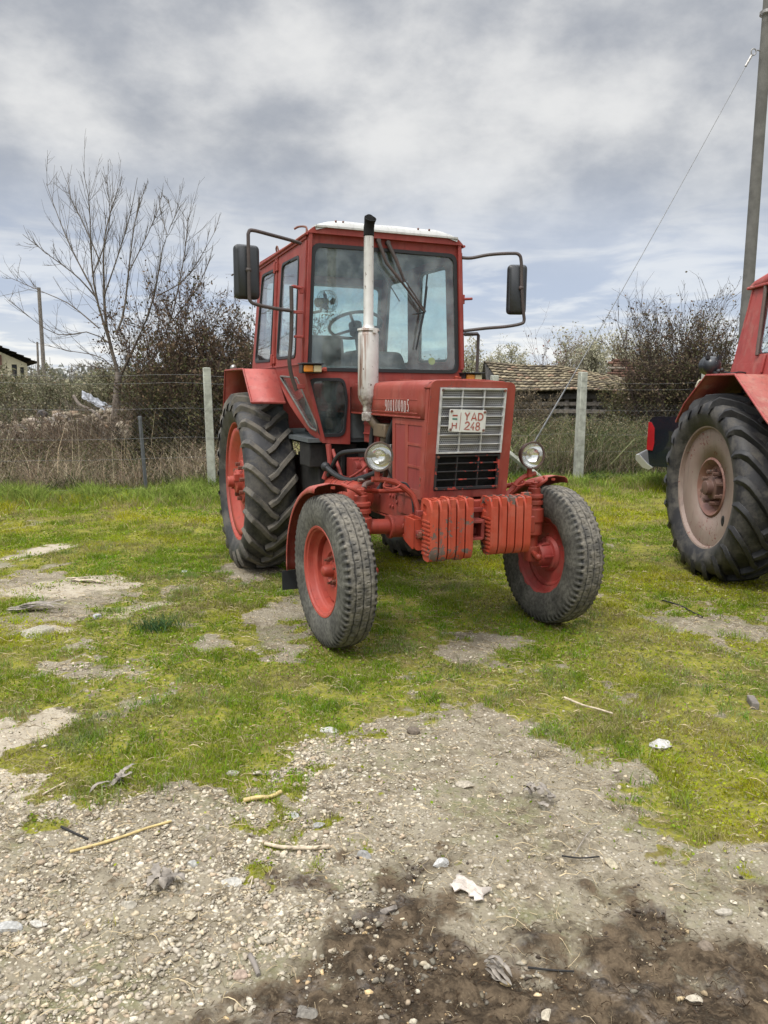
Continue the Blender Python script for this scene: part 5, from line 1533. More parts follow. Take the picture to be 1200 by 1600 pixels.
def build_litter():
    """straw, rootlets and crumbs lying about"""
    rs = np.random.RandomState(21); mb_v = []; mb_f = []; mb_c = []; o = 0
    def strand(x, y, L, w, a, curl, c, zr=.012, z0=0.0):
        nonlocal o
        k = 4; px, py = x, y; pts = []
        for i in range(k + 1):
            pts.append((px, py, z0 + .008 + zr * math.sin(i * 1.3 + a) * .8)); px += math.cos(a) * L / k; py += math.sin(a) * L / k; a += curl
        for i, p in enumerate(pts):
            ww = w * (1 - .6 * i / k); nx, ny = -math.sin(a), math.cos(a)
            mb_v.extend([(p[0] + nx * ww, p[1] + ny * ww, p[2]), (p[0] - nx * ww, p[1] - ny * ww, p[2]), (p[0], p[1], p[2] + ww * 1.5)])
            mb_c.extend([c] * 3)
        for i in range(k):
            q = o + 3 * i
            mb_f.extend([(q, q + 3, q + 5, q + 2), (q + 2, q + 5, q + 4, q + 1)])
        o += 3 * (k + 1)
    NL = 17000; YY = rs.uniform(1.35, 6.5, NL); XX = rs.uniform(-.62, .62, NL) * (YY + .3); GG, MM, _ = layout(XX, YY); ZZ = height(XX, YY)
    for q_ in range(NL):
        x, y, mud, z0 = XX[q_], YY[q_], MM[q_], float(ZZ[q_])
        if mud > .5:
            if rs.rand() < .75: strand(x, y, rs.uniform(.015, .07), rs.uniform(.0006, .0016), rs.uniform(0, 6.3), rs.normal(0, .5), tuple(np.array([.035, .022, .013]) * rs.uniform(.5, 2.2)), .012, z0)
            else: strand(x, y, rs.uniform(.01, .05), rs.uniform(.0006, .0014), rs.uniform(0, 6.3), rs.normal(0, .3), tuple(np.array([.28, .22, .14]) * rs.uniform(.5, 1.3)), .012, z0)
        elif rs.rand() < .5:
            strand(x, y, rs.uniform(.015, .09) * (1 + .1 * y), rs.uniform(.0006, .0016) * (1 + .12 * y), rs.uniform(0, 6.3), rs.normal(0, .25), tuple(np.array([.36, .29, .18]) * rs.uniform(.3, 1.35)), .012, z0)
    o_ = np_mesh('straw_litter', np.array(mb_v), np.array(mb_f), M['twig'], np.array(mb_c)); tag(o_, kind='stuff')
    V, F, C = [], [], []
    # muddy crumbs heaped in the mud
    return o_


build_litter()
scatter_stones('mud_stones', 5200, (-.9, 2.2), (1.3, 3.0), .005, .030, 55, lambda x, y: layout(x, y)[1] * np.clip((fbm(x * 4 + 22, y * 4, 3) - .42) * 6, 0, 1), dark=0)
scatter_stones('mud_crumbs', 16000, (-.8, 2.2), (1.3, 2.9), .004, .026, 12, lambda x, y: layout(x, y)[1] * np.clip((fbm(x * 5 + 2, y * 5, 3) - .38) * 5, 0, 1), ico(1)).data.materials[0] = plain('mud crumbs', (.042, .028, .017), .9, 0, .5, 30, .002)


def leaf_shape(name, pts, w, mat, thick=.0015, lift=0.0, fold=.25):
    """a strip of dry leaf along pts"""
    P = smooth_pts(pts, 5); n = len(P); mb = MB(); rows = []
    T, N, B = frames(P)
    for i, p in enumerate(P):
        k = i / (n - 1); ww = w * math.sin(PI * min(1, k * .9 + .1)) ** .6 * (1 + .25 * math.sin(k * 17)); s = T[i].cross(V3((0, 0, 1))).normalized()
        rows.append([p - s * ww / 2 + V3((0, 0, fold * ww * (.5 + .5 * math.sin(k * 9)))), p, p + s * ww / 2 + V3((0, 0, fold * ww * (.5 + .5 * math.cos(k * 7))))])
    mb.sheet(rows); return mb


def gz(px, py, lift=0):
    x, y = G(px, py); return V3((x, y, float(height(np.array([x]), np.array([y]))[0]) + lift))


def stick(pts, r, mat, label, lift=.006, name='stick', cat_='stick', knots=0, taper=.8):
    P = [gz(px, py, lift + .004) for px, py in pts]; P = smooth_pts(P, 4); n = len(P); mb = MB()
    rr = [r * (1 - (1 - taper) * i / n) * (1 + (.22 if knots and i % knots == 0 else 0)) for i in range(n)]
    mb.tube(P, rr, 8); o = mb.build(name, mat, None, smooth=50); o.data.transform(Matrix.Translation(-P[0])); o.location = P[0]
    tag(o, label, cat_, 'sticks and twigs lying about'); return o


M['cane'] = plain('yellow cane', (.50, .38, .16), .6, 0, .25, 30, .001)
M['husk'] = plain('dry maize husk', (.42, .35, .25), .85, 0, .35, 40, .001)
M['husk_grey'] = plain('grey dry leaf', (.24, .21, .175), .9, 0, .35, 40, .001)
stick([(118, 1343), (165, 1331), (205, 1319), (240, 1307), (276, 1297)], .0052, M['cane'], 'long yellow cane lying on the gravel', knots=5)
stick([(388, 1263), (410, 1259), (430, 1257), (446, 1249)], .0085, M['cane'], 'short thick yellow stick at the edge of the grass', .01, taper=.9)
stick([(104, 1306), (118, 1312), (132, 1318), (146, 1323)], .0045, M['dark'], 'short dark twig beside the long cane')
stick([(422, 1327), (450, 1331), (490, 1330), (523, 1327)], .0065, M['husk'], 'weathered grey stick below the grass tuft', taper=1.1)
stick([(74, 1254), (90, 1245), (109, 1234)], .004, M['husk'], 'little tan stick at the left edge of the gravel')
stick([(886, 1090), (915, 1101), (940, 1108), (962, 1115)], .0055, M['husk'], 'pale straw stalk lying in the grass on the right', .02)
stick([(1036, 937), (1065, 945), (1085, 955), (1100, 962)], .007, M['dark'], 'dark twig on the bare patch near the second tractor', .01)
stick([(886, 1341), (915, 1342), (945, 1338)], .003, M['dark'], 'thin dark twig on the gravel patch', .008)
stick([(836, 1516), (870, 1518), (908, 1520)], .003, M['dark'], 'thin black twig in the mud')
stick([(398, 1385), (404, 1378), (400, 1398)], .003, M['husk'], 'bent straw beside the flat pale stone')
stick([(402, 1505), (410, 1520), (416, 1535)], .008, M['wood_grey'], 'stubby grey stick at the left edge of the mud')
stick([(905, 1340), (930, 1300), (950, 1290)], .002, M['husk_grey'], 'fine curved rootlet on the gravel patch', .012)
mb = MB(); c = gz(1181, 1092); mb.box((0, 0, .02), (.035, .11, .04), Matrix.Rotation(-.2, 3, 'Z')); o = mb.build('wood_chunk', M['wood_grey'], None, bevel=.006); o.location = c
tag(o, 'weathered brown block of wood in the grass at the right edge', 'wood block')


def leaf_pile(name, seed, cx, cy, n, spread, ln, w, mat, label, ang=None, cat_='dry leaf'):
    r = random.Random(seed); root_c = gz(cx, cy); mb = MB()
    root = empty(name, root_c, 0, label, cat_)
    for i in range(n):
        a = r.uniform(0, 6.3) if ang is None else ang + r.uniform(-.35, .35); L = ln * r.uniform(.5, 1.1)
        p = V3((r.uniform(-spread, spread), r.uniform(-spread, spread) * .7, .008 + .006 * i)); d = V3((math.cos(a), math.sin(a), 0)); q = V3((-d.y, d.x, 0))
        m = leaf_shape('leaf', [p, p + d * L * .33 + q * r.uniform(-.01, .01) + V3((0, 0, r.uniform(0, .02))), p + d * L * .66 + V3((0, 0, r.uniform(.0, .03))), p + d * L + V3((0, 0, r.uniform(-.003, .02)))], w * r.uniform(.6, 1.2), mat)
        m.build('leaf', mat, root, solid=.0012, smooth=40)
    return root


leaf_pile('maize_leaf', 1, 112, 917, 3, .05, .34, .05, M['husk'], 'pale dry maize leaf with a stalk on the bare patch', -.1)
leaf_pile('maize_leaf', 2, 30, 968, 7, .06, .28, .035, M['husk_grey'], 'heap of dry maize leaves at the left edge', .05)
leaf_pile('maize_leaf', 3, 772, 1522, 6, .012, .085, .012, M['husk_grey'], 'small grey dry husk in the mud', -.9)
leaf_pile('dead_leaf', 4, 268, 1392, 6, .022, .07, .035, M['husk_grey'], 'crumpled grey dead leaves on the gravel')
leaf_pile('dead_leaf', 5, 190, 1238, 6, .03, .09, .025, M['husk_grey'], 'dry leaves and a stalk above the gravel at the left')
leaf_pile('dead_leaf', 6, 850, 1250, 7, .05, .06, .03, M['husk_grey'], 'brown dead leaves and clods in the middle of the gravel patch')
# crumpled pale scrap near the middle of the foreground
rs = np.random.RandomState(4); rows = []
for i in range(9):
    rows.append([])
    for j in range(7):
        rows[-1].append((.115 * (i / 8 - .5) + .02 * (rs.rand() - .5), .058 * (j / 6 - .5) * (1 + .3 * math.sin(i)) + .01 * (rs.rand() - .5), .010 + .016 * rs.rand()))
mb = MB(); mb.sheet(rows); o = mb.build('crumpled_scrap', plain('dirty white scrap', (.50, .44, .38), .9, 0, .25, 30, .002), None, solid=.004, smooth=25); o.location = gz(741, 1400); o.rotation_euler = (0, 0, -.7)
tag(o, 'crumpled dirty white scrap lying at the top of the mud', 'scrap')


# ================================================================== branches and leaves, vectorised
def curves(start, dirn, L, up, wob, rs, K=6):
    """n curved branches -> points (n,K,3)"""
    t = np.linspace(0, 1, K)[None, :, None]; n = len(start)
    P = start[:, None] + dirn[:, None] * (L[:, None, None] * t)
    P[..., 2] += (up * L)[:, None] * (t[..., 0] ** 2)
    w = np.cumsum(rs.randn(n, K, 3) * wob, 1) * L[:, None, None]; w[:, 0] = 0
    return P + w * .35


def children(P, L, n, rs, t0=.25, ang=.7, ratio=.5, upb=.25):
    """n sub-branches springing from random places of the parents"""
    m, K, _ = P.shape; i = rs.randint(0, m, n); wt = t0 + (1 - t0) * rs.rand(n); f = wt * (K - 1); k = np.minimum(f.astype(int), K - 2); fr = (f - k)[:, None]
    s = P[i, k] * (1 - fr) + P[i, k + 1] * fr; T = P[i, k + 1] - P[i, k]; T /= np.linalg.norm(T, axis=1, keepdims=True) + 1e-9
    d = T + rs.randn(n, 3) * ang * .6; d[:, 2] += upb; d /= np.linalg.norm(d, axis=1, keepdims=True)
    return s, d, L[i] * ratio * (1.15 - .6 * wt) * rs.uniform(.6, 1.25, n)


def tubes(P, r0, r1, col, sides=3):
    n, K, _ = P.shape; T = np.gradient(P, axis=1); T /= np.linalg.norm(T, axis=2, keepdims=True) + 1e-9
    ref = np.where(np.abs(T[..., 2:3]) > .9, np.array([1., 0, 0]), np.array([0, 0, 1.])); N = np.cross(T, ref); N /= np.linalg.norm(N, axis=2, keepdims=True) + 1e-9; B = np.cross(T, N)
    r = (r0[:, None] * (1 - np.linspace(0, 1, K))[None] + r1[:, None] * np.linspace(0, 1, K)[None])[..., None]
    V = np.stack([P + (N * math.cos(2 * PI * j / sides) + B * math.sin(2 * PI * j / sides)) * r for j in range(sides)], 2)
    base = (np.arange(n) * K * sides)[:, None, None]; F = []
    for k in range(K - 1):
        for j in range(sides):
            a = k * sides + j; b = k * sides + (j + 1) % sides; c = b + sides; d = a + sides
            F += [[a, b, c], [a, c, d]]
    F = (np.array(F)[None] + base).reshape(-1, 3)
    C = np.repeat(col, K * sides, 0)
    return V.reshape(-1, 3), F, C


def pick(rs, cols, n, v=.3): return np.array(cols)[rs.randint(0, len(cols), n)] * rs.uniform(1 - v, 1 + v, (n, 1))


def bush(name, label, cat_, cx, cy, rx, ry, h, ns=26, nb=380, nt=1500, nl=7000, leaf=.06, lcol=((.09, .06, .04),), tcol=(.11, .085, .07), seed=1, group=None, z0=0.0, top_thin=.0, spread=.55, rbase=.013, low_leaf=None, zmin_leaf=0.0):
    rs = np.random.RandomState(seed); a = rs.uniform(0, 2 * PI, ns); q = np.sqrt(rs.rand(ns))
    st = np.stack([rx * .55 * q * np.cos(a), ry * .55 * q * np.sin(a), 0 * a], -1)
    dr = np.stack([np.cos(a) * spread * q * rs.uniform(.3, 1.2, ns), np.sin(a) * spread * q * rs.uniform(.3, 1.2, ns), np.ones(ns)], -1); dr /= np.linalg.norm(dr, axis=1, keepdims=True)
    L0 = h * rs.uniform(.55, 1.02, ns); P0 = curves(st, dr, L0, -.05, .05, rs, 7)
    s, d, L1 = children(P0, L0, nb, rs, .12, .9, .42, .25); P1 = curves(s, d, L1, .12, .07, rs, 5)
    s, d, L2 = children(P1, L1, nt, rs, .1, 1.0, .5, .15); P2 = curves(s, d, L2, .05, .08, rs, 4)
    root = empty(name, (cx, cy, z0), 0, label, cat_, group)
    tc = np.array(tcol)
    V, F, C = cat([tubes(P0, np.full(ns, rbase), np.full(ns, .003), tc * rs.uniform(.7, 1.2, (ns, 1)), 5), tubes(P1, np.full(nb, rbase * .42), np.full(nb, .0025), tc * rs.uniform(.7, 1.2, (nb, 1))), tubes(P2, np.full(nt, .0035), np.full(nt, .0022), tc * rs.uniform(.8, 1.4, (nt, 1)))])
    np_mesh('branches', V, F, M['twig'], C, root)
    if nl:
        i = rs.randint(0, nt, nl); k = rs.rand(nl, 1) * 3; kk = np.minimum(k.astype(int)[:, 0], 2); f = k - kk[:, None]
        LP = P2[i, kk] * (1 - f) + P2[i, kk + 1] * f + rs.randn(nl, 3) * leaf * .6
        keep = (LP[:, 2] > zmin_leaf) & (rs.rand(nl) < 1 - top_thin * np.clip(LP[:, 2] / h - .45, 0, 1) * 1.8); LP = LP[keep]; n = len(LP)
        lc = pick(rs, lcol, n)
        if low_leaf is not None:
            w = np.clip(.75 - LP[:, 2:3] / h * 1.1, 0, 1); w = (rs.rand(n, 1) < w * 1.3); lc = np.where(w, pick(rs, low_leaf, n), lc)
        V, F, C = leaf_quads(LP, leaf * rs.uniform(.5, 1.3, n), lc, rs)
        np_mesh('leaves', V, F, M['leaf'], C, root)
    return root


def px_poly(pts, Y, dy=0.0):
    n = len(pts); return np.array([at(px, py, Y + dy * i / (n - 1)) for i, (px, py) in enumerate(pts)])


def resample(P, K):
    P = np.array([p[:] for p in smooth_pts([Vector(p) for p in P], 6)]); s = np.r_[0, np.cumsum(np.linalg.norm(np.diff(P, axis=0), axis=1))]; t = np.linspace(0, s[-1], K)
    return np.stack([np.interp(t, s, P[:, i]) for i in range(3)], -1)


# ------------------------------------------------------------------ the bare tree
def bare_tree():
    rs = np.random.RandomState(31); Y = 15.0
    bx, by = at(165, 735, Y)[0], Y
    LD = [([(181, 590), (172, 560), (158, 500), (153, 410), (153, 360), (163, 310), (176, 268)], .045, .1), ([(170, 550), (150, 490), (138, 440), (130, 360), (128, 300), (116, 243)], .030, -.5),
          ([(155, 505), (138, 455), (102, 390), (74, 325), (54, 272)], .022, .7), ([(143, 470), (110, 435), (62, 400), (15, 364)], .018, -.6), ([(177, 530), (190, 490), (196, 430), (203, 360), (214, 290)], .028, .5),
          ([(182, 600), (214, 530), (240, 460), (254, 375), (262, 345), (286, 292)], .034, -.4), ([(188, 605), (238, 568), (268, 500), (284, 430), (294, 365), (297, 312)], .028, .6),
          ([(150, 520), (100, 480), (60, 462), (-5, 435)], .016, .5), ([(170, 545), (130, 524), (70, 528), (-10, 470)], .015, -.7), ([(183, 592), (150, 562), (95, 552), (40, 540)], .014, .5),
          ([(240, 468), (284, 442), (314, 400), (340, 352)], .016, .3), ([(262, 510), (305, 452), (330, 395)], .015, -.3), ([(157, 470), (180, 400), (200, 330), (212, 262)], .018, -.3), ([(205, 350), (215, 310), (222, 290)], .010, .3),
          ([(152, 420), (120, 350), (95, 300), (92, 262)], .016, .5), ([(254, 372), (243, 335), (238, 305)], .010, .2), ([(196, 430), (225, 370), (246, 320), (250, 300)], .014, .2), ([(178, 640), (210, 635), (250, 640)], .012, -.2),
          ([(178, 635), (150, 645), (110, 650), (90, 640)], .013, .2), ([(182, 580), (170, 585), (120, 580), (100, 590)], .010, -.2), ([(262, 345), (255, 320), (243, 305)], .007, 0), ([(138, 440), (160, 380), (167, 330), (160, 262)], .014, .2)]
    tr = np.array([at(px, py, Y) for px, py in [(158, 752), (166, 730), (174, 700), (178, 660), (180, 620), (182, 588)]])
    P = resample(tr, 8); root_c = np.array([bx, by, 0.0])
    parts = []
    root = empty('bare_tree', tuple(root_c), 0, 'bare leafless young tree with many upright thin branches behind the fence on the left', 'tree')
    tc = np.array([.135, .115, .095])
    V, F, C = tubes((P - root_c)[None], np.array([.105]), np.array([.062]), tc[None], 10)
    o = np_mesh('trunk', V, F, M['bark'], C, root, True)
    K = 9; PL = []; LL = []; RR = []
    for pts, r, dy in LD:
        q = resample(px_poly(pts, Y, dy), K); q = q[0] + (q - q[0]) * .90; PL.append(q); LL.append(np.linalg.norm(np.diff(q, axis=0), axis=1).sum()); RR.append(r)
    PL = np.array(PL) - root_c; LL = np.array(LL); RR = np.array(RR)
    parts.append(tubes(PL, RR * .82, np.full(len(RR), .004), np.tile(tc * .95, (len(RR), 1)), 6))
    s, d, L1 = children(PL, LL, 420, rs, .18, .72, .27, .30); P1 = curves(s, d, L1, .25, .035, rs, 6)
    s, d, L2 = children(P1, L1, 1300, rs, .15, .8, .42, .25); P2 = curves(s, d, L2, .15, .04, rs, 4)
    parts += [tubes(P1, np.full(420, .0050), np.full(420, .0024), np.tile(tc * .85, (420, 1))), tubes(P2, np.full(1300, .0026), np.full(1300, .0018), np.tile(tc * .8, (1300, 1)))]
    V, F, C = cat(parts); np_mesh('crown', V, F, M['twig'], C, root)
    return root


bare_tree()

# ------------------------------------------------------------------ bushes
RUST = [(.125, .085, .055), (.095, .07, .045), (.165, .115, .075), (.075, .07, .038)]
OLIVE = [(.095, .10, .042), (.065, .07, .032), (.15, .135, .065), (.11, .08, .048)]
GREY = [(.19, .19, .12), (.25, .235, .155), (.14, .145, .08), (.29, .25, .17)]


def pxs(px, Y): return at(px, 615, Y)[0]


bush('leafy_bush', 'tall bush with rusty brown leaves between the bare tree and the red tractor', 'bush', pxs(330, 15), 15, 1.25, 1.0, 3.45, 60, 800, 3600, 26000, .062, RUST, (.085, .06, .05), 3, low_leaf=OLIVE, top_thin=.55)
bush('leafy_bush', 'dark tangled bush behind the concrete post, under the rusty leaved bush', 'bush', pxs(292, 14), 14.0, .85, .6, 2.0, 60, 700, 2600, 17000, .055, OLIVE + RUST[:2], (.07, .06, .048), 4, low_leaf=OLIVE)
bush('leafy_bush', 'bush with brown leaves touching the rear mudguard of the tractor', 'bush', pxs(392, 16), 16, 1.1, .8, 3.0, 45, 600, 2600, 16000, .062, RUST, (.08, .06, .05), 5, low_leaf=OLIVE, top_thin=.4)
bush('leafy_bush', 'round dark bush with sparse hanging leaves behind the pickup, left of the utility pole', 'bush', pxs(1062, 18), 18, 1.15, 1.1, 3.55, 60, 900, 4200, 24000, .066, [(.14, .095, .07), (.11, .09, .055), (.17, .13, .08), (.10, .10, .05)], (.075, .058, .05), 6, low_leaf=[(.105, .105, .045), (.075, .08, .04), (.14, .11, .055)], top_thin=.75, spread=.36)
bush('leafy_bush', 'low olive bush under the round dark bush by the ruined wall', 'bush', pxs(1020, 19), 19.5, 1.2, .8, 1.7, 50, 600, 2400, 14000, .06, OLIVE, (.08, .07, .05), 7, spread=.4)
bush('leafy_bush', 'pale grey green brush in front of the cream house', 'bush', pxs(25, 27), 27, 2.6, 1.5, 1.9, 50, 700, 2600, 15000, .085, GREY, (.13, .12, .09), 8, spread=.8)
bush('leafy_bush', 'grey green brush right of the left utility pole', 'bush', pxs(110, 28), 28, 2.6, 1.5, 2.35, 55, 700, 2800, 17000, .09, GREY, (.12, .11, .08), 9, spread=.8)
bush('leafy_bush', 'grey brush behind the trunk of the bare tree', 'bush', pxs(205, 29), 29, 2.8, 1.5, 2.3, 55, 700, 2800, 15000, .09, GREY + OLIVE, (.12, .11, .08), 10, spread=.8)
bush('leafy_bush', 'leafless scrub showing under the rusty bush beside the tractor tyre', 'bush', pxs(300, 25), 25, 2.4, 1.4, 2.3, 50, 700, 2400, 9000, .08, GREY + RUST, (.12, .095, .08), 11, spread=.7)
bush('thorn_scrub', 'tangled thorny scrub in front of the cream house behind the rubble', 'scrub', pxs(60, 19), 19, 2.4, .9, 1.65, 50, 700, 2600, 7000, .06, OLIVE + GREY, (.105, .09, .07), 12, spread=1.0)
bush('thorn_scrub', 'low dark scrub at the foot of the bare tree', 'scrub', pxs(225, 13.2), 13.2, .55, .4, .95, 30, 300, 1100, 5200, .05, [(.04, .045, .02), (.06, .055, .025), (.05, .04, .03)], (.06, .05, .04), 13)
bush('thorn_scrub', 'dry brown bush in front of the left end of the tiled shed', 'scrub', pxs(835, 17), 17.5, .75, .6, 1.55, 40, 420, 1800, 8000, .05, [(.14, .11, .07), (.10, .085, .05), (.17, .13, .085)], (.12, .10, .075), 14)
bush('thorn_scrub', 'twiggy scrub seen through the gap right of the cab', 'scrub', pxs(770, 24), 25, 1.5, .9, 2.0, 45, 500, 1800, 8000, .07, GREY, (.13, .12, .09), 15)
bush('thorn_scrub', 'olive scrub filling the space below the open eave of the tiled shed', 'scrub', pxs(930, 16.8), 16.8, 1.15, .6, 1.15, 50, 520, 2000, 10000, .05, OLIVE + GREY, (.11, .10, .07), 16, spread=.9)
bush('leafy_bush', 'small leafless sapling with a few reddish leaves above the shed roof', 'sapling', pxs(867, 34), 34, .7, .7, 4.6, 8, 110, 420, 420, .10, [(.16, .07, .05), (.13, .08, .055)], (.15, .115, .10), 17, spread=.22, zmin_leaf=2.2)
for px, Yb, sd in ((-60, 24, 1), (450, 27, 2), (545, 30, 3), (640, 26, 4), (700, 29, 5), (1150, 24, 6), (1230, 22, 7)):
    bush('leafy_bush', {1: 'brush at the left edge of the picture in front of the house', 2: 'brush seen low through the side of the cab by the rear wheel', 3: 'brush behind the driver seat seen through the windscreen', 4: 'brush behind the passenger seat seen through the windscreen', 5: 'brush seen through the right part of the windscreen beside the sticker', 6: 'brush behind the lamp on the mudguard of the second tractor', 7: 'brush behind the cab of the second tractor'}[sd],
         'bush', pxs(px, Yb), Yb, 2.4, 1.3, 2.2 + .15 * (sd % 3), 40, 420, 1500, 8000, .095, GREY + OLIVE, (.12, .11, .08), 40 + sd, spread=.8)


# far pale poplars: upright fans of twigs with thin yellowish leaves
bush('thorn_scrub', 'leafless brown thorn twigs growing over the front of the rubble heap', 'scrub', pxs(70, 13.4), 13.4, 1.1, .4, 1.15, 50, 500, 1800, 1600, .035, RUST, (.17, .125, .09), 81, spread=.9, rbase=.007)
bush('thorn_scrub', 'leafless thorn twigs over the right end of the rubble heap', 'scrub', pxs(140, 13.8), 13.8, .7, .4, 1.35, 34, 360, 1400, 1500, .035, RUST + OLIVE, (.15, .115, .085), 82, spread=.8, rbase=.007)
bush('thorn_scrub', 'tangled twigs at the left edge in front of the rubble heap', 'scrub', pxs(0, 13.2), 13.2, .8, .4, 1.2, 34, 360, 1400, 2400, .04, GREY + RUST, (.16, .12, .09), 83, spread=.9, rbase=.007)


def poplar(px, Y, h, r, seed, label, lc=((.36, .35, .25), (.30, .29, .19), (.40, .37, .28)), n=1.0):
    return bush('poplar', label, 'tree', pxs(px, Y), Y, r, r, h, 14, int(260 * n), int(1300 * n), int(5200 * n), .30, lc, (.24, .22, .18), seed, 'pale poplars beyond the shed', spread=.30, rbase=.05, top_thin=.3)


for i, (px, Y, h, r) in enumerate([(748, 88, 7.0, 2.4), (776, 92, 6.6, 2.2), (806, 95, 6.8, 2.4), (905, 84, 7.6, 2.3), (930, 86, 7.8, 2.4), (968, 80, 7.6, 3.2), (1000, 82, 7.2, 2.8), (1030, 90, 6.6, 2.6)]):
    poplar(px, Y, h, r, 60 + i, ['pale poplar leftmost beside the cab handrail', 'pale poplar second from the cab', 'pale poplar with a rounded top over the left end of the shed roof', 'slender pale poplar right of the reddish sapling', 'slender pale poplar above the right half of the shed roof', 'broad rounded pale tree above the end of the shed roof', 'pale tree left of the dark bush above the ruined wall', 'pale tree showing behind the dark bush'][i],
           n=.9)


def thicket(name, x0, x1, Y0, Y1, h0, h1, n, leaf, cols, seed):
    """far belt of scrub that closes the horizon"""
    rs = np.random.RandomState(seed); y = rs.uniform(Y0, Y1, n); u = rs.uniform(x0, x1, n); x = u * y
    hh = h0 + (h1 - h0) * np.clip(fbm(u * 14 + seed, y * .03, 4, .6) * 1.6 - .3, 0, 1.2); z = hh * rs.rand(n) ** .7
    V, F, C = leaf_quads(np.stack([x, y, z], -1), leaf * rs.uniform(.5, 1.5, n), pick(rs, cols, n), rs, .8)
    m = n // 12; k = rs.randint(0, n, m); st = np.stack([x[k], y[k], 0 * z[k]], -1); dr = np.stack([rs.randn(m) * .15, rs.randn(m) * .15, np.ones(m)], -1)
    T_ = tubes(curves(st, dr, hh[k] * rs.uniform(.8, 1.25, m), 0, .04, rs, 4), np.full(m, leaf * .08), np.full(m, leaf * .04), pick(rs, [(.15, .13, .10)], m))
    V, F, C = cat([(V, F, C), T_]); o = np_mesh(name, V, F, M['leaf'], C); tag(o, kind='stuff'); return o


thicket('far_scrub', -.75, .75, 38, 60, 1.6, 2.9, 42000, .22, GREY, 5)
thicket('far_woods', -.8, .8, 110, 190, 3.0, 6.5, 30000, .8, [(.22, .22, .19), (.26, .25, .21), (.18, .185, .16)], 6)

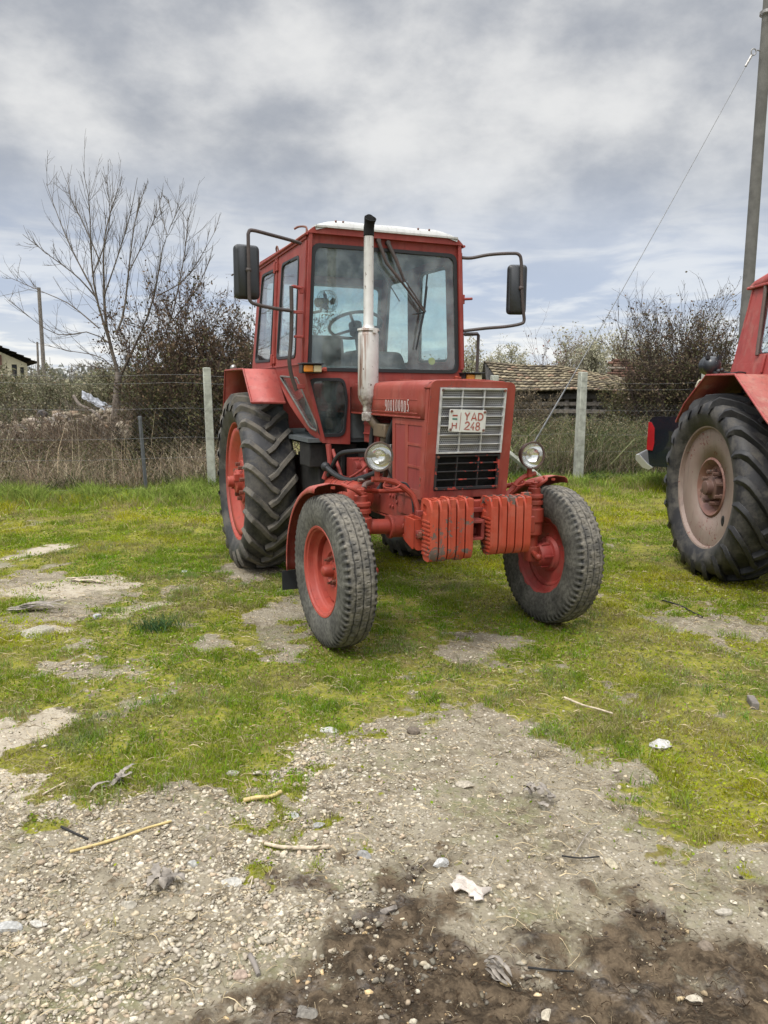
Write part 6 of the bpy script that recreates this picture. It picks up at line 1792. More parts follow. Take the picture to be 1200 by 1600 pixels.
# ------------------------------------------------------------------ dry weeds and reeds behind the fence
def weeds():
    rs = np.random.RandomState(14); parts = []
    def band(n, xr, off, hfun, w, cols, bend, seed, v=.35):
        x = rs.uniform(*xr, n); y = 12.65 + .297 * x + off[0] + (off[1] - off[0]) * rs.rand(n)
        keep = (np.abs(x / y) < .66) & (rs.rand(n) < np.clip(.35 + 1.6 * (fbm(x * 1.7 + seed, y * 1.7, 3) - .3), 0, 1)); x, y = x[keep], y[keep]; m = len(x)
        parts.append(blades(x, y, hfun(x, y, m), w * rs.uniform(.5, 1.5, m), rs.uniform(bend[0], bend[1], m), pick(rs, cols, m, v), seed, z0=np.zeros(m)))
    DRY = [(.36, .285, .195), (.48, .40, .28), (.22, .165, .115), (.27, .19, .14), (.58, .50, .36)]
    cl = lambda x, y, a=0: np.clip(fbm(x * 1.5 + a, y * 1.5, 4, .6) * 2.6 - .75, .12, 1.3)
    band(26000, (-9, -.8), (.25, 2.4), lambda x, y, m: rs.uniform(.12, 1.0, m) * cl(x, y), .010, DRY, (.05, 1.1), 21, .5)
    band(7000, (-9, -.8), (.2, 1.4), lambda x, y, m: rs.uniform(.3, 1.2, m) * cl(x, y, 5), .006, [(.50, .42, .29), (.33, .25, .17), (.16, .12, .09)], (.0, 1.3), 22)
    band(9000, (-9, -3), (1.8, 3.6), lambda x, y, m: rs.uniform(.6, 1.5, m) * cl(x, y, 9), .007, DRY + [(.16, .16, .08)], (.0, 1.0), 28)
    band(22000, (-9, -.8), (.1, 3), lambda x, y, m: rs.uniform(.10, .7, m) * cl(x, y, 3), .015, [(.12, .15, .05), (.15, .165, .075), (.08, .10, .04), (.05, .06, .03)], (.2, 1.3), 23, .5)
    band(20000, (.5, 9), (.3, 3.2), lambda x, y, m: rs.uniform(.25, 1.25, m) * cl(x, y, 14), .011, DRY[:4] + [(.19, .19, .09), (.15, .165, .07), (.07, .07, .035)], (.05, 1.0), 24, .5)
    band(20000, (1.0, 9), (.5, 3.4), lambda x, y, m: rs.uniform(.4, 1.5, m) * cl(x, y, 31), .020, [(.14, .17, .06), (.23, .24, .12), (.10, .125, .05), (.33, .29, .18), (.06, .07, .03)], (.3, 1.5), 25, .45)
    band(9000, (1.0, 9), (.9, 3.2), lambda x, y, m: rs.uniform(.7, 1.5, m) * cl(x, y, 31), .026, [(.13, .17, .06), (.20, .23, .11), (.09, .12, .045)], (.7, 1.8), 29, .4)
    band(600, (-9, 9), (.3, 2.5), lambda x, y, m: rs.uniform(.9, 1.6, m), .010, [(.55, .46, .31), (.36, .28, .18), (.14, .10, .075)], (.0, 1.3), 26)
    band(30000, (-2.6, 9), (-.25, .55), lambda x, y, m: rs.uniform(.05, .34, m) * cl(x, y, 60), .024, [(.075, .135, .028), (.11, .18, .04), (.15, .19, .06), (.05, .09, .025)], (.5, 1.6), 27, .4)
    V, F, C = cat(parts); o = np_mesh('dry_weeds', V, F, M['leaf'], C); tag(o, kind='stuff')
    # dead leaves and seed heads caught in the weeds
    n = 60000; x = rs.uniform(-9, 9, n); y = 12.65 + .297 * x + rs.uniform(.2, 2.6, n); k = (np.abs(x / y) < .66); x, y = x[k], y[k]; n = len(x)
    z = rs.uniform(0, 1, n) ** 1.3 * np.where(x < 0, .75, 1.1)
    V, F, C = leaf_quads(np.stack([x, y, z], -1), rs.uniform(.02, .05, n), pick(rs, [(.20, .155, .10), (.13, .10, .065), (.28, .22, .15)] + OLIVE * 2, n), rs, .5)
    o = np_mesh('weed_leaves', V, F, M['leaf'], C); tag(o, kind='stuff')
    mb = MB(); r = random.Random(5)
    # a second, denser olive backdrop of brambles along the back
    n = 26000; x = rs.uniform(-9, 11, n); y = 15.6 + .25 * x + rs.uniform(0, 2.4, n); k = ~((x < -2.9) & (x > -8)); x, y = x[k], y[k]; n = len(x)
    z = rs.rand(n) * np.where(x < 0, 1.3, .95) * (.6 + .7 * fbm(x * 1.1, y * .8, 3))
    V, F, C = leaf_quads(np.stack([x, y, z], -1), rs.uniform(.03, .085, n), pick(rs, OLIVE + GREY[:1], n), rs, .6)
    o = np_mesh('brambles', V, F, M['leaf'], C); tag(o, kind='stuff')


weeds()

# ------------------------------------------------------------------ rubble heap
def rubble():
    rs = np.random.RandomState(9); xs = np.linspace(-8.2, -3.2, 90); ys = np.linspace(13.2, 16.4, 50); X, Y = np.meshgrid(xs, ys)
    prof = np.clip(1 - ((Y - 15.0) / 1.5) ** 2, 0, 1) * np.clip(1 - ((X + 5.9) / 2.4) ** 4, 0, 1)
    Z = prof * (1.02 + .55 * (fbm(X * 1.3, Y * 1.3, 3) - .5) * 1.6) + (fbm(X * 6, Y * 6, 3) - .5) * .14 - .05
    idx = np.arange(X.size).reshape(X.shape); F = np.stack([idx[:-1, :-1], idx[:-1, 1:], idx[1:, 1:], idx[1:, :-1]], -1).reshape(-1, 4)
    col = np.tile(np.array([.17, .135, .10]), (X.size, 1))
    o = np_mesh('rubble_mound', np.stack([X, Y, Z], -1).reshape(-1, 3), F, M['stone'], col, smooth=True); tag(o, kind='stuff')
    n = 3000; ix = rs.randint(0, X.size, n); P = np.stack([X.ravel()[ix] + rs.randn(n) * .05, Y.ravel()[ix] + rs.randn(n) * .05, Z.ravel()[ix] + .02], -1); P = P[prof.ravel()[ix] > .08]; n = len(P)
    s = .05 * (5.5 ** (rs.rand(n) ** 2)); sh = [rock_shape(rs, ICO1, 11, .3) * np.array([1, rs.uniform(.6, 1), rs.uniform(.35, .8)]) * 1.35 for _ in range(12)]; Rr = rand_rot(rs, n)
    V = np.stack([sh[i % 12] @ Rr[i].T * s[i] / 1.6 * np.array([1, .8, .7]) + P[i] for i in range(n)]); nv = V.shape[1]
    F = (ICO1[1][None] + (np.arange(n) * nv)[:, None, None]).reshape(-1, 3)
    c = pick(rs, [(.30, .25, .185), (.36, .31, .24), (.20, .155, .11), (.24, .17, .115), (.30, .25, .18), (.15, .13, .11)], n, .35)
    o = np_mesh('rubble', V.reshape(-1, 3), F, M['stone'], np.repeat(c, nv, 0)); tag(o, kind='stuff')
    for (px, py, w, lab, c) in ((48, 668, .50, 'big pale rounded boulder on the rubble heap', (.40, .34, .28)), (64, 655, .40, 'dark grey lump on top of the rubble heap', (.13, .12, .12)), (165, 672, .30, 'tan block at the right end of the rubble heap', (.42, .29, .19)), (90, 656, .34, 'pale broken slab on top of the rubble heap', (.42, .37, .33))):
        x, y, z = at(px, py, 14.75); V = rock_shape(rs, ICO2, 12, .10) * np.array([1, .7, .5]) * w * .42
        o = np_mesh('boulder', V, ICO2[1], M['stone'], np.tile(np.array(c), (len(V), 1))); o.location = (x, y, z); tag(o, lab, 'boulder', 'big lumps on the rubble heap')
    # white plastic
    rows = []
    for i in range(14):
        rows.append([at(125 + i * 3.6, 617 + i * 1.9 + (j * 2.6) + rs.uniform(-1.5, 1.5), 17.5 - .12 * j + rs.uniform(-.05, .05)) for j in range(6)])
    mb = MB(); mb.sheet(rows); P0_ = Vector(rows[0][0]); mb.xf(lambda x, y, z: (x - P0_.x, y - P0_.y, z - P0_.z))
    o = mb.build('plastic_sheet', plain('white plastic', (.24, .25, .27), .5, 0, .6, 6), None, solid=.01, smooth=20); o.location = P0_; tag(o, 'crumpled white plastic sheet behind the rubble left of the bare tree', 'plastic sheet')
    P = [at(112, 626, 14.6), at(122, 640, 14.5), at(140, 648, 14.4), at(158, 662, 14.3)]; mb = MB(); mb.tube(smooth_pts([V3(p) - V3(P[0]) for p in P], 4), .028, 8); o = mb.build('branch', M['bark'], None); o.location = P[0]; tag(o, 'broken pale branch lying on the rubble heap', 'branch')


rubble()

# ------------------------------------------------------------------ wire fence
FD = V3((1, .297, 0)).normalized()


def fpt(x, z=0.0): return V3((x, 12.65 + .297 * x, z))


fence = empty('wire_fence', tuple(fpt(-2.67)), 0, 'rusty wire mesh fence on concrete posts between the meadow and the weeds', 'fence')
f0 = fpt(-2.67)


def rel(p): return V3(p) - f0


def post(x, h, w, lab, lean=0.0, y=None):
    b = fpt(x); mb = MB(); R_ = Matrix.Rotation(math.atan(.297), 3, 'Z'); L = []
    for z, k in ((-.1, 1.06), (h, .94)):
        for q in ((-1, -1), (1, -1), (1, 1), (-1, 1)):
            L.append(rel(b + R_ @ V3((q[0] * w / 2 * k, q[1] * w / 2 * k, 0)) + V3((lean * z, 0, z))))
    mb.add(L, [(3, 2, 1, 0), (4, 5, 6, 7)] + [(i, (i + 1) % 4, (i + 1) % 4 + 4, i + 4) for i in range(4)])
    o = mb.build('concrete_post', M['concrete'], fence, bevel=.012); o['label'] = lab; return o


post(-2.67, 1.90, .12, 'leaning pale concrete post left of the tractor', -.02)
post(3.46, 1.93, .135, 'straight concrete post right of the tractor')
post(5.92, 2.0, .13, 'concrete post with a coil of rope beside the second tractor')
post(1.85, 1.85, .12, 'concrete post hidden behind the tractor')
post(-7.0, 1.85, .12, 'concrete post at the far left')
post(.0, 1.85, .12, 'concrete post behind the cab')
mb = MB(); mb.tube([rel(at(784, 698, 13.3)), rel(at(850, 748, 13.35))], .055, 4); mb.build('brace', M['concrete'], fence, bevel=.01)
mb = MB(); b = rel((-3.61, 11.6, 0)); mb.tube([b + V3((.0, 0, -.1)), b + V3((-.06, 0, 1.16))], .030, 4); mb.box(b + V3((-.06, 0, 1.14)), (.05, .05, .06)); mb.tube([b + V3((-.045, -.03, .85)), b + V3((-.05, -.03, .99))], .012, 6)
o = mb.build('metal_post', plain('grey angle iron', (.13, .135, .14), .6, .5), fence, bevel=.004); o['label'] = 'short grey metal post'
mb = MB(); r = random.Random(3)
for z, sag in ((.10, .01), (.55, .02), (.86, .03), (1.30, .04), (1.68, .05), (1.80, .06)):
    P = []
    for x in np.linspace(-9, 9, 60): P.append(rel(fpt(x, z - sag * abs(math.sin(x * 1.02)) + r.uniform(-.006, .006)) + V3((0, -.07, 0))))
    mb.tube(P, .0013, 4)
mb.build('strand_wire', M['galv'], fence)
mb = MB(); H = 1.30; step = .085
vs = []; fs = []
for sgn in (1, -1):
    for k in range(int(19.5 / step)):
        xa = -9.5 + k * step; xb = xa + H * sgn
        a = rel(fpt(xa, .08) + V3((0, -.05 - .004 * sgn, 0))); b = rel(fpt(xb, .08 + H) + V3((0, -.05 - .004 * sgn, 0)))
        o_ = len(vs); q = .0008
        for p in (a, b): vs += [p + V3((q, 0, 0)), p + V3((-q, -q, 0)), p + V3((-q, q, 0))]
        fs += [(o_, o_ + 1, o_ + 4, o_ + 3), (o_ + 1, o_ + 2, o_ + 5, o_ + 4), (o_ + 2, o_, o_ + 3, o_ + 5)]
mb.add(vs, fs); mb.build('wire_mesh', M['galv'], fence)
mb = MB(); r = random.Random(8); c = fpt(5.74, 1.62) + V3((0, -.15, 0))
for k in range(7):
    P = [V3((math.cos(a) * .07 + r.uniform(-.012, .012), r.uniform(-.02, .02), math.sin(a) * .20 + r.uniform(-.012, .012))) for a in np.linspace(0, 2 * PI, 14, endpoint=False)]; mb.tube(P, .009, 6, closed=True)
mb.tube([V3((0, 0, .18)), V3((.08, .05, .22)), V3((.17, .1, .20))], .009, 6)
o = mb.build('rope_coil', M['rope'], None); o.location = c; tag(o, 'coil of pale rope hanging on the concrete post beside the second tractor', 'rope')

# ------------------------------------------------------------------ utility poles
YP = 15.0; bx = at(1160, 490, YP)[0] + .02; tx, _, tz = at(1185, 0, YP)
pole = empty('utility_pole', (bx, YP, 0), 0, 'tall grey concrete utility pole on the right held by a guy wire', 'pole')
mb = MB(); lean = (tx - bx) / tz * .55; mb.tube([V3((0, 0, -.2)), V3((lean * 9.6, 0, 9.6))], [.112, .094], 20); mb.build('pole_shaft', M['conc_pole'], pole)
mb = MB(); zt = tz - .12; c = V3((lean * zt, -.14, zt)); mb.box(c + V3((.03, .0, 0)), (.13, .03, .30)); mb.lathe([(-.02, .128), (-.02, .14), (.03, .14), (.03, .128)], V3((lean * zt, 0, zt)), (0, 0, 1), 20); mb.tube([c + V3((.09, 0, .02)), c + V3((.15, 0, .05)), c + V3((.15, 0, -.05)), c + V3((.09, 0, -.06))], .012, 6)
mb.build('pole_bracket', M['steel'], pole)
gx, gy, gzz = at(1166, 72, YP); mb = MB(); pz = gzz; ps = V3((lean * pz, 0, pz)); e = V3((gx - bx, 0, gzz))
mb.tube([ps + V3((-.1, 0, .02)), e + V3((.06, 0, .03))], .012, 6); P = [e + V3((math.cos(a) * .045, 0, math.sin(a) * .055)) for a in np.linspace(0, 2 * PI, 12, endpoint=False)]; mb.tube(P, .011, 6, closed=True)
mb.build('guy_eye', M['steel'], pole)
gnd = V3((*G(800, 746), 0.0)); top = V3((gx - .03, YP, gzz - .06)); mb = MB(); d = top - gnd
Q = [gnd * (1 - t) + top * t - V3((0, 0, .10 * math.sin(PI * t))) for t in np.linspace(0, 1, 16)]
mb.tube([q - gnd for q in Q], [.016] * 4 + [.010] * 2 + [.0065] * 10, 6); gw = mb.build('guy_wire', M['galv_light'] if 'galv_light' in M else M['galv'], None); gw.location = gnd; tag(gw, 'guy wire running from the tall pole down to the ground by the tractor', 'cable')
mb = MB(); mb.tube([Q[-1] - gnd, Q[-1] - gnd - d.normalized() * .22], .022, 6); mb.tube([V3((0, 0, -.1)), V3((.0, 0, .05)), d.normalized() * .35], .02, 8); mb.build('shackle', M['steel'], gw)
for (a, b, Y, r_, lab, nm) in (((55, 458), (67, 612), 45, .13, 'thick dark wooden pole beside the cream house', 'utility_pole'), ((54, 543), (58, 612), 44, .075, 'short thin post left of the thick wooden pole', 'wooden_post')):
    p0 = V3(at(*b, Y)); p1 = V3(at(*a, Y)); base = V3((p0.x + (p0.x - p1.x) / (p1.z - p0.z) * p0.z, Y, 0)); mb = MB(); mb.tube([V3((0, 0, -.2)), p1 - base], [r_, r_ * .75], 10); o = mb.build(nm, M['dark_wood'] if 'dark_wood' in M else M['wood_grey'], None); o.location = base; tag(o, lab, 'pole')
    if r_ > .1:
        mb = MB(); q = p1 - base; mb.tube([q, q + V3((-8, 3, -1.1)), q + V3((-16, 6, -1.0))], .012, 4); mb.build('overhead_wire', M['galv'], o)

# ------------------------------------------------------------------ tiled shed
def tile_roof(c00, c01, c10, c11, rows, cols, sag, cols_rgb, parent, nm='roof', seed=2, dark=1.0):
    """c00,c01 ridge ends; c10,c11 eave ends; stepped rows of barrel tiles"""
    rs = np.random.RandomState(seed); nu = cols * 5; V = []; C = []; tone = rs.uniform(.6, 1.25, (rows, cols)); hue = rs.rand(rows, cols); off = rs.uniform(-.02, .02, (rows, cols))
    c00, c01, c10, c11 = map(np.array, (c00, c01, c10, c11)); nrm = np.cross(c01 - c00, c10 - c00); nrm = nrm / np.linalg.norm(nrm); nrm *= np.sign(nrm[2])
    for i in range(rows):
        for j, vv in enumerate((0, .92, 1.0)):
            for u in range(nu + 1):
                a = u / nu; b = (i + vv * 1.06 + off[i, min(int(a * cols), cols - 1)] * .8) / rows
                p = (c00 * (1 - a) + c01 * a) * (1 - b) + (c10 * (1 - a) + c11 * a) * b
                k = min(int(a * cols), cols - 1)
                hgt = .060 * vv + .022 * abs(math.sin(PI * a * cols)) - (.07 if j == 2 else 0) + sag * math.sin(PI * a) * .0 - sag * math.exp(-((a - .55) / .2) ** 2) * (1 - b * .5)
                V.append(p + nrm * hgt); t = tone[i, k]
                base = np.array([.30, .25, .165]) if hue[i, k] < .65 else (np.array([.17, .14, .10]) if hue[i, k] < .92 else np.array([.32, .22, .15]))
                C.append(base * dark * t * (.28 if j == 0 else 1) * (.22 if j == 2 else 1) if j != 1 else base * dark * t)  # row tops and lower lips darkened in colour as shadow lines between rows
    m = 3 * rows; F = []
    for r_ in range(m - 1):
        for u in range(nu): q = r_ * (nu + 1) + u; F.append((q, q + nu + 1, q + nu + 2, q + 1))
    V = np.array(V); o = np_mesh(nm, V, F, M['tile'], np.array(C), parent); md = o.modifiers.new('solid', 'SOLIDIFY'); md.thickness = .03; md.offset = -1
    return o


M['tile'] = attr_mat('weathered clay tiles', .9, 0, .45, 9)
M['brick'] = attr_mat('old brick', .9, 0, .4, 6)
M['dark_wood'] = plain('dark weathered planks', (.055, .050, .046), .9, 0, .5, 8, .003)
M['galv_light'] = plain('pale galvanised rope', (.38, .38, .37), .5, .3, .2)
YS = 20.6; shed = empty('tiled_shed', (at(880, 615, YS)[0], YS, 0), 0, 'low dark wooden shed with a sagging weathered tile roof behind the fence', 'shed'); so_ = np.array([at(880, 615, YS)[0], YS, 0])
c00 = np.array(at(752, 563, 22.6)) - so_; c01 = np.array(at(958, 582, 22.6)) - so_; c10 = np.array(at(786, 608, 20.5)) - so_; c11 = np.array(at(990, 607, 20.5)) - so_
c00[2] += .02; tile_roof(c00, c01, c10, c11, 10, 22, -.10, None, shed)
mb = MB(); mb.plate([(0, 0), (1, 0), (1, 1), (0, 1)], plane='y', w0=0, w1=.01); 
bk = c10 - c00; cb0 = c00 + np.array([.1, 1.6, -.8]); cb1 = c01 + np.array([0, 1.6, -.8]); mb = MB(); mb.sheet([[tuple(c00), tuple(c01)], [tuple(cb0), tuple(cb1)]]); mb.build('rear_slope', M['dark_wood'], shed, solid=.04)
mb = MB(); zt = c10[2] - .06
mb.bb(c10[0] + .15, c11[0] - .15, 1.6, 1.65, 0, zt + .3)
mb.build('back_wall', M['dark_wood'], shed)
for k, x in enumerate(np.linspace(c10[0] + .2, c11[0] - .25, 5)):
    mb = MB(); mb.bb(x - .05, x + .05, .12, .22, 0, zt); mb.build('shed_post', M['wood_grey'], shed, bevel=.01)
for k, z in enumerate((zt - .06, zt - .26, zt - .46, zt - .70, zt - .95)):
    mb = MB(); mb.box(((c10[0] + c11[0]) / 2 - .05 * (k % 3), .08, z), (c11[0] - c10[0] - .3 - .3 * (k % 2), .03, .10 if k else .14), Matrix.Rotation(.006 * (k - 2), 3, 'Y')); mb.build('wall_board', M['wood_grey'] if k in (1, 2) else M['dark_wood'], shed, bevel=.005)
mb = MB(); mb.add([tuple(c00 + np.array([.05, 0, -.05])), tuple(c10 + np.array([.05, .1, -.04])), (c10[0] + .12, .2, 0), (c00[0] + .3, 2.0, 0)], [(0, 1, 2, 3)]); mb.build('gable_wall', M['dark_wood'], shed, solid=.04)

# ruined brick wall with a broken top, and a fallen roof beside it
def ruin(nm, px0, px1, Y, top, seed, lab, z0=0.0):
    rs = np.random.RandomState(seed); x0, x1 = at(px0, 600, Y)[0], at(px1, 600, Y)[0]; W_ = x1 - x0; V = []; F = []; C = []
    bh = .085; bl = .27; nr = int(top / bh)
    for r_ in range(nr):
        for k in range(int(W_ / bl) + 1):
            x = x0 + k * bl + (bl / 2 if r_ % 2 else 0); lim = top - .35 + .45 * vn(np.array([x * .9 + seed]), np.array([.5]))[0] + rs.uniform(-.05, .05)
            if r_ * bh > lim or x > x1: continue
            j = rs.uniform(-.012, .012, 3); c = np.array([x - x0, j[1], z0 + r_ * bh + bh / 2]); h = np.array([bl * .48, .13, bh * .46]); o_ = len(V)
            for sx in (-1, 1):
                for sy in (-1, 1):
                    for sz in (-1, 1): V.append(c + h * (sx, sy, sz))
            F += [(o_ + a, o_ + b, o_ + c_, o_ + d) for a, b, c_, d in [(0, 1, 3, 2), (4, 6, 7, 5), (0, 4, 5, 1), (2, 3, 7, 6), (0, 2, 6, 4), (1, 5, 7, 3)]]
            col = np.array([(.17, .095, .07), (.13, .08, .06), (.22, .15, .11), (.32, .27, .22)][rs.choice(4, p=[.4, .3, .2, .1])]) * rs.uniform(.7, 1.2); C += [col] * 8
    o = np_mesh(nm, np.array(V), np.array(F), M['brick'], np.array(C)); o.location = (x0, Y, 0); tag(o, lab, 'wall'); return o


ruin('ruined_wall', 952, 1062, 26, 2.75, 3, 'broken dark brick wall right of the tiled shed')
rb = empty('tiled_shed', (at(1100, 600, 27.5)[0], 27.5, 0), 0, 'second old tile roof mostly hidden behind the dark bush', 'shed'); ro = np.array([at(1100, 600, 27.5)[0], 27.5, 0])
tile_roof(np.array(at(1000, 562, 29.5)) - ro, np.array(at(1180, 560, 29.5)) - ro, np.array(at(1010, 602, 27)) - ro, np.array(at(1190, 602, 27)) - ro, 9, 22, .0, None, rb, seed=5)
mb = MB(); mb.bb(-2.0, 2.0, .1, .2, 0, 1.8); mb.build('wall', M['dark_wood'], rb)

# ------------------------------------------------------------------ the cream house on the left
YH = 45; h0 = at(48, 605, YH); hx = h0[0]; house = empty('cream_house', (hx, YH, 0), math.radians(30), 'small cream rendered house with a dark tiled roof at the left edge', 'house')
ez = at(48, 573, YH)[2]; sl = (at(0, 553, YH)[2] - ez) / (hx - at(0, 553, YH)[0]); Wd = 8.0; rz_ = ez + sl * Wd / 2
mb = MB(); gp = [(-Wd, 0), (-.25, 0), (-.25, ez - .15), (-Wd / 2, rz_ - .25), (-Wd, ez - .15)]; wins = [[(-1.05, 2.1), (-.78, 2.1), (-.78, 3.0), (-1.05, 3.0)], [(-.62, 2.0), (-.42, 2.0), (-.42, 2.85), (-.62, 2.85)], [(-5.4, 1.2), (-4.0, 1.2), (-4.0, 2.5), (-5.4, 2.5)]]
mb.plate(gp, [[(max(min(p[0], -.3), -7.9), p[1]) for p in w] for w in wins], plane='y', w0=0, w1=.25); mb.bb(-.5, -.25, .25, 9, 0, ez - .15); mb.build('wall', M['cream'], house)
for w in wins:
    mb = MB(); mb.bb(w[0][0], w[1][0], .10, .13, w[0][1], w[2][1]); mb.build('window', M['mirror'], house)
mb = MB(); mb.bb(-1.9, -1.55, -.12, -.01, 0, ez + .3); mb.build('brown_pillar', plain('brown brick pillar', (.14, .075, .055), .9), house)
for s_ in (0, 1):
    xr = (-Wd / 2, .25) if s_ == 0 else (-Wd / 2, -Wd - .25)
    zz = (rz_, ez - sl * .25)
    tile_roof((xr[0], 9.4, zz[0]), (xr[0], -.45, zz[0]), (xr[1], 9.4, zz[1]), (xr[1], -.45, zz[1]), 12, 26, 0, None, house, seed=8 + s_, dark=.28)
mb = MB(); mb.bb(0, 2.1, 0, .3, 0, 2.05); o = mb.build('low_brick_wall', plain('orange brick', (.34, .13, .08), .9, 0, .3, 8), None); o.location = (at(47, 600, 48)[0], 48, 0); tag(o, 'low orange brick wall between the cream house and the pole', 'wall')

# ------------------------------------------------------------------ pickup truck
truck = empty('pickup_truck', (4.10, 12.0, 0), math.radians(-25), 'dark navy pickup truck seen from its rear corner behind the second tractor', 'truck')
mb = MB(); sec = [(0.0, .42), (0.0, .60), (-.02, 1.05), (.03, 1.17), (.08, 1.205)]; rows = []
for x, zs in ((.0, 1.0), (1.55, 1.0)):
    pass
side = rpoly([(.04, .44), (.62, .44), (.66, .62), (.80, .80), (1.20, .80), (1.36, .62), (1.40, .44), (3.55, .40), (3.60, .62), (3.75, .80), (4.15, .80), (4.30, .62), (4.34, .46), (4.78, .50), (4.82, .85), (4.55, 1.02), (3.45, 1.12), (2.85, 1.66), (1.80, 1.70), (1.58, 1.22), (.06, 1.215), (.0, 1.16), (-.015, .80)], [.04] * 2 + [.02] + [.12, .12] + [.02] * 3 + [.02, .12, .12, .02] + [.03, .1, .15, .2, .1, .2, .2, .05, .04, .05, .1], 4)
wn = [rpoly([(1.86, 1.24), (2.35, 1.24), (2.35, 1.60), (1.92, 1.61)], .05), rpoly([(2.42, 1.24), (3.20, 1.20), (2.80, 1.59), (2.42, 1.60)], .05)]
mb.plate(side, wn, plane='y', w0=.0, w1=1.74)
body = mb.build('body', M['truck'], truck, bevel=.05, smooth=40)
mb = MB(); mb.plate(shrink(wn[0], -.0), plane='y', w0=.02, w1=.04); mb.plate(wn[1], plane='y', w0=.02, w1=.04); mb.build('side_window', M['mirror'], truck)
mb = MB(); P = rpoly([(-.050, .70), (.040, .69), (.058, .80), (.050, 1.04), (.0, 1.13), (-.045, 1.13)], .008, 3)
mb.plate(P, plane='y', w0=-.018, w1=.10); mb.xf(lambda x, y, z: (x + .035, y, z)); tl = mb.build('tail_light', M['tail'] if 'tail' in M else M['amber'], truck, bevel=.012)
mb = MB()
for z in (.78, .88, .98): mb.bb(-.012, .078, -.0195, -.0175, z, z + .012)
mb.build('lens_rib', M['tail'] if 'tail' in M else M['amber'], tl)
mb = MB(); mb.plate(rpoly([(-.17, .62), (-.12, .63), (.02, .48), (.10, .43), (.04, .39), (-.06, .42), (-.17, .54)], .02, 3), plane='y', w0=-.03, w1=1.74); mb.build('chrome_bumper', M['chrome'], truck, bevel=.015)
for x in (1.0, 3.95):
    for yy in (.02, 1.50):
        mb = MB(); mb.lathe([(0, .001), (0, .20), (.02, .22), (.01, .26), (0, .36), (.03, .385), (.19, .385), (.22, .36), (.22, .001)], (x, yy, .385), (0, 1, 0), 36); w_ = mb.build('wheel', M['tyre'], truck)
        mb = MB(); mb.lathe([(-.004, .21), (-.004, .17), (.03, .15), (.03, .05), (-.004, .04), (-.004, .001)], (x, yy, .385), (0, 1, 0), 30); mb.build('rim', M['steel'], w_)

# ------------------------------------------------------------------ second tractor
A2 = .045; T2X, T2Y = 3.615, 6.46
t2 = empty('tractor', (T2X, T2Y, 0), PI + A2, 'dull red tractor cut off by the right edge, with a pale pink rear wheel disc', 'tractor')
make_rear_wheel(.75, 1, 0, .775, t2, R=.79, wid=.44, disc='flat', nl=21, slope=.42, red=M['pinkdisc'], lugmat=M['tyre_lug2'], ph=.1, lugh=.05)
make_rear_wheel(-.75, -1, 0, .775, t2, R=.79, wid=.44, disc='flat', nl=21, slope=.42, red=M['pinkdisc'], lugmat=M['tyre_lug2'], lugh=.05)
for ch in list(tractor.children):
    if ch.name.startswith('front_wheel'): c = copy_tree(ch, t2); c.location = (0, 2.37, 0)
for s in (1, -1):
    mb = MB(); prof = [(1.02, 1.31), (.90, 1.38), (.42, 1.70), (-.06, 1.705), (-.44, 1.47), (-.60, 1.30)]
    mb.sheet([[(s * x, y - (.0 if x > .8 else .02), z) for y, z in prof] for x in (.40, .95)]); rg = mb.build('rear_mudguard', M['guard2'], t2, solid=.006, smooth=20)
    mb = MB(); mb.tube([(s * .95, y, z) for y, z in prof], .009, 6); mb.build('mudguard_edge', M['red2'], rg)
    mb = MB(); mb.plate([(.9, 1.0), (.9, 1.38), (.42, 1.70), (-.10, 1.705), (-.44, 1.45), (-.55, 1.0)], plane='x', w0=s * .40, w1=s * .41); mb.build('mudguard_side', M['red2'], rg)
# rounded pressed-steel cab
mb = MB(); C2 = lambda u, v, w: (w + .66 - (v - 1.70) * .17, u, v)
for s in (1, -1):
    mb = MB(); fn = (lambda u, v, w, s=s: (s * (.665 - (v - 1.70) * .16 + w), u - .22, v))
    o_ = rpoly([(-.02, 1.705), (1.15, 1.705), (1.10, 2.40), (.95, 2.43), (.03, 2.43)], [.02, .02, .1, .1, .08], 5)
    w1_ = rpoly([(.31, 1.87), (.62, 1.87), (.60, 2.37), (.25, 2.37)], .085, 6); w2_ = rpoly([(.72, 1.84), (1.06, 1.84), (1.02, 2.34), (.72, 2.36)], .06, 6)
    mb.plate(o_, [w1_, w2_], w0=-.05, w1=0, fn=fn); sd2 = mb.build('cab_side', M['red2'], t2, bevel=.012, smooth=40)
    for L_ in (w1_, w2_):
        mb = MB(); mb.tube([fn(u, v, -.012) for u, v in L_], .010, 8, closed=True); wf = mb.build('side_window', M['blackmetal'], sd2)
        mb = MB(); mb.plate(L_, w0=-.026, w1=-.022, fn=fn); mb.build('pane', M['glass2'], wf)
    mb = MB(); mb.tube([fn(.27, 2.42, .015), fn(.31, 2.2, .012), fn(.38, 1.86, .012)], .016, 8); mb.tube([fn(.27 + .028 * math.cos(a), 2.455 + .04 * math.sin(a), .016) for a in np.linspace(0, 2 * PI, 12, endpoint=False)], .008, 6, closed=True); mb.build('cab_strut', M['lampshell'], sd2)
    mb = MB(); mb.plate([(-.02, 1.69), (.50, 1.69), (.50, 1.80), (-.01, 1.80)], w0=.001, w1=.006, fn=fn); mb.tube([fn(.50, 1.72, .01), fn(.50, 1.86, .01)], .012, 8); mb.plate([(.45, 1.60), (1.18, 1.30), (1.18, 1.705), (.45, 1.705)], w0=-.02, w1=0, fn=fn); mb.build('side_skirt', M['red2'], sd2, bevel=.004)
mb = MB(); rows = []
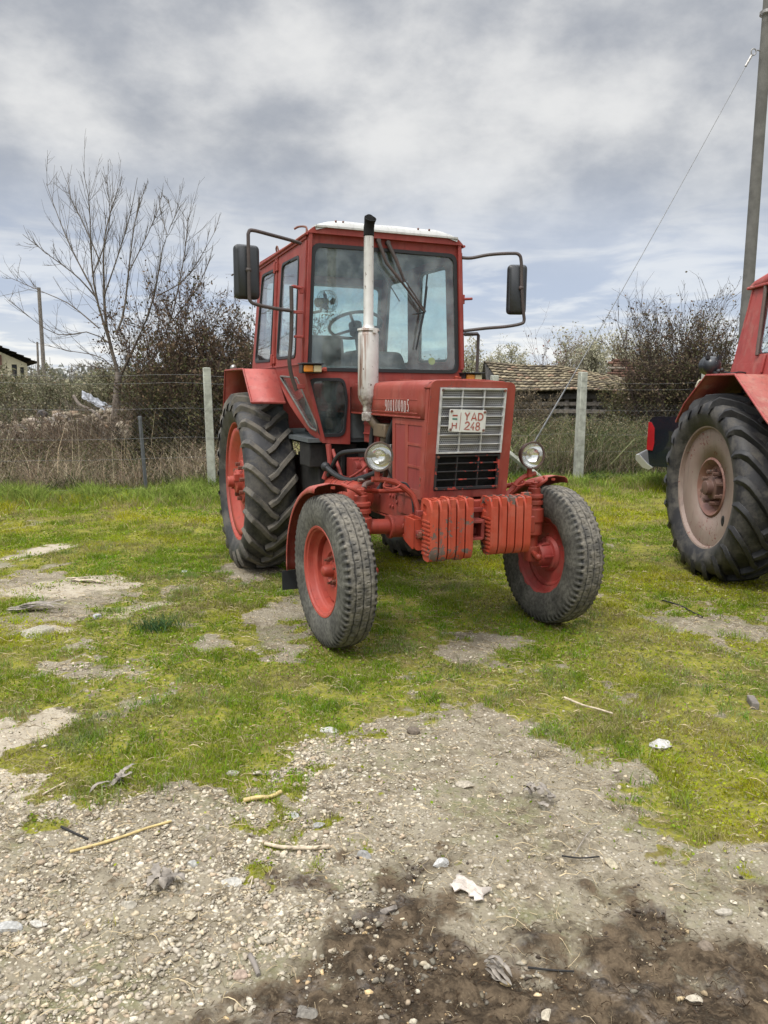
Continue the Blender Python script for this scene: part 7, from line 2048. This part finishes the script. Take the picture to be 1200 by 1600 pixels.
for y, k, z in ((.02, .80, 2.425), (.03, .86, 2.46), (.10, .93, 2.52), (.30, .96, 2.575), (.6, .97, 2.59), (.95, .96, 2.57), (1.12, .9, 2.48), (1.14, .86, 2.425)):
    rows.append([(math.copysign(abs(math.sin(a)) ** .8, math.sin(a)) * .575 * (1.0), y - .22 + .03 * (1 - abs(math.sin(a))), 2.425 + (z - 2.425) * max(0, math.cos(a)) ** .45) for a in np.linspace(-PI / 2, PI / 2, 17)])
mb.sheet(rows); rf2 = mb.build('roof', M['red2'], t2, solid=.01, smooth=60)
mb = MB(); mb.tube([(.575, .93, 2.425), (.578, .5, 2.425), (.575, -.22, 2.425), (-.575, -.22, 2.425), (-.575, .5, 2.425), (-.575, .93, 2.425)], .012, 6); mb.build('roof_gutter', M['red2'], rf2)
mb = MB(); mb.plate([(-.66, 1.70), (.66, 1.70), (.555, 2.43), (-.555, 2.43)], [rpoly([(-.5, 1.85), (.5, 1.85), (.45, 2.35), (-.45, 2.35)], .06)], plane='y', w0=0, w1=.02); mb.xf(lambda x, y, z: (x, y - .22 + (z - 1.7) * .05, z)); mb.build('rear_wall', M['red2'], t2)
mb = MB(); mb.plate([(-.66, 1.20), (.66, 1.20), (.66, 1.70), (.555, 2.43), (-.555, 2.43), (-.66, 1.70)], [rpoly([(-.55, 1.78), (.55, 1.78), (.48, 2.36), (-.48, 2.36)], .06)], plane='y', w0=.90, w1=.92); mb.build('front_wall', M['red2'], t2)
mb = MB(); mb.bb(-.27, .27, .92, 2.75, 1.0, 1.52); mb.bb(-.2, .2, 1.0, 2.6, .62, 1.0); mb.build('bonnet', M['red2'], t2, bevel=.05)
mb = MB(); mb.bb(-.22, .22, -.5, 1.2, .55, 1.15); mb.cyl((-.6, 0, .775), (.6, 0, .775), .13); mb.bb(-.6, .6, -.15, 1.1, 1.55, 1.60); mb.cyl((-.62, 2.37, .73), (.62, 2.37, .73), .05); mb.bb(-.15, .15, 2.2, 2.6, .6, .8); mb.build('gearbox', M['dark'], t2, bevel=.01)
mb = MB(); lc = (.90, -.09, 1.785); mb.ball(lc, .078, 20, 14, (1, .9, 1)); mb.lathe([(0, .074), (-.05, .082), (-.065, .080), (-.065, .001)], lc, (0, 1, 0), 28)
wl = mb.build('work_lamp', M['lampblack'], t2, smooth=50)
mb = MB(); mb.tube([(.90, -.06, 1.73), (.88, 0, 1.715)], .014, 8); mb.ball((.875, -.01, 1.735), .020, 10, 8); mb.ball((.855, .01, 1.745), .016, 10, 8); mb.tube(smooth_pts([(.86, 0, 1.74), (.80, .05, 1.72), (.72, .05, 1.73), (.62, .02, 1.715)]), .006, 6)
mb.build('lamp_wire', M['black'], wl)
for q in (-.05, .05): mb = MB(); mb.box((.90 + q, -.06, 1.852), (.03, .03, .03)); mb.build('lamp_lug', M['black'], wl)
